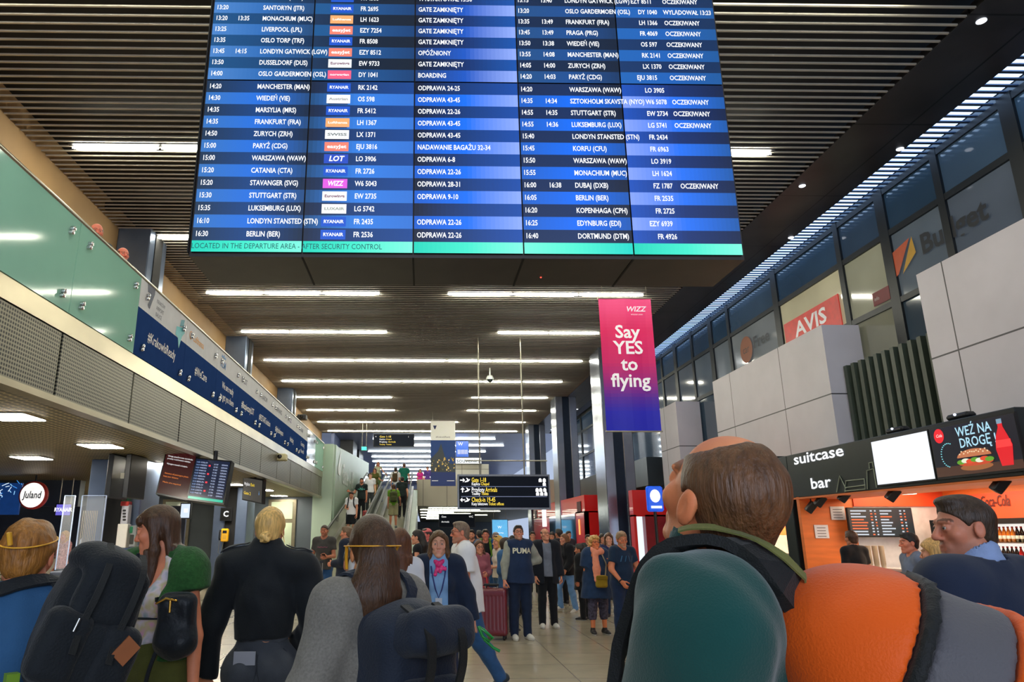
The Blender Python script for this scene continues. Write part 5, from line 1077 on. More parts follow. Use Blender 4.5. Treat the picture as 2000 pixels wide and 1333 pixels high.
class Person:
    def __init__(s, x, y, H, face, label, z=0.0, fem=False, bulk=1.0, belly=0.0, lean=(0, 0), arms=None, legs=None, head=(0, 0, 0), skin=(206, 150, 118), hair=('short', (60, 44, 32)), eyes=True, beard=None, h=.014, brow=None, curl=(28, 28), sh=1.0, legk=1.0, palm=None, nose=1.0, group=None, hk=1.0):
        s.fem, s.h, s.s, s.bulk = fem, h, H / 1.75, bulk; k = s.s; s.hk = hk
        s.e = empty('person', (x, y, z), label, 'person', group, R_(face)); s.e.matrix_world  # base of the figure
        tor = unit((lean[0], lean[1], 1)); s.tor = tor; pz = .93 * k * legk; s.P = A3(0, 0, pz); s.sw = (.165 if not fem else .145) * k * sh
        tl = (1.75 - .93 * legk - .82) * k + 0.0; s.tk = 1 + tl / (.53 * k); T = s.tk * k
        s.T = T; s.neck = s.P + tor * .515 * T; s.shc = s.P + tor * .472 * T; s.SH = {1: s.shc + A3(s.sw, 0, 0), -1: s.shc - A3(s.sw, 0, 0)}
        hr = headrot(*head); s.hr = hr; s.hc = s.neck + tor * .04 * k + hr @ A3(0, .025, .112) * k * .96
        top = s.hc[2] + .117 * hk; s.dz = H - top; 
        arms = arms or {}; legs = legs or {}; s.EL, s.WR, s.fa, s.KN, s.AN, s.foot, s.HP = {}, {}, {}, {}, {}, {}, {}
        for sd in (1, -1):
            ua, fa = arms.get(sd, ((.16, -.02, -1), (.10, .14, -1)))
            ua, fa = unit((ua[0] * sd, ua[1], ua[2])), unit((fa[0] * sd, fa[1], fa[2])); s.EL[sd] = s.SH[sd] + ua * .29 * k; s.WR[sd] = s.EL[sd] + fa * .245 * k; s.fa[sd] = fa
            th, shn, fy, fp = legs.get(sd, ((.03, .0, -1), (.02, -.03, -1), 8, 0)); s.HP[sd] = s.P + A3(sd * (.088 if not fem else .092) * k, 0, -.03 * k)
            s.KN[sd] = s.HP[sd] + unit((th[0] * sd, th[1], th[2])) * .425 * k * legk; s.AN[sd] = s.KN[sd] + unit((shn[0] * sd, shn[1], shn[2])) * .405 * k * legk
            r = R_(-fy * sd); s.foot[sd] = (A3(math.sin(-r), math.cos(r) * math.cos(R_(fp)), math.sin(R_(fp))), fp)
        low = min(s.AN[1][2], s.AN[-1][2]) - .075 * k; sh_ = A3(0, 0, -low)
        for dct in (s.SH, s.EL, s.WR, s.KN, s.AN, s.HP):
            for sd in dct: dct[sd] = dct[sd] + sh_
        s.P, s.neck, s.shc, s.hc = s.P + sh_, s.neck + sh_, s.shc + sh_, s.hc + sh_
        dzz = H - (s.hc[2] + .117 * hk)     # take up the rest in the trunk
        s.belly = belly; s.bodyf = f = s.field(.02); s.trunk(f, 0); s.limbs(f, 0)
        sk = A3(*S(*skin)); V, Q = f.mesh(); V = smooth_v(V, Q, 1); VV, QQ, CC = [V], [Q], [np.tile(sk, (len(V), 1))]
        hh = .0042 if h < .0115 else .0052 if h < .016 else .0075
        hv, hq, reg = head_geo(fem, hh, nose); hcv = hair[1] if hair else (80, 60, 45); bc = A3(*S(*(brow or [c * .8 for c in hcv]))); c = np.tile(sk, (len(hv), 1))
        c = c * (1 - .32 * reg[:, 2:3]) + .32 * reg[:, 2:3] * sk * A3(1.25, .82, .78)
        if beard: c = c * (1 - reg[:, 3:4] * beard[1]) + A3(*S(*beard[0])) * reg[:, 3:4] * beard[1]
        c = c * (1 - .75 * reg[:, 1:2]) + .75 * bc * reg[:, 1:2]; c = c * (1 - .45 * reg[:, 0:1]) + .45 * reg[:, 0:1] * (sk * A3(1.0, .55, .55))
        s.toHead = lambda v: (A3(v) * hk) @ hr.T + s.hc
        VV.append(s.toHead(hv)); QQ.append(hq + len(V)); CC.append(c); n = len(V) + len(hv); s.hand = {}
        for sd, cu in zip((1, -1), curl):
            mv, mq = hand_geo(cu, .005 if h < .013 else .0065); v = mv.copy()
            d = s.fa[sd]; pn = A3(*(palm or {}).get(sd, (-sd, 0.0, 0))); px = -(pn - d * (pn @ d)); px = unit(px); zz = -d; yy = np.cross(zz, px) * 1.0
            thumb = yy
            if sd == 1: B = np.stack([px, yy, zz], 1)
            else: B = np.stack([px, -yy, zz], 1)
            if np.linalg.det(B) < 0: mq = mq[:, ::-1]
            k2 = k * (.94 if fem else 1.0); v = (v * k2) @ B.T + s.WR[sd]; s.hand[sd] = (B, s.WR[sd] + d * .09 * k)
            VV.append(v); QQ.append(mq + n); n += len(v); CC.append(np.tile(sk * A3(1.04, .95, .92), (len(v), 1)))
        s.body = raw_mesh('body', np.concatenate(VV), np.concatenate(QQ), [SKIN], s.e, smooth=True, vcol=np.clip(np.concatenate(CC), 0, 1))
        if eyes:
            for sx in (-1, 1):
                m = MB(); m.ball((0, 0, 0), .0122, EYEM, (.5, .47, .45), 8); m.lathe([(0, .0129), (.0035, .0127), (.0064, .0108)], EYEM, S(64, 50, 40), 10, M=Matrix.Rotation(R_(-90), 4, 'X')); m.lathe([(0, .0134), (.003, .0129)], EYEM, (.01, .01, .01), 8, M=Matrix.Rotation(R_(-90), 4, 'X'))
                m.V = [tuple(s.toHead(A3(v) + A3(sx * .0315, .0805, .002))) for v in m.V]; m.build('eye', s.e)
        if hair:
            rv, rq = hair_geo(hair[0], fem, .005 if h < .013 else .008); s.hairo = raw_mesh('hair', s.toHead(rv), rq, [hair_mat(S(*hair[1]))], s.e, smooth=True)
    def field(s, m=.06, lo=None, hi=None, h=None):
        P = np.array([*s.SH.values(), *s.EL.values(), *s.WR.values(), *s.KN.values(), *s.AN.values(), s.P, s.neck, s.hc]); a, b = P.min(0) - .17 * s.bulk - m, P.max(0) + .17 * s.bulk + m
        a[2] = max(a[2], -.02)
        if lo is not None: a[2] = max(a[2], lo)
        if hi is not None: b[2] = min(b[2], hi)
        return Field(a, b, h or s.h)
    def trunk(s, f, e, k=.05):
        K, T, b, t = s.s, s.T, s.bulk, s.tor; P = s.P; Rm = np.array(Vector((0, 0, 1)).rotation_difference(Vector(t)).to_matrix())
        wf = s.fem
        f.ell(P + t * .0, ((.160 if not wf else .170) * K * b + e, .112 * K * b + e, .125 * K + e), 0)
        f.ell(P + t * .17 * T + A3(0, s.belly * .4, 0), ((.138 if not wf else .122) * K * b + e, .1 * K * b + s.belly + e, .16 * K + e), k, R=Rm)
        f.ell(P + t * .33 * T, ((.152 if not wf else .136) * K * (b * .6 + .4) + e, (.112 if not wf else .098) * K * (b * .6 + .4) + e, .17 * K + e), k, R=Rm)
        f.cap(s.SH[1], s.SH[-1], .058 * K + e * .9, None, .05)
        for sd in (1, -1): f.cap(s.SH[sd] * .85 + s.shc * .15 + A3(0, -.015, .012 * K), s.neck + A3(sd * .02, -.015, .01), .046 * K + e * .7, .046 * K + e * .6, .05)
        if wf:
            for sd in (1, -1): f.ell(P + t * .315 * T + A3(sd * .062 * K, .075 * K, 0), (.062 * K * b + e, .055 * K * b + e, .062 * K + e), .035)
        return f
    def limbs(s, f, e, ua=1.0, fo=1.0, th=1.0, shn=1.0):
        K, b = s.s, (s.bulk - 1) * .6 + 1; w = .88 if s.fem else 1
        f.cap(s.neck - A3(0, 0, .03), s.hc + s.hr @ A3(0, -.02, -.06), .056 * K * w, .054 * K * w, .03)
        for sd in (1, -1):
            f.cap(s.SH[sd], s.EL[sd], .05 * K * b * w, .04 * K * b * w, .03); f.cap(s.EL[sd], s.WR[sd], .041 * K * b * w, .026 * K * w, .02)
            f.cap(s.HP[sd], s.KN[sd], .083 * K * b, .054 * K * b, .04); f.cap(s.KN[sd], s.AN[sd], .052 * K * b, .037 * K, .03)
            m = s.KN[sd] * .68 + s.AN[sd] * .32; f.ell(m + A3(0, -.022 * K, 0), (.046 * K * b, .048 * K * b, .1 * K), .03)
            f.cap(s.AN[sd] + A3(0, 0, -.03 * K), s.AN[sd] + s.foot[sd][0] * .12 * K + A3(0, 0, -.045 * K), .035 * K, .025 * K, .02)
        return f
    # ---- clothing
    def top(s, m, sleeve=.6, ks=.05, e=.014, hem=-.06, name='shirt', neck=.066, loose=.0, vneck=0, opening=None, fold=.006, seed=1, hood=False, collar=None, vcol=None, hh=None, nk=.6, tight=False):
        K = s.s; lo_ = s.P[2] + (hem - .06) * K
        for sd in (1, -1): lo_ = min(lo_, (s.WR[sd] if sleeve > 1 else s.EL[sd])[2] - .06)
        f = s.field(.05, lo=lo_, h=hh); s.trunk(f, e + loose * .5)
        if hem < 0: f.cap(s.P + A3(0, 0, .1 * K), s.P + A3(0, 0, (hem - .03) * K), .15 * K * s.bulk + e + loose * .5, (.16 if not s.fem else .17) * K * s.bulk + e + .01 + loose, .04, flat=((0, 1, 0), 1.22))
        f.plane((0, 0, -1), -(s.P[2] + hem * K)); b = (s.bulk - 1) * .6 + 1
        for sd in (1, -1):
            if sleeve > 0:
                q = min(sleeve, 1); E = s.SH[sd] + (s.EL[sd] - s.SH[sd]) * q; cutk = 1.0 if sleeve <= 1 else None
                f.cap(s.SH[sd], E, .055 * K * b + e + loose * .4, (.048 if sleeve > 1 else .053) * K * b + e + loose * .55, ks, cut=cutk)
            if sleeve > 1: E = s.EL[sd] + (s.WR[sd] - s.EL[sd]) * (sleeve - 1); f.cap(s.EL[sd], E, .044 * K * b + e + loose * .5, .03 * K + e + loose * .3, .03, cut=1.0)
        if hood: f.ell(s.neck + A3(0, -.075, -.0) * K, (.12 * K, .06 * K, .075 * K), .03)
        if collar: f.cap(s.neck - A3(0, .0, .03), s.neck + s.tor * collar + (s.hc - s.neck) * .15, .068 * K + e * .6, .062 * K + e * .6, .02)
        if fold: f.folds(fold, 22, seed, (1, 1, .8))
        f.cap(s.neck - A3(0, 0, .05 * K) if not collar else s.neck + A3(0, 0, .02), s.hc, neck * K, neck * K * 1.05, .01, 's')
        if vneck: f.cap(s.neck + A3(0, .07 * K, -.02), s.neck + A3(0, .15 * K, -vneck), .07 * K, .008, .01, 's')
        if sleeve <= 0:
            for sd in (1, -1): f.cap(s.SH[sd] + A3(sd * .02, 0, 0), s.EL[sd], .07 * K, .075 * K, .02, 's')
        if opening:     # open front: wedge taken out
            w0, w1 = opening; z1, z0 = s.neck[2], s.P[2] + hem * K
            f.box((0, .25 * K, (z0 + z1) / 2), (max(w0, w1), .2 * K, (z1 - z0) / 2 + .2), .01, .012, 's')
        s.tf = f
        return solid(name, f, m, s.e, vcol)
    def trousers(s, m, length=2.0, e=.016, waist=.10, flare=0.0, name='trousers', fold=.006, seed=4, vcol=None):
        K, b = s.s, (s.bulk - 1) * .6 + 1; f = s.field(.04, hi=s.P[2] + .2 * K)
        f.ell(s.P, ((.160 if not s.fem else .170) * K * s.bulk + .008, .112 * K * s.bulk + .008, .125 * K + .008), 0); f.cap(s.P, s.P + s.tor * .16 * K, .13 * K * s.bulk + .006, .125 * K * s.bulk + .006, .04, flat=((0, 1, 0), 1.3))
        for sd in (1, -1):
            q = min(length, 1); f.cap(s.HP[sd], s.HP[sd] + (s.KN[sd] - s.HP[sd]) * q, .087 * K * b + e, (.058 + .03 * (length < 1)) * K * b + e + flare * .5, .045, cut=1.0 if length <= 1 else None)
            f.ell(s.HP[sd] + A3(0, -.045 * K, .0), (.09 * K * b + e * .5, .085 * K * b + e * .5, .1 * K), .04)
            if length > 1: f.cap(s.KN[sd], s.KN[sd] + (s.AN[sd] - s.KN[sd]) * (length - 1), .056 * K * b + e + flare * .5, .048 * K + e + flare, .04, cut=1.0 + (.08 if length >= 2 else 0)); m_ = s.KN[sd] * .68 + s.AN[sd] * .32; f.ell(m_ + A3(0, -.022 * K, 0), (.05 * K * b + e, .052 * K * b + e, .11 * K), .03)
        if fold: f.folds(fold, 20, seed, (1, 1, .9))
        f.plane(s.tor, float(s.tor @ (s.P + s.tor * waist * K))); s.lf = f
        return solid(name, f, m, s.e, vcol)
    def skirt(s, m, length=.5, r0=.13, r1=.22, name='skirt', fold=.01):
        K = s.s; f = s.field(.1, hi=s.P[2] + .25 * K); f.cap(s.P + A3(0, 0, .12 * K), s.P + A3(0, 0, -length), r0 * K, r1 * K, .03, flat=((0, 1, 0), 1.25), cut=1.0); f.ell(s.P, (.185 * K, .135 * K, .13 * K), .04); f.folds(fold, 26, 3, (1, 1, .1)); f.plane((0, 0, 1), s.P[2] + .13 * K)
        return solid(name, f, m, s.e)
    def shoes(s, m, sole=None, high=0.0):
        K = s.s
        for sd in (1, -1):
            A, (fw, fp) = s.AN[sd], s.foot[sd]; up = unit(A3(0, 0, 1) - fw * fw[2]); b0 = A - up * .075 * K; f = Field(A - .3, A + .3, max(s.h * .7, .008))
            heel, ball, toe = b0 - fw * .045 * K + up * .04 * K, b0 + fw * .1 * K + up * .033 * K, b0 + fw * .165 * K + up * .028 * K
            f.cap(heel, ball, .041 * K, .044 * K, 0); f.cap(ball, toe, .044 * K, .032 * K, .02); f.cap(heel + up * .02 * K, A + up * (.02 + high) * K, .04 * K, .043 * K, .03); f.cap(A, ball, .036 * K, .03 * K, .03)
            f.plane(-up, float(-up @ b0)); g = f.copy(); f.plane(-up, float(-up @ (b0 + up * .018 * K))); o = solid('shoe', f, m, s.e)
            g.plane(up, float(up @ (b0 + up * .02 * K))); solid('sole', g, sole or mat('shoe_sole', S(210, 208, 200), .6), o)
    def eyewear(s, col=(.02, .02, .02), dark=False, name='glasses'):
        m = MB(); fm = mat('glasses_frame', None, .25, noise=None)
        for sx in (-1, 1):
            m.tube([s.toHead((sx * (.0335 + .023 * math.cos(t)), .1005 - .003 * abs(math.cos(t)), .003 + .018 * math.sin(t))) for t in np.linspace(0, 6.283, 15)], .0022, fm, col, 5)
            m.tube([s.toHead(q) for q in ((sx * .056, .098, .006), (sx * .074, .06, .008), (sx * .078, -.01, .006))], .002, fm, col, 5)
            if dark: m.add([s.toHead((sx * (.0335 + .022 * math.cos(t)), .1, .003 + .017 * math.sin(t))) for t in np.linspace(0, 6.283, 14, False)], [tuple(range(14))], fm, (.01, .01, .012))
        m.tube([s.toHead(q) for q in ((-.011, .102, .006), (0, .105, .009), (.011, .102, .006))], .002, fm, col, 5); m.build(name, s.e)
    def W(s, p): return s.e.location + Matrix.Rotation(s.e.rotation_euler.z, 3, 'Z') @ Vector(p)   # figure axes -> place
    def print_text(s, t, size, x, z, col, bold=.02, d=.004, name='shirt_print', m=None, back=False):
        V, Fs = text_mesh(t, size, bold, 'CENTER'); sg_ = -1 if not back else 1; P = []
        wd = max(abs(V[:, 0].min()), abs(V[:, 0].max())); X_s = np.linspace(-wd, wd, 9); Y_s = []
        for px in X_s:
            y, st = (.4, -.004) if not back else (-.4, .004)
            while abs(y) < .5 and s.tf.val((x + px, y, z)) > 0 and abs(y) > .03: y += st
            Y_s.append(y)
        cf = np.polyfit(X_s, Y_s, 2)
        for v in V: P.append((x + v[0] * sg_, float(np.polyval(cf, v[0] * sg_)) + (d + .012 if not back else -d - .012), z + v[1]))
        b = MB(); b.add(P, Fs, m or ATT, col); return b.build(name, s.e)
def ribbon(name, pts, wd, th, m, parent, field=None, off=.003, normals=None, samples=24, col=(1, 1, 1)):
    """flat strap following points, laid on a surface"""
    pts = [A3(p) for p in pts]; n = len(pts); C_ = []
    for i in range(samples + 1):     # Catmull-Rom
        t = i / samples * (n - 1); k = min(int(t), n - 2); u = t - k; p0, p1, p2, p3 = pts[max(k - 1, 0)], pts[k], pts[k + 1], pts[min(k + 2, n - 1)]
        C_.append(.5 * ((2 * p1) + (-p0 + p2) * u + (2 * p0 - 5 * p1 + 4 * p2 - p3) * u * u + (-p0 + 3 * p1 - 3 * p2 + p3) * u ** 3))
    V = []; nn = None
    for i, p in enumerate(C_):
        tg = unit(C_[min(i + 1, samples)] - C_[max(i - 1, 0)])
        if field is not None: p = field.snap(p, off); nn = field.grad(p)
        else: nn = unit(normals[0] + (normals[1] - normals[0]) * i / samples) if normals is not None else A3(0, 0, 1)
        sd = unit(np.cross(tg, nn)); nn = np.cross(sd, tg)
        V += [p - sd * wd / 2, p + sd * wd / 2, p + sd * wd / 2 * .94 + nn * th, p - sd * wd / 2 * .94 + nn * th]
    F_ = [(4 * i + a, 4 * i + (a + 1) % 4, 4 * i + 4 + (a + 1) % 4, 4 * i + 4 + a) for i in range(samples) for a in range(4)] + [(3, 2, 1, 0), tuple(4 * samples + q for q in range(4))]
    b = MB(); b.add(V, F_, m, col); return b.build(name, parent)
def suitcase(x, y, rz, w, d, hgt, col, label, ribs=True, rough=.25, handle=.3, z=0):
    e = empty('suitcase', (x, y, z), label, 'suitcase', None, rz); M = mat('shell_%02x%02x%02x' % tuple(int(255 * c ** .45) for c in col), col, rough, 0, (4, .1), coat=.3)
    f = Field((-w / 2 - .03, -d / 2 - .03, .03), (w / 2 + .03, d / 2 + .03, hgt + .03), .01); f.box((0, 0, hgt / 2 + .03), (w / 2, d / 2, hgt / 2 - .03), .05, 0)
    if ribs:
        for k in range(7):
            xx = -w * .36 + k * w * .12
            for sy in (-1, 1): f.cap((xx, sy * d * .5, .16), (xx, sy * d * .5, hgt - .12), .009, None, .006, 's')
    f.box((0, 0, hgt / 2), (w / 2 + .04, .006, hgt), .002, .004, 's'); solid('shell', f, M, e)
    for sx in (-1, 1):
        for sy in (-1, 1):
            q = MB(); q.lathe([(0, -.015), (.028, -.015), (.03, 0), (.028, .015), (0, .015)], BLACK, n=12, c=(sx * w * .38, sy * d * .34, .03), M=Matrix.Rotation(R_(90), 4, 'Y')); q.box((sx * w * .38 - .02, sy * d * .34 - .02, .045), (sx * w * .38 + .02, sy * d * .34 + .02, .075), BLACK); q.build('wheel', e)
    if handle:
        for sx in (-1, 1): q = MB(); q.tube([(sx * w * .2, -d * .3, hgt - .02), (sx * w * .2, -d * .3, hgt + handle)], .009, STEEL); q.build('handle_tube', e)
        q = MB(); q.box((-w * .24, -d * .3 - .02, hgt + handle - .015), (w * .24, -d * .3 + .02, hgt + handle + .02), BLACK, bev=.008); q.build('handle', e)
    q = MB(); q.tube([(-.09, 0, hgt), (-.08, 0, hgt + .035), (.08, 0, hgt + .035), (.09, 0, hgt)], .011, BLACK, flat=1.4); q.build('carry_handle', e)
    return e
def small_pack(p, col, label, w=.15, d=.08, hgt=.23, side=0, strap=True, name='backpack', cat='backpack', off=-.15, mm=None, zc=.27, R=np.eye(3)):
    """pack on the back of a figure"""
    K = p.s; e = empty(name, p.e.location, label, cat, None, p.e.rotation_euler.z); M = mm or cloth('pack_%02x%02x%02x' % tuple(int(255 * c ** .45) for c in col), col, .7, 80, .3)
    c = p.P + p.tor * zc * p.T + A3(side, off * K - d * .4, 0); f = Field(c - A3(w + .08, d + .09, hgt + .09), c + A3(w + .08, d + .09, hgt + .09), .011)
    f.box(c, (w, d, hgt), min(.07, d * .9), 0, R=R); f.ell(c + R @ A3(0, 0, hgt * .75), (w * .95, d * 1.05, hgt * .4), .03, R=R); f.folds(.006, 24, 5); solid('pack_body', f, M, e)
    g = Field(c - A3(w + .08, d + .12, hgt + .09), c + A3(w + .08, d + .09, hgt + .09), .011); g.box(c + R @ A3(0, -d * .95, -hgt * .35), (w * .75, d * .45, hgt * .5), .03, 0, R=R); g.folds(.004, 24, 6); solid('front_pocket', g, M, e)
    if strap:
        for sd in (1, -1):
            S0 = p.SH[sd] * .62 + p.shc * .38
            ribbon('shoulder_strap', [c + A3(sd * w * .5, d, hgt * .8), S0 + A3(0, -.06, .07), S0 + A3(0, .03, .09), S0 + A3(0, .12, -.02), S0 + A3(sd * .02, .11, -.2), S0 + A3(sd * .05, -.02, -.34)], .05, .01, M, e, p.tf, .008)
    return e
# ================================================================ people and what they carry
def cast(label, u, v, Y, face, zf=0.0, **k):
    """head top seen at u, v at distance Y, standing on a floor at zf"""
    t = aty(u, v, Y); p = Person(t[0], Y, float(t[2]) - zf, face, label, z=zf, **k)
    c, s_ = math.cos(R_(face)), math.sin(R_(face)); hx, hy = p.hc[0], p.hc[1]
    p.e.location = (t[0] - (c * hx - s_ * hy), Y - (s_ * hx + c * hy), zf); return p
def C_(n, r, g, b, **k): return cloth(n, S(r, g, b), **k)
DENIM = C_('denim_blue', 46, 84, 130, scale=220); DENIMP = C_('denim_pale', 104, 146, 196, scale=220); BLK = C_('black_cloth', 20, 22, 28); NVY = C_('navy_cloth', 24, 40, 70); CHAR = C_('charcoal_cloth', 58, 62, 66)
WSH = mat('white_shoe', S(206, 204, 196), .55); BSH = mat('black_shoe', S(24, 24, 28), .5); GSH = mat('grey_shoe', S(120, 122, 124), .6)
WHTC = C_('white_cotton', 226, 226, 230, nz=(6, .06)); OLIVE = C_('olive_cloth', 82, 84, 36); GREYC = C_('grey_marl', 118, 114, 106, nz=(120, .22))
def holder(name, p, label=None, cat=None):     # top-level thing sharing a figure's axes
    return empty(name, p.e.location, label, cat, None, p.e.rotation_euler.z)

# ---- man in the green hoodie with the orange backpack
WARM = (226, 138, 92)
pE_FACE = 60; PKROT = 12
pE = cast('man in a dark green hoodie looking up at the board, orange backpack on his back', 1392, 806, 1.30, pE_FACE, h=.009, hair=('receding', (100, 66, 40)), head=(-40, 33, 0), skin=WARM, eyes=False, bulk=1.12, arms={1: ((.2, .1, -1), (.1, .5, -1)), -1: ((.04, .2, -1), (.0, .5, -1))}, brow=(90, 60, 40), sh=.98, hk=1.09)
HOOD = C_('dark_green_fleece', 18, 68, 64, rough=.95, scale=300, bump=.2, nz=(5, .12), sheen=.3)
pE.top(HOOD, 2.0, e=.024, hem=-.12, name='hoodie', neck=.066, fold=.018, seed=3, hood=True, collar=.055, nk=.5, ks=.1)
pE.trousers(C_('dark_trousers', 40, 44, 50))
K = pE.s; bp = holder('backpack', pE, 'large orange and grey hiking backpack with black zip on the green-hooded man', 'backpack')
ORB = C_('orange_nylon', 232, 92, 14, rough=.55, scale=260, bump=.2, nz=(3, .10)); GRB = C_('grey_nylon', 92, 90, 94, rough=.6, scale=260, bump=.2, nz=(3, .1)); BKB = C_('black_webbing', 22, 24, 24, rough=.6, scale=300, bump=.3)
top_z = pE.SH[1][2] + .06; Rm = np.array(Matrix.Rotation(R_(PKROT), 3, 'Z') @ Matrix.Rotation(R_(14), 3, 'X')); ax = Rm @ A3(0, 1, 0); wx = Rm @ A3(1, 0, 0)
_c, _s = math.cos(R_(pE_FACE)), math.sin(R_(pE_FACE)); _d = A3(.715, 1.19, 0) - A3(*pE.e.location); cB = A3(_c * _d[0] + _s * _d[1], -_s * _d[0] + _c * _d[1], top_z - .33)
def pk(grow=0.0, lo=-.7, hi=.7, tilt=.0, taper=.0):
    f = Field(cB - .46, cB + .46, .0075); f.box(cB, (.185 + grow, .17 + grow, .34 + grow), .13 + grow, 0, R=Rm); f.ell(cB + ax * .02 + A3(0, 0, .23), (.15 + grow, .155 + grow, .13 + grow), .04, R=Rm)
    f.folds(.003, 22, 8); n = unit(ax + A3(0, 0, tilt)); c0 = float(n @ cB)
    if hi < .6: f.plane(n, c0 + hi)
    if lo > -.6: f.plane(-n, -(c0 + lo))
    return f
for nm_, gr_, lo_, hi_, mm_ in (('main_compartment', 0, .12, .7, ORB), ('zip', .008, .10, .12, BKB), ('middle_panel', -.002, .01, .10, GRB), ('compression_strap', .007, -.022, .01, ORB), ('piping', .009, -.048, -.022, BKB), ('front_pocket', -.006, -.7, -.048, ORB)): solid(nm_, pk(gr_, lo_, hi_, .28), mm_, bp)
fB = pk(.008)
def onpack(x, s_, z): return fB.snap(cB + wx * x + ax * s_ + A3(0, 0, z), .004)
for dx in (0, .014):
    p0 = onpack(-.22, .09 + dx, .12); q = MB(); q.tube([p0, p0 + A3(-.006, .0, -.025), p0 + A3(-.008, 0, -.075)], [.006, .0055, .008], CHROME, n=8, flat=.6); q.build('zip_puller', bp)
p0 = onpack(-.22, -.02, .08); q = MB(); q.box(p0 - A3(.015, .035, .03), p0 + A3(.01, .035, .03), BLACK, bev=.012); q.build('buckle', bp)
hp = lambda t, d, z: cB + wx * t + ax * d + A3(0, 0, z)
f = Field(cB - .5, cB + .5, .008); f.ell(hp(.05, .11, .27), (.09, .06, .05), 0, R=Rm); f.folds(.004, 30, 3); solid('top_lid', f, BKB, bp)
q = MB(); q.tube([hp(-.06, .165, .25), hp(-.03, .175, .3), hp(.03, .175, .325), hp(.08, .17, .31)], .006, ATT, S(120, 26, 50), n=6); q.build('maroon_trim', bp)
for sd in (-1, 1):
    SHp = pE.SH[sd] * .66 + pE.shc * .34
    ribbon('shoulder_strap', [pE.shc + A3(sd * .04 + .04, -.26, -.2), pE.shc + A3(sd * .08 + .02, -.2, -.06), SHp + A3(0, -.07, .09), SHp + A3(0, .02, .11), SHp + A3(0, .11, .02), SHp + A3(sd * .01, .15, -.12), SHp + A3(sd * .06, .06, -.3), SHp + A3(sd * .08, -.1, -.36)], .075, .018, BKB, bp, pE.tf, .006, samples=36)
    ribbon('load_lifter', [pE.shc + A3(sd * .06 + .03, -.2, -.03), SHp + A3(0, -.1, .1), SHp + A3(0, -.03, .12), SHp + A3(0, .02, .11)], .016, .003, C_('olive_webbing', 110, 112, 60), bp, pE.tf, .027, samples=20)
q = MB(); q.box(pE.SH[-1] + A3(-.03, .16, -.2), pE.SH[-1] + A3(.04, .21, -.15), BLACK, bev=.01); q.tube([pE.SH[-1] + A3(0, .19, -.18), pE.SH[-1] + A3(-.03, .25, -.2), pE.SH[-1] + A3(-.01, .27, -.27)], .012, ATT, S(92, 92, 50), n=6, flat=2); q.build('strap_adjuster', bp)

# ---- red-haired man with the black backpack
pA = cast('red-haired man in a blue shirt at the left edge with a black backpack', 66, 1001, 2.62, 42, h=.011, hair=('short', (150, 98, 40)), head=(-30, -4, 0), skin=(216, 134, 100), eyes=False, lean=(.02, .08), bulk=1.12, arms={1: ((.25, .2, -1), (.1, .6, -.6)), -1: ((.42, -.05, -1), (.0, .8, -.4))}, hk=1.02)
pA.top(C_('blue_cotton', 42, 84, 124, nz=(7, .12)), .62, e=.02, hem=-.12, loose=.02, fold=.010, seed=6); pA.trousers(DENIM); pA.shoes(BSH)
CANV = C_('black_canvas', 20, 25, 30, rough=.75, scale=120, bump=.4, nz=(5, .2)); RA = np.array(Matrix.Rotation(R_(20), 3, 'Y')); ca = lambda x, y, z: c + RA @ A3(x, y, z)
kb = small_pack(pA, S(26, 30, 34), 'bulky black backpack with brown leather patch on the red-haired man', .135, .115, .205, side=.165, off=-.13, zc=.43, mm=CANV, R=RA)
c = pA.P + pA.tor * .43 * pA.T + A3(.16, -.13 * pA.s - .048, 0)
for sx in (-1, 1): f = Field(c - .45, c + .45, .009); f.box(ca(sx * .085, -.125, -.07), (.07, .05, .11), .04, 0, R=RA); f.folds(.005, 26, 7 + sx); solid('front_pocket', f, CANV, kb)
f = Field(c - .45, c + .45, .009); f.ell(ca(-.02, -.03, .2), (.13, .13, .07), .02, R=RA); f.box(ca(0, -.12, .11), (.11, .04, .1), .035, .03, R=RA); f.folds(.008, 26, 3); solid('top_flap', f, CANV, kb)
for sx in (-1, 1):
    q = MB(); q.tube([ca(sx * .085 + .055 * math.cos(t), -.17 + .012 * abs(math.cos(t)), -.06 + .075 * math.sin(t)) for t in np.linspace(0, 3.14, 13)], .004, BKB, n=5); q.build('pocket_zip', kb)
q = MB(); q.box((-.028, -.004, -.036), (.028, .004, .036), mat('tan_leather', S(150, 86, 46), .6), M=Matrix.Translation(Vector(ca(.1, -.18, -.03))) @ Matrix.Rotation(R_(45), 4, 'Y')); q.build('leather_patch', kb)
q = MB(); q.tube([ca(-.08, -.178, .02), ca(-.082, -.182, -.02)], .005, CHROME, n=6); q.build('zip_puller', kb)
q = MB(); q.box(ca(-.15, -.06, -.19) - .018, ca(-.15, -.06, -.19) + .018, ATT, S(110, 150, 30)); q.build('green_tag', kb)
ribbon('hip_strap', [c + A3(-.16, .02, -.2), pA.P + A3(-.2, -.05, .12), pA.P + A3(-.2, .06, .16), pA.P + A3(-.1, .16, .16)], .045, .008, BKB, kb, pA.tf, .006)
for sx in (-.06, .06): ribbon('flap_strap', [ca(sx, -.08, .262), ca(sx, -.155, .2), ca(sx, -.172, .1), ca(sx, -.165, .0), ca(sx, -.19, -.08)], .022, .005, BKB, kb, normals=(A3(0, -.5, 1), A3(0, -1, 0)))
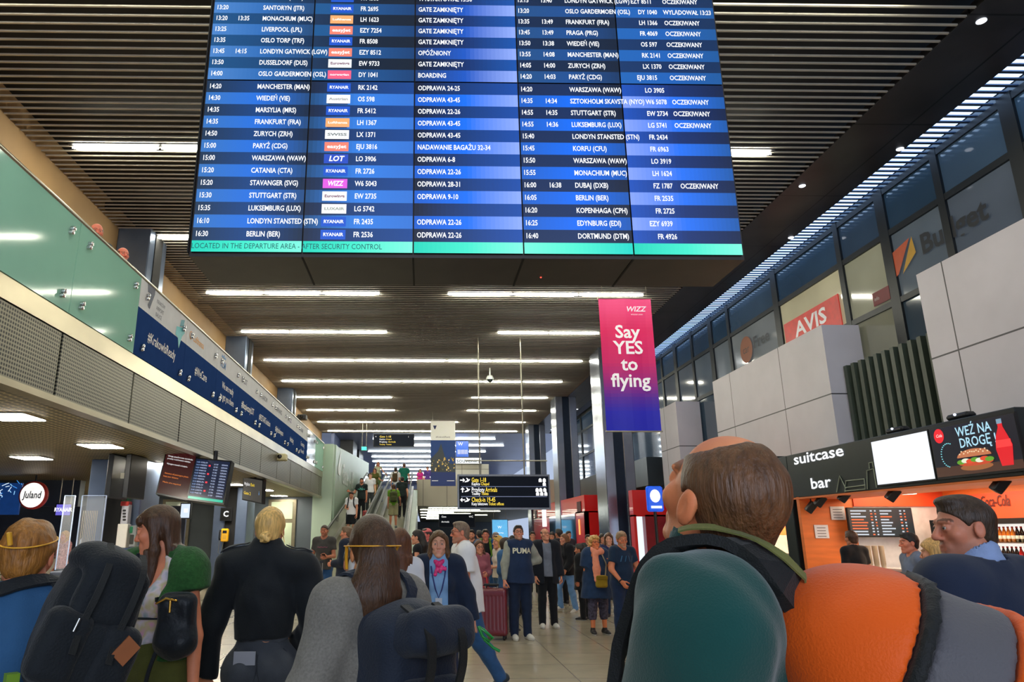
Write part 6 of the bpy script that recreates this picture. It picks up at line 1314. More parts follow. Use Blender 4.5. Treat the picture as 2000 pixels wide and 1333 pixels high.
q = MB(); P0 = [pA.toHead((.098 * math.cos(t) * .86, -.012 + .118 * math.sin(t), .052 + .03 * math.sin(t))) for t in np.linspace(0, 6.283, 33)]; q.tube(P0, .005, ATT, S(226, 164, 40), n=6, flat=.5); q.tube([P0[8 + 16] + A3(-.02, 0, .01), P0[24] + A3(-.03, -.005, .05)], .009, ATT, S(226, 164, 40), n=6); q.build('yellow_band', pA.e)

# ---- woman with brown hair and green vest
pB = cast('brown-haired woman in a green knit vest and olive trousers holding a suitcase handle', 314, 970, 3.7, 158, fem=True, h=.010, hair=('bangs', (74, 48, 30)), head=(-68, -8, 0), hk=.96, skin=(212, 132, 96), arms={1: ((.12, -.08, -1), (.0, .2, -1)), -1: ((.22, -.02, -1), (.14, .1, -1))}, curl=(30, 62), legk=1.08, palm={-1: (.6, -.8, 0)}, sh=1.08)
TIE = mat('pastel_print', S(198, 176, 186), .8, 0, None)
_n, _L = TIE.node_tree.nodes, TIE.node_tree.links; _t = _n.new('ShaderNodeTexNoise'); _t.inputs['Scale'].default_value = 11; _r = _n.new('ShaderNodeValToRGB'); _tc = _n.new('ShaderNodeTexCoord'); _L.new(_tc.outputs['Object'], _t.inputs['Vector']); _L.new(_t.outputs['Fac'], _r.inputs[0])
for p_, c_ in ((.3, S(96, 150, 150)), (.42, S(206, 192, 200)), (.5, S(190, 176, 130)), (.58, S(206, 150, 176)), (.68, S(150, 130, 190))): el_ = _r.color_ramp.elements.new(p_); el_.color = (*c_, 1)
_L.new(_r.outputs[0], _n['Principled BSDF'].inputs['Base Color'])
pB.top(TIE, 0, e=.012, hem=.09, vneck=.16, neck=.08, fold=.007, name='top')
VEST = C_('green_knit', 40, 84, 38, scale=90, bump=.6, nz=(60, .25)); pB.top(VEST, .32, e=.03, hem=.02, opening=(.105, .12), neck=.075, fold=.006, name='vest', loose=.02); vest_f = pB.tf
pB.trousers(OLIVE, 2.0, e=.03, waist=.22, flare=.01, fold=.009); pB.shoes(WSH)
q = MB(); W0 = pB.P + A3(0, 0, .2 * pB.s); q.tube([W0 + A3(.128 * math.cos(t), .115 * math.sin(t), 0) * pB.s for t in np.linspace(0, 6.283, 33)], .02, LEATHER, n=6, flat=.3); q.build('belt', pB.e)
bag = holder('shoulder_bag', pB, 'black leather crossbody bag with gold zip hanging at the brown-haired woman\'s hip', 'bag'); cb = pB.P + A3(-.2, .1, .19) * pB.s
f = Field(cb - .25, cb + .25, .008); f.box(cb, (.085, .06, .13), .05, 0, R=np.array(Matrix.Rotation(R_(30), 3, 'Z'))); f.ell(cb + A3(0, 0, -.08), (.11, .08, .08), .04); f.folds(.006, 30, 2); solid('bag_body', f, LEATHER, bag)
q = MB(); q.tube([cb + A3(-.05, .07, .1), cb + A3(.0, .085, .11), cb + A3(.06, .08, .085)], .005, mat('gold', S(220, 170, 80), .25, 1), n=6); q.build('zip', bag); q = MB(); q.tube([cb + A3(-.02, .08, .1), cb + A3(-.03, .09, .05)], .006, mat('gold'), n=6); q.build('zip_puller', bag)
ribbon('strap', [cb + A3(.05, .0, .1), pB.P + A3(-.02, .16, .3), pB.shc + A3(.08, .13, -.06), pB.shc + A3(.11, .02, .08), pB.shc + A3(.1, -.1, -.05)], .022, .005, LEATHER, bag, vest_f, .006)
ribbon('hanging_strap', [cb + A3(.05, .05, -.1), cb + A3(.09, .06, -.25), cb + A3(.1, .05, -.45), cb + A3(.04, .06, -.6)], .02, .005, LEATHER, bag, normals=(A3(0, 1, 0), A3(0, 1, 0)))
q = MB(); w_ = pB.WR[-1] + pB.fa[-1] * -.02; q.tube([w_ + .036 * (pB.hand[-1][0][:, 0] * math.cos(t) * .8 + pB.hand[-1][0][:, 1] * math.sin(t)) for t in np.linspace(0, 6.283, 21)], .005, LEATHER, n=6); q.build('bracelet', pB.e)
hb = pB.W(pB.WR[-1] + pB.fa[-1] * .095 + A3(.015, .02, 0)); hgt = hb[2] - .3
sb = suitcase(hb[0], hb[1] + .0, R_(10), .44, .26, .62, S(50, 56, 60), 'grey suitcase of the brown-haired woman, only its raised handle in view', handle=hb[2] - .62)
sb.location = (hb[0], hb[1] + .078 * math.cos(R_(10)), 0)

# ---- blond person in the black jacket
pC = cast('blond person with a hair bun in a black jacket and dark grey jeans', 531, 980, 4.1, 2, fem=True, h=.010, hair=('bun', (218, 176, 104)), skin=(206, 140, 104), eyes=False, bulk=1.0, sh=1.28, arms={-1: ((.3, -.02, -1), (.1, .08, -1)), 1: ((.3, -.06, -1), (-.5, .75, -.55))}, curl=(30, 34), palm={-1: (.3, -1, 0)})
pC.top(C_('black_jacket', 22, 26, 30, rough=.8, scale=200, bump=.2), 2.0, e=.028, hem=.12, loose=.004, ks=.02, collar=.045, fold=.013, seed=9, name='jacket'); tfC = pC.tf
for sd in (1, -1):
    S0 = pC.SH[sd]; ribbon('epaulette', [S0 + A3(sd * .03, -.01, .05), S0 * .8 + pC.shc * .2 + A3(0, -.01, .08), S0 * .5 + pC.shc * .5 + A3(0, -.012, .1)], .05, .006, C_('black_jacket', 22, 26, 30), pC.e, tfC, .004, samples=10)
pC.trousers(C_('grey_denim', 66, 70, 76, scale=240), 2.0, e=.016, waist=.19, fold=.008); pC.shoes(BSH)
q = MB(); lf = pC.lf; q0 = lf.snap(pC.P + A3(-.07, -.2, .075), .004); q.box(q0 + A3(-.055, -.006, -.03), q0 + A3(.055, .004, .035), ATT, S(150, 152, 160)); q.build('pocket_paper', pC.e)
ribbon('belt', [pC.P + A3(.2 * math.sin(t), -.2 * math.cos(t), .155) for t in np.linspace(-1.6, 1.6, 9)], .035, .005, C_('grey_denim', 66, 70, 76), pC.e, lf, .003)
for sx in (-1, 1):
    pts = [lf.snap(pC.P + A3(sx * .08 + dx, -.25, dz + .02), .003) for dx, dz in ((-.06, .05), (-.06, -.06), (0, -.09), (.06, -.06), (.06, .05))]; q = MB(); q.tube(pts, .0035, C_('grey_denim_dark', 48, 52, 58), n=5); q.build('back_pocket', pC.e)

# ---- woman in the grey sweater with the navy backpack and mask
pD = cast('dark-haired woman in a grey sweater with a white mask with yellow straps', 727, 1000, 2.8, 42, fem=True, h=.010, hair=('pony', (68, 44, 26)), head=(-22, 2, 0), skin=(216, 146, 96), eyes=False, bulk=1.05, sh=1.12, arms={-1: ((.36, -.02, -1), (.3, .25, -1)), 1: ((.2, .2, -1), (0, .8, -.5))}, hk=1.03)
pD.top(GREYC, 2.0, e=.024, hem=-.1, loose=.025, fold=.011, seed=12, name='sweater'); pD.trousers(BLK); pD.shoes(WSH)
YST = S(236, 168, 40); q = MB(); q.tube([pD.toHead((.112 * math.cos(t) * .88, -.014 + .124 * math.sin(t), .022 - .006 * math.sin(t))) for t in np.linspace(0, 6.283, 41)], .0055, ATT, YST, n=6, flat=.5)
for sx in (-1, 1): q.tube([pD.toHead(t) for t in ((sx * .098, -.02, .022), (sx * .088, .02, -.02), (sx * .082, .03, -.06))], .006, ATT, YST, n=6, flat=.6)
q.build('mask_strap', pD.e)
f = Field((-.1, -.02, -.16), (.1, .17, .04), .006); f.ell((0, .045, -.055), (.07, .085, .075), 0); f.plane((0, -1, 0), -.012); f.plane((0, 0, 1), -.005); V, Q = f.mesh(); raw_mesh('face_mask', pD.toHead(V), Q, [mat('mask_white', S(226, 226, 222), .7)], pD.e, smooth=True)
NVP = C_('navy_canvas', 30, 38, 52, rough=.7, scale=140, bump=.4, nz=(5, .18)); nb_ = small_pack(pD, S(30, 38, 52), 'dark navy backpack with a folded top flap on the woman in grey', .17, .12, .24, side=.03, off=-.12, zc=.22, mm=NVP)
c = pD.P + pD.tor * .22 * pD.T + A3(.03, -.12 * pD.s - .048, 0)
f = Field(c - .5, c + .5, .009); f.box(c + A3(0, -.1, .17), (.15, .13, .075), .06, 0, R=np.array(Matrix.Rotation(R_(-14), 3, 'X'))); f.folds(.008, 26, 13); solid('top_flap', f, NVP, nb_)
for sx in (-.1, .04): ribbon('closing_strap', [c + A3(sx, -.1, .262), c + A3(sx, -.215, .2), c + A3(sx, -.235, .1), c + A3(sx, -.2, -.02), c + A3(sx, -.18, -.16)], .035, .007, BKB, nb_, normals=(A3(0, -.5, 1), A3(0, -1, 0)))

# ---- suited man at the right edge
pF = cast('man in a dark navy suit with short dark hair facing the bar', 1868, 946, 2.6, 22, h=.009, hk=.95, hair=('fade', (58, 42, 30)), head=(60, 0, 0), skin=(196, 126, 98), bulk=1.1, sh=1.08, arms={1: ((.2, .1, -1), (.05, .5, -1)), -1: ((.28, .02, -1), (.05, .6, -.8))}, nose=1.15, beard=((110, 76, 66), .35))
SUIT = C_('navy_suit', 30, 40, 62, rough=.85, scale=320, bump=.15, nz=(8, .1)); pF.top(C_('pale_blue_shirt', 140, 160, 200), 2.0, e=.014, collar=.05, name='shirt', neck=.058, fold=.002, hh=.006); pF.top(SUIT, 2.0, e=.034, hem=-.16, loose=.012, name='suit_jacket', neck=.085, fold=.005, seed=5); pF.trousers(C_('navy_suit', 30, 40, 62)); pF.shoes(BSH)

# ---- airline stewardess
pG = cast('airline stewardess in navy blazer with pink neck scarf walking towards the camera', 857, 1032, 6.9, 178, fem=True, h=.0095, hair=('long', (92, 62, 34)), head=(0, 2, 0), skin=(214, 158, 132), arms={-1: ((.42, .02, -1), (.26, .12, -1)), 1: ((.22, .0, -1), (.05, .2, -1))}, curl=(40, 48), sh=1.06, bulk=1.02, legs={1: ((.02, .12, -1), (.02, -.02, -1), 5, 0), -1: ((.02, -.1, -1), (.02, -.25, -1), 5, -20)})
pG.top(C_('sky_shirt', 132, 172, 214, nz=(8, .06)), 0.5, e=.014, hem=-.05, collar=.03, neck=.056, fold=.004, name='blouse'); tf_ = pG.tf
pG.top(C_('navy_blazer', 28, 40, 62, scale=260), 2.0, e=.032, hem=-.1, loose=.01, opening=(.085, .08), neck=.085, fold=.005, name='blazer'); pG.tf = tf_
pG.trousers(NVY, 2.0, flare=.01); pG.shoes(BSH)
PK = mat('pink_silk', S(222, 40, 120), .4, 0, (40, .5)); n0 = pG.neck + A3(0, .085, -.02); q = MB()
f = Field(n0 - .2, n0 + .2, .006); f.cap(pG.neck + A3(-.06, .0, .02), n0 + A3(-.01, .02, -.01), .02, .02, .02); f.cap(pG.neck + A3(.06, .0, .02), n0 + A3(.01, .02, -.01), .02, .02, .02); f.ell(n0 + A3(0, .03, -.02), (.026, .022, .024), .01); f.cap(n0 + A3(-.01, .03, -.03), n0 + A3(-.055, .04, -.05), .014, .022, .01, flat=((0, 1, 0), 2)); f.cap(n0 + A3(.01, .03, -.03), n0 + A3(.03, .05, -.1), .014, .02, .01, flat=((0, 1, 0), 2)); f.cap(n0 + A3(.0, .03, -.03), n0 + A3(-.015, .045, -.075), .012, .018, .01, flat=((0, 1, 0), 2)); f.folds(.003, 60, 2); solid('neck_scarf', f, PK, pG.e)
q = MB(); q.tube([pG.tf.snap(n0 + A3(x, .05, z), .018) for x, z in ((-.07, -.02), (-.055, -.12), (-.03, -.22), (0, -.3), (.03, -.22), (.055, -.12), (.07, -.02))], .006, ATT, S(26, 34, 110), n=6, flat=.6); b0 = pG.tf.snap(n0 + A3(0, .06, -.34), .012); q.box(b0 - A3(.03, .003, .05), b0 + A3(.03, .003, .04), ATT, S(190, 196, 206)); q.build('lanyard', pG.e)
gr = empty('green_lanyard', pG.W(pG.hand[-1][1]), 'folded bright green lanyard strap held in the stewardess\'s hand', 'lanyard'); gl = gr.location; q = MB()
g0 = A3(*gl); GRN = S(16, 150, 60)
for pts in ([(.02, 0, .04), (.06, -.01, -.05), (.12, -.01, -.09), (.16, 0, -.07), (.08, .01, .0), (.03, .01, .03)], [(.03, 0, .02), (.08, 0, -.08), (.16, 0, -.15), (.22, .0, -.18)]): q.tube([A3(*p_) * .95 for p_ in pts], .024, GLOSS, GRN, n=6, flat=.6)
q.build('strap', gr)

# ---- man in the white T-shirt, walking left
pH = cast('bespectacled man in a white T-shirt and jeans walking left behind the stewardess', 899, 1006, 8.4, 98, h=.0105, hair=('fade', (120, 100, 84)), skin=(208, 130, 100), beard=((150, 120, 100), .5), bulk=1.12, belly=.03, lean=(0, .06), arms={1: ((.1, .1, -1), (0, .5, -1)), -1: ((.12, .05, -1), (.0, .45, -1))}, legs={1: ((.02, .42, -1), (.02, .1, -1), 6, 12), -1: ((.02, -.28, -1), (.02, -.62, -1), 6, -28)}, head=(0, 0, 0))
pH.top(WHTC, .72, e=.02, hem=-.14, loose=.035, fold=.009, seed=2); pH.trousers(DENIM, 2.0, e=.022, fold=.01); pH.shoes(mat('navy_shoe', S(40, 52, 62), .6), mat('pale_sole', S(180, 180, 172), .6)); pH.eyewear()

# ---- middle distance
def M(label, u, v, Y, face, topm, legm, sleeve=.6, shoe=BSH, tl=2.0, top=None, glasses=None, extra=None, **k):
    k.setdefault('h', .013 if Y < 16 else .017); p = cast(label, u, v, Y, face, **k); p.top(topm, sleeve, **(top or {}))
    if legm: p.trousers(legm, tl)
    if shoe: p.shoes(shoe)
    if glasses: p.eyewear()
    return p
BENTP = ((.12, .12, -1), (-.2, 1, .25))     # forearm raised in front, holding something
BENT = ((.15, .0, -1), (-.45, 1, -.15)); HIP = ((.65, -.25, -.85), (-.75, .25, -.25)); DN = ((.13, .0, -1), (.04, .15, -1))
SK1, SK2, SK3 = (210, 146, 116), (190, 122, 92), (220, 166, 138)
def phone(p, sd, lb, d=.1):
    g = p.W(p.WR[sd] + p.fa[sd] * d + A3(0, 0, .03)); q = MB(); q.box((-.035, -.005, -.07), (.035, .005, .07), GLOSS, (.02, .02, .025), bev=.004); o = tag(q.build('phone'), lb, 'phone'); o.location = g; o.rotation_euler = (R_(-55), 0, p.e.rotation_euler.z); return o
pI = M('short-haired man in a dark grey T-shirt and jeans holding a phone by the travelator', 634, 1022, 15.4, 172, C_('dark_grey_tee', 70, 68, 66), DENIM, .6, BSH, arms={1: ((.22, -.02, -1), (.1, .05, -1)), -1: ((.16, .05, -1), (-.35, 1, -.05))}, hair=('buzz', (60, 44, 34)), skin=SK2, beard=((96, 66, 50), .5)); phone(pI, -1, 'phone in the hand of the man in the dark grey T-shirt')
pI.print_text('~~~', .12, 0, pI.P[2] + .38, S(130, 70, 90))
pJ = M('grey-haired man in a dark suit in left profile beside the black suitcase', 677, 1025, 13.3, 78, C_('ink_suit', 26, 34, 52), C_('ink_suit', 26, 34, 52), 2.0, arms={1: DN, -1: BENT}, hair=('short', (120, 96, 74)), skin=(214, 140, 108), bulk=1.1, belly=.03, top={'e': .03, 'hem': -.14, 'loose': .01})
suitcase(-2.03, 14.5, R_(8), .42, .28, .68, S(26, 36, 50), 'black soft suitcase standing in front of the man with the phone', ribs=False, rough=.6, handle=.42)
pK = M('man in a navy puma sweatshirt with grey sleeves, hand on hip, looking up', 1012, 1023, 12.15, 192, C_('navy_sweat', 26, 44, 76), C_('navy_track', 22, 36, 62), 0.0, WSH, top={'e': .03, 'hem': -.1, 'loose': .02, 'fold': .006}, h=.011, arms={1: ((.26, .02, -1), (.12, .12, -1)), -1: HIP}, hair=('short', (44, 34, 30)), skin=(206, 140, 116), head=(-12, 10, 0), bulk=1.16, belly=.03, beard=((170, 140, 124), .5), glasses=1, curl=(50, 30))
sl = pK.field(.05); b_ = 1.1
for sd in (1, -1): sl.cap(pK.SH[sd], pK.EL[sd], .058 * b_ + .02, .05 * b_ + .016, 0); sl.cap(pK.EL[sd], pK.WR[sd], .05 * b_ + .014, .04, .03, cut=1.0)
sl.folds(.006, 26, 4); solid('sleeves', sl, C_('pale_grey_sweat', 150, 152, 142), pK.e); pK.print_text('PUMA', .118, -.0, pK.P[2] + .40, S(216, 214, 190), bold=.03, d=.01)
suitcase(1.13, 12.2, R_(-14), .50, .30, .78, S(104, 26, 40), 'glossy burgundy ribbed suitcase held by the man in the puma sweatshirt', handle=.05)
suitcase(1.0, 14.4, R_(30), .42, .27, .70, S(222, 208, 20), 'bright yellow hard suitcase behind the burgundy suitcase', handle=.5)
pL = M('balding man with glasses in a grey shirt and black jacket looking up', 1064, 1029, 13.6, 184, C_('grey_tee', 110, 116, 130), BLK, .9, WSH, hair=('balding', (70, 54, 44)), skin=SK1, head=(8, 16, 0), glasses=1, arms={1: DN, -1: ((.2, .0, -1), (.1, .2, -1))})
pL.top(C_('black_anorak', 20, 24, 34), 2.0, e=.034, hem=-.18, loose=.02, opening=(.07, .08), name='jacket', hood=True)
pM = M('curly blond woman with a salmon scarf and mustard bag, navy top and patterned leggings', 1160, 1046, 12.75, 186, C_('navy_poncho', 30, 52, 84), mat('patterned_leggings', S(66, 62, 80), .8, 0, (30, .9)), .85, BSH, 1.55, fem=True, h=.011, bulk=1.22, belly=.03, hair=('curly', (206, 160, 92)), skin=(220, 130, 84), head=(6, 14, 0), arms={1: ((.2, .05, -1), (-.35, .5, 1.1)), -1: ((.22, .1, -1), (-.1, .9, .5))}, top={'e': .03, 'hem': -.3, 'loose': .06, 'fold': .01}, glasses=1)
f = pM.field(.08); nk = pM.neck
for sd in (1, -1): f.cap(nk + A3(sd * .085, -.05, .05), nk + A3(sd * .07, .11, .01), .045, .05, .02)
f.cap(nk + A3(-.07, -.06, .03), nk + A3(.07, -.06, .03), .035, None, .02); f.cap(nk + A3(.05, .14, 0), nk + A3(.06, .215, -.26), .05, .065, .02, flat=((0, 1, 0), 1.6)); f.cap(nk + A3(.06, .215, -.26), nk + A3(.07, .24, -.44), .065, .055, .02, flat=((0, 1, 0), 1.6)); f.cap(nk + A3(-.07, .11, .01), nk + A3(.05, .15, -.03), .05, .045, .02); f.folds(.006, 40, 3); solid('scarf', f, C_('salmon_scarf', 232, 146, 116), pM.e)
mb = holder('crossbody_bag', pM, 'small mustard crossbody bag hanging in front of the curly blond woman', 'bag'); cb = pM.P + A3(0, .24, .0); f = Field(cb - .2, cb + .2, .009); f.box(cb, (.1, .05, .1), .035, 0); solid('bag_body', f, C_('mustard', 150, 124, 30), mb); q = MB(); q.box(cb + A3(-.095, .05, .03), cb + A3(.095, .058, .09), C_('mustard_flap', 130, 106, 24), bev=.01); q.build('flap', mb)
ribbon('strap', [cb + A3(-.09, 0, .08), pM.P + A3(-.12, .2, .25), pM.shc + A3(-.08, .14, -.05), pM.shc + A3(-.07, .0, .1)], .025, .005, C_('strap_beige', 150, 140, 120), mb, pM.tf, .01)
pN = M('long-haired girl with a white hairband in a printed navy top behind the curly blond woman', 1188, 1040, 15.2, 176, C_('navy_print', 40, 44, 84), NVY, .6, BSH, fem=True, hair=('wavy', (92, 60, 40)), skin=SK3, head=(-8, 0, 0)); pN.print_text('~ ~', .1, 0, pN.P[2] + .38, S(200, 110, 130))
q = MB(); q.tube([pN.toHead((.094 * math.cos(t), .02, .04 + .082 * math.sin(t))) for t in np.linspace(.2, 2.94, 15)], .008, ATT, (.8, .8, .82), n=6); q.build('hairband', pN.e)
pO = M('grey-bearded man in a dark blue T-shirt leaning over, right of the curly blond woman', 1213, 1034, 11.6, 200, C_('dark_blue_tee', 22, 42, 66), NVY, .62, BSH, hair=('short', (150, 120, 90)), skin=(206, 126, 90), beard=((190, 150, 120), .8), bulk=1.18, belly=.02, head=(-14, -12, 6), lean=(.0, .08), arms={1: ((.28, .1, -1), (-.35, .6, -.8)), -1: ((.3, .15, -1), (-.5, .7, -.4))}); pO.print_text('/ / \\ /', .12, 0, pO.P[2] + .34, S(30, 90, 130))
q = MB(); w_ = pO.WR[1] - pO.fa[1] * .02; q.tube([w_ + .034 * (pO.hand[1][0][:, 0] * math.cos(t) + pO.hand[1][0][:, 1] * math.sin(t)) for t in np.linspace(0, 6.283, 17)], .01, BLACK, n=6); q.build('wristwatch', pO.e)
pP = M('long-haired girl with glasses and pink sleeves holding a red bag', 936, 1054, 12.9, 190, C_('pink_top', 150, 84, 96), C_('red_trousers', 120, 40, 50), 1.9, BSH, fem=True, hair=('long', (84, 52, 34)), skin=SK1, arms={1: DN, -1: BENT}, glasses=1)
rb = empty('hand_bag', (1.02, 12.55, .62), 'red cloth bag hanging in front of the long-haired girl with glasses', 'bag'); f = Field((-.2, -.15, -.25), (.2, .15, .25), .012); f.box((0, 0, 0), (.11, .07, .15), .06, 0); f.folds(.01, 26, 3); solid('bag_body', f, C_('red_cloth', 196, 36, 44), rb); q = MB(); q.tube([(-.07, 0, .13), (-.05, 0, .3), (.05, 0, .3), (.07, 0, .13)], .01, C_('red_cloth', 196, 36, 44)); q.build('handle', rb)
pQ = M('smiling man in a dark T-shirt and blue jacket behind the long-haired girl', 948, 1032, 16.2, 178, BLK, DENIM, .6, hair=('short', (40, 32, 28)), skin=(204, 124, 100), bulk=1.1); pQ.top(C_('blue_jacket', 30, 70, 120), 2.0, e=.03, hem=-.1, loose=.02, opening=(.1, .1), name='jacket')
small_pack(pQ, S(90, 130, 30), 'green backpack with bright straps on the smiling man in the blue jacket', .14, .08, .2)
M('bearded man with dark hair far back behind the white T-shirt man', 921, 1033, 18.5, 170, C_('brown_tee', 70, 60, 56), BLK, hair=('short', (40, 32, 28)), skin=SK1, beard=((60, 44, 38), .7))
M('dark-haired person seen from behind between two men in the crowd', 936, 1034, 19.5, 20, BLK, BLK, 2.0, hair=('short', (34, 30, 30)), skin=SK1)
pR = M('blond woman in a white top in left profile with sunglasses on her head', 972, 1046, 14.6, 108, C_('cream_top', 206, 196, 186), DENIM, .9, WSH, fem=True, hair=('bob', (206, 160, 80)), skin=SK1, arms={1: BENT, -1: BENT}); q = MB()
for sx in (-1, 1): q.ball(pR.toHead((sx * .035, .05, .118)), (.03, .03, .014), GLOSS, (.01, .01, .01), n=6)
q.build('sunglasses', pR.e)
pS = M('woman with a dark bob in a denim shirt, hands joined in front', 989, 1050, 13.1, 228, C_('denim_shirt', 62, 104, 150, scale=220), DENIM, 1.6, BSH, fem=True, hair=('bob', (52, 36, 26)), skin=(214, 140, 100), arms={1: BENT, -1: BENT}, head=(18, 12, 0), top={'e': .025, 'hem': -.22, 'loose': .03})
M('grey-haired person mostly hidden behind the blond woman in white', 968, 1038, 17.5, 160, C_('sand_top', 150, 140, 130), BLK, 2.0, hair=('short', (150, 140, 136)), skin=SK1)
M('dark-haired person mostly hidden behind the man in the puma sweatshirt', 1000, 1046, 15.5, 150, BLK, BLK, 2.0, hair=('bob', (30, 26, 28)), skin=SK1, fem=True)
pT = M('long-haired woman in black with pale jeans looking left, in front of the red kiosk', 1101, 1040, 16.3, 118, BLK, DENIMP, 2.0, WSH, fem=True, hair=('long', (120, 78, 46)), skin=SK1, arms={1: BENT, -1: ((.2, .1, -1), (0, .6, -.8))}, legs={1: ((.02, .45, -1), (.02, -.15, -1), 6, 0), -1: ((.02, -.1, -1), (.02, -.25, -1), 6, -12)}, top={'e': .03, 'hem': -.12, 'loose': .02})
small_pack(pT, S(24, 26, 32), 'black backpack on the long-haired woman in black by the red kiosk', .16, .1, .22)
M('dark-haired man seen from behind at the red kiosk doorway', 1091, 1031, 18.0, 30, C_('dark_coat', 30, 34, 44), BLK, 2.0, hair=('short', (46, 36, 32)), skin=SK2)
M('person in a dark coat with a bag right of the woman in black', 1132, 1062, 14.8, 60, BLK, BLK, 2.0, hair=('short', (40, 34, 32)), skin=SK2, top={'e': .035, 'hem': -.25, 'loose': .03})
M('woman with dark hair tied back in a black sleeveless top in left profile', 815, 1033, 12.8, 80, BLK, BLK, .15, BSH, fem=True, hair=('pony', (34, 28, 26)), skin=SK1, arms={1: BENT, -1: BENT})
pU = M('man with a pink cap beside the woman in the black sleeveless top', 833, 1030, 14.2, 120, C_('dark_top', 56, 50, 56), BLK, 1.0, hair=('short', (60, 50, 46)), skin=(226, 120, 110))
f = Field((-.13, -.14, 0), (.13, .2, .17), .011); f.ell((0, -.012, .045), (.088, .106, .09), 0); f.plane((0, 0, -1), -.055); f.box((0, .12, .06), (.07, .07, .008), .006, .01); V, Q = f.mesh(); raw_mesh('cap', pU.toHead(V), Q, [C_('pink_cap', 226, 120, 120)], pU.e, smooth=True)
M('brown-haired woman in a white T-shirt half hidden behind the woman in grey', 781, 1030, 6.4, 20, WHTC, DENIM, .6, BSH, fem=True, hair=('wavy', (96, 58, 36)), skin=SK1, eyes=False)
M('person in a blue top mostly hidden behind the dark-haired woman in grey', 700, 1052, 4.3, 20, C_('royal_blue', 36, 66, 118), BLK, 2.0, hair=('short', (50, 40, 34)), skin=SK1, eyes=False)
for u, v, Y, fc, col, lb, hs in ((860, 1036, 24, 180, (60, 64, 74), 'person in grey far under the bridge, left of the white T-shirt man', 'short'), (1040, 1037, 21, 175, (40, 40, 52), 'distant person in dark clothes left of the red kiosk', 'short'), (1078, 1038, 20, 160, (90, 70, 60), 'distant person in brown before the red kiosk glass', 'bob'), (1176, 1042, 19, 190, (70, 76, 90), 'distant person in slate grey at the polished column', 'bob'), (1148, 1043, 20, 170, (50, 60, 60), 'distant person in dark teal by the red kiosk corner', 'short'), (1110, 1036, 23, 200, (60, 50, 60), 'distant person in plum before the kiosk doorway', 'short'), (848, 1037, 30, 10, (70, 80, 100), 'distant person in blue grey walking away under the bridge', 'short'), (905, 1037, 26, 30, (56, 56, 60), 'distant person in dark grey walking away under the low sign', 'short')):
    M(lb, u, v, Y, fc, C_('far_%d' % u, *col), BLK, 1.8, fem=hs == 'bob', hair=(hs, (50, 40, 34)), skin=SK1)

# ---- people on the moving walkways and upstairs
def onw(label, X, Y, face, H, topm, legm, sleeve=.6, shoe=BSH, tl=2.0, z=None, rel=None, **k):
    z = tz(Y) + .03 if z is None else z; k.setdefault('h', .017); p = Person(X, Y, H, face, label, z=z, **k)
    kw = k.pop('top', {}); p.top(topm, sleeve, **kw)
    if legm: p.trousers(legm, tl)
    if shoe: p.shoes(shoe)
    return p
p = onw('man in a white T-shirt and black shorts looking at his phone on the left walkway', -2.68, 27.4, 172, 1.8, WHTC, BLK, .62, WSH, .85, arms={1: BENT, -1: DN}, hair=('short', (46, 36, 30)), skin=SK1, head=(0, -22, 0)); phone(p, 1, 'phone of the man in the white T-shirt on the left walkway'); p.print_text('- - - -', .09, 0, p.P[2] + .38, S(60, 70, 90))
small_pack(p, S(30, 32, 38), 'dark rucksack of the man in the white T-shirt on the left walkway', .13, .08, .2)
p = onw('bearded man in a black printed T-shirt on the left walkway', -2.62, 31.0, 176, 1.86, C_('black_green_tee', 22, 34, 34), BLK, .62, hair=('short', (34, 28, 26)), beard=((40, 30, 26), .9), skin=SK2, arms={1: ((.4, .1, -1), (.5, .4, .1)), -1: DN}); p.print_text('~N~', .16, 0, p.P[2] + .36, S(90, 190, 170))
suitcase(-2.3, 30.2, 0, .36, .24, .6, S(150, 40, 36), 'red suitcase before the bearded man on the left walkway', handle=.3, z=tz(30.2) + .03)
onw('person in white half hidden behind the bearded man on the left walkway', -2.42, 33.2, 180, 1.82, WHTC, CHAR, .62, hair=('short', (80, 60, 46)), skin=SK3)
p = onw('woman in a mustard green dress on the left walkway', -2.45, 36.6, 176, 1.68, OLIVE, None, .7, fem=True, hair=('bob', (90, 52, 34)), skin=SK1, arms={1: DN, -1: ((.4, .1, -1), (.4, .4, -.2))}); p.skirt(C_('mustard_dress', 122, 112, 34), .62, .14, .2, name='dress_skirt')
onw('woman in a pale top at the very top of the left walkway', -2.5, 40.0, 180, 1.66, C_('pale_green_top', 176, 178, 150), C_('green_skirt', 90, 110, 70), .2, fem=True, hair=('wavy', (120, 66, 44)), skin=(220, 150, 124), arms={1: DN, -1: ((.7, .1, -1), (.5, .3, -.5))})
p = onw('man in a green T-shirt and khaki shorts with a backpack on the right walkway', -1.2, 29.6, 4, 1.78, C_('lime_tee', 96, 140, 34), C_('khaki', 140, 134, 100), .62, GSH, .95, eyes=False, hair=('short', (70, 46, 34)), skin=SK2, arms={1: ((.35, .1, -1), (.1, .6, -.5)), -1: DN}); small_pack(p, S(60, 66, 30), 'olive backpack with grey pocket on the man in the green T-shirt', .15, .1, .2)
onw('man in black standing beside the man in green on the right walkway', -.92, 32.0, 6, 1.8, C_('black_green_tee', 22, 34, 34), BLK, .62, eyes=False, hair=('short', (40, 32, 28)), skin=SK1)
p = onw('man in a white T-shirt with a brown shoulder bag higher up the right walkway', -1.38, 36.2, -8, 1.76, WHTC, DENIM, .62, eyes=False, hair=('short', (50, 38, 30)), skin=SK1, arms={1: BENT, -1: DN}); small_pack(p, S(70, 56, 34), 'brown pack on the man in the white T-shirt on the right walkway', .13, .08, .2)
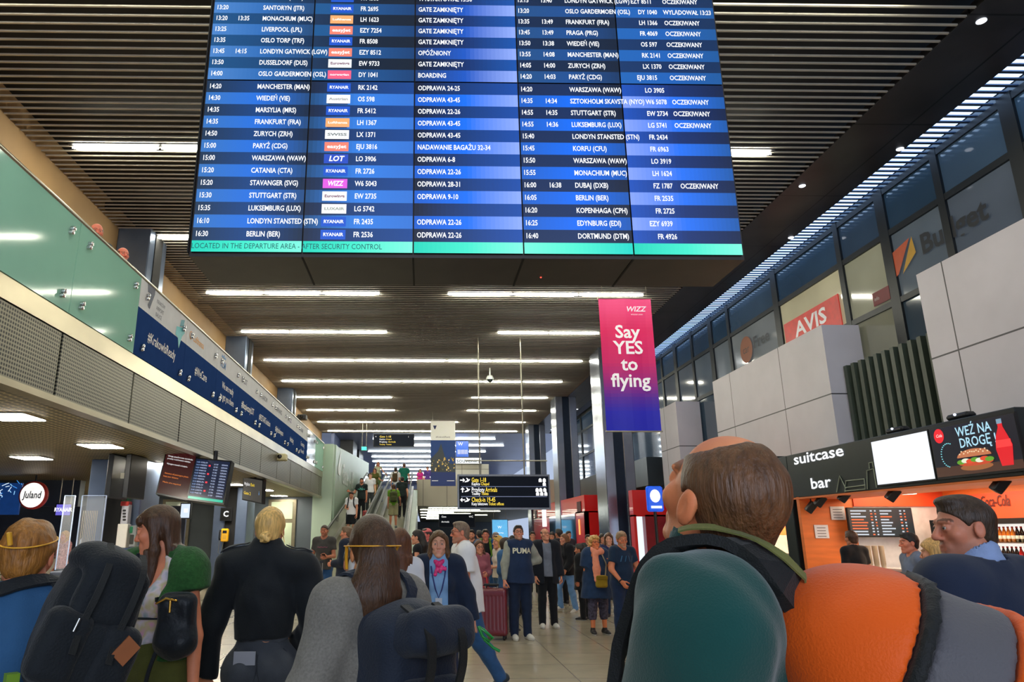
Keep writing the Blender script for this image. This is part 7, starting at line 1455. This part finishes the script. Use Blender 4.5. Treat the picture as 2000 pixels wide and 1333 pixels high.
onw('man in a teal T-shirt near the top of the right walkway', -.98, 37.2, 6, 1.88, C_('teal_tee', 24, 110, 92), BLK, .62, eyes=False, hair=('crop', (90, 56, 40)), skin=SK1, sh=1.1, bulk=1.08)
onw('person in magenta on the upper floor left of the hanging airport banner', -.2, 47.0, 180, 1.65, C_('magenta', 190, 40, 130), NVY, .6, z=4.1, fem=True, hair=('bob', (60, 44, 40)), skin=SK1)
onw('person in purple on the upper floor beside the person in magenta', .28, 46.0, 180, 1.72, C_('violet', 90, 60, 140), C_('magenta', 190, 40, 130), 1.0, z=4.1, hair=('short', (60, 44, 40)), skin=SK1)
onw('dark-haired person behind the white wall at the far end of the gallery', -4.6, 33.5, 120, 1.74, BLK, BLK, 2.0, z=3.965, hair=('short', (30, 26, 26)), skin=SK2); onw('dark-haired person passing behind the top of the gate wall', -4.4, 36.9, 90, 1.86, BLK, BLK, 2.0, z=3.965, hair=('short', (30, 26, 26)), skin=SK2)
for lb, u, v, hd, ar, fc in (('balding man holding a phone to his face behind the gallery rail', 191, 434, (0, -6, 0), {1: ((.2, .3, -1), (-.3, .5, 1.2)), -1: DN}, 215), ('bald smiling man with a beard behind the gallery rail', 242, 481, (4, 0, 0), {1: DN, -1: DN}, 222)):
    t = atx(u, v, -4.32); p = cast(lb, u, v, t[1], fc, zf=3.96, h=.012, hair=('balding', (110, 80, 60)), skin=(224, 128, 104), head=hd, arms=ar, beard=((130, 80, 60), .5 if 'beard' in lb else .1)); p.top(CHAR, 2.0); p.trousers(BLK); p.shoes(BSH)
    if 'phone' in lb: phone(p, 1, 'black phone held by the balding man on the gallery', .06)

# ---- at the bar and behind the desks
M('barman in black seen from behind under the menu board', 1660, 1034, 11.5, 10, BLK, BLK, .7, hair=('short', (70, 44, 30)), skin=SK2, eyes=False)
M('dark-haired man in a grey T-shirt in left profile at the bar', 1771, 1037, 8.8, 82, C_('slate_tee', 106, 116, 140), BLK, .6, hair=('short', (30, 26, 24)), skin=(214, 130, 100), arms={1: BENT, -1: BENT})
pV = M('blond woman in black beside the suited man at the bar', 1820, 1050, 6.4, 40, BLK, BLK, 2.0, fem=True, hair=('bob', (206, 160, 96)), skin=SK1, eyes=False)
M('blond desk clerk in a red and white blouse behind the clear partition', 128, 1035, 17.2, 150, C_('red_white_blouse', 206, 150, 150, nz=(30, .5)), BLK, 1.0, fem=True, hair=('long', (214, 160, 80)), skin=SK1)
M('desk clerk in a pale shirt behind the wire grille', 186, 1022, 15.4, 190, C_('pale_shirt', 160, 176, 206), BLK, .8, hair=('short', (90, 70, 60)), skin=SK2)
# ---- potted plant and small bin
e = empty('potted_plant', tuple(A3(-.31, 15.0, 0)), 'tall yellow-green potted plant beside the walkway foot behind the woman in grey', 'plant'); c = e.location
q = MB(); q.lathe([(0, 0), (.2, 0), (.26, .5), (.24, .5), (0, .46)], ATT, S(70, 66, 60), c=tuple(c)); q.build('pot', e, c); q = MB(); rg = random.Random(4)
for k in range(70):
    th, el_ = rg.uniform(0, 6.28), rg.uniform(.3, 1.5); L = rg.uniform(.5, 1.0); d = A3(math.cos(th) * math.cos(el_), math.sin(th) * math.cos(el_), math.sin(el_)); sd = unit(np.cross(d, (0, 0, 1))) * .045; o = A3(*c) + A3(0, 0, .48)
    a, b, t = o + d * L * .3, o + d * L * .7 + A3(0, 0, .02), o + d * L - A3(0, 0, .08); q.add([o, a - sd, b - sd, t, b + sd, a + sd, a, b], [(0, 1, 6), (0, 6, 5), (1, 2, 7, 6), (6, 7, 4, 5), (2, 3, 7), (7, 3, 4)], ATT, rg.choice([S(120, 140, 40), S(90, 120, 40), S(170, 170, 60)]))
q.build('foliage', e, c)
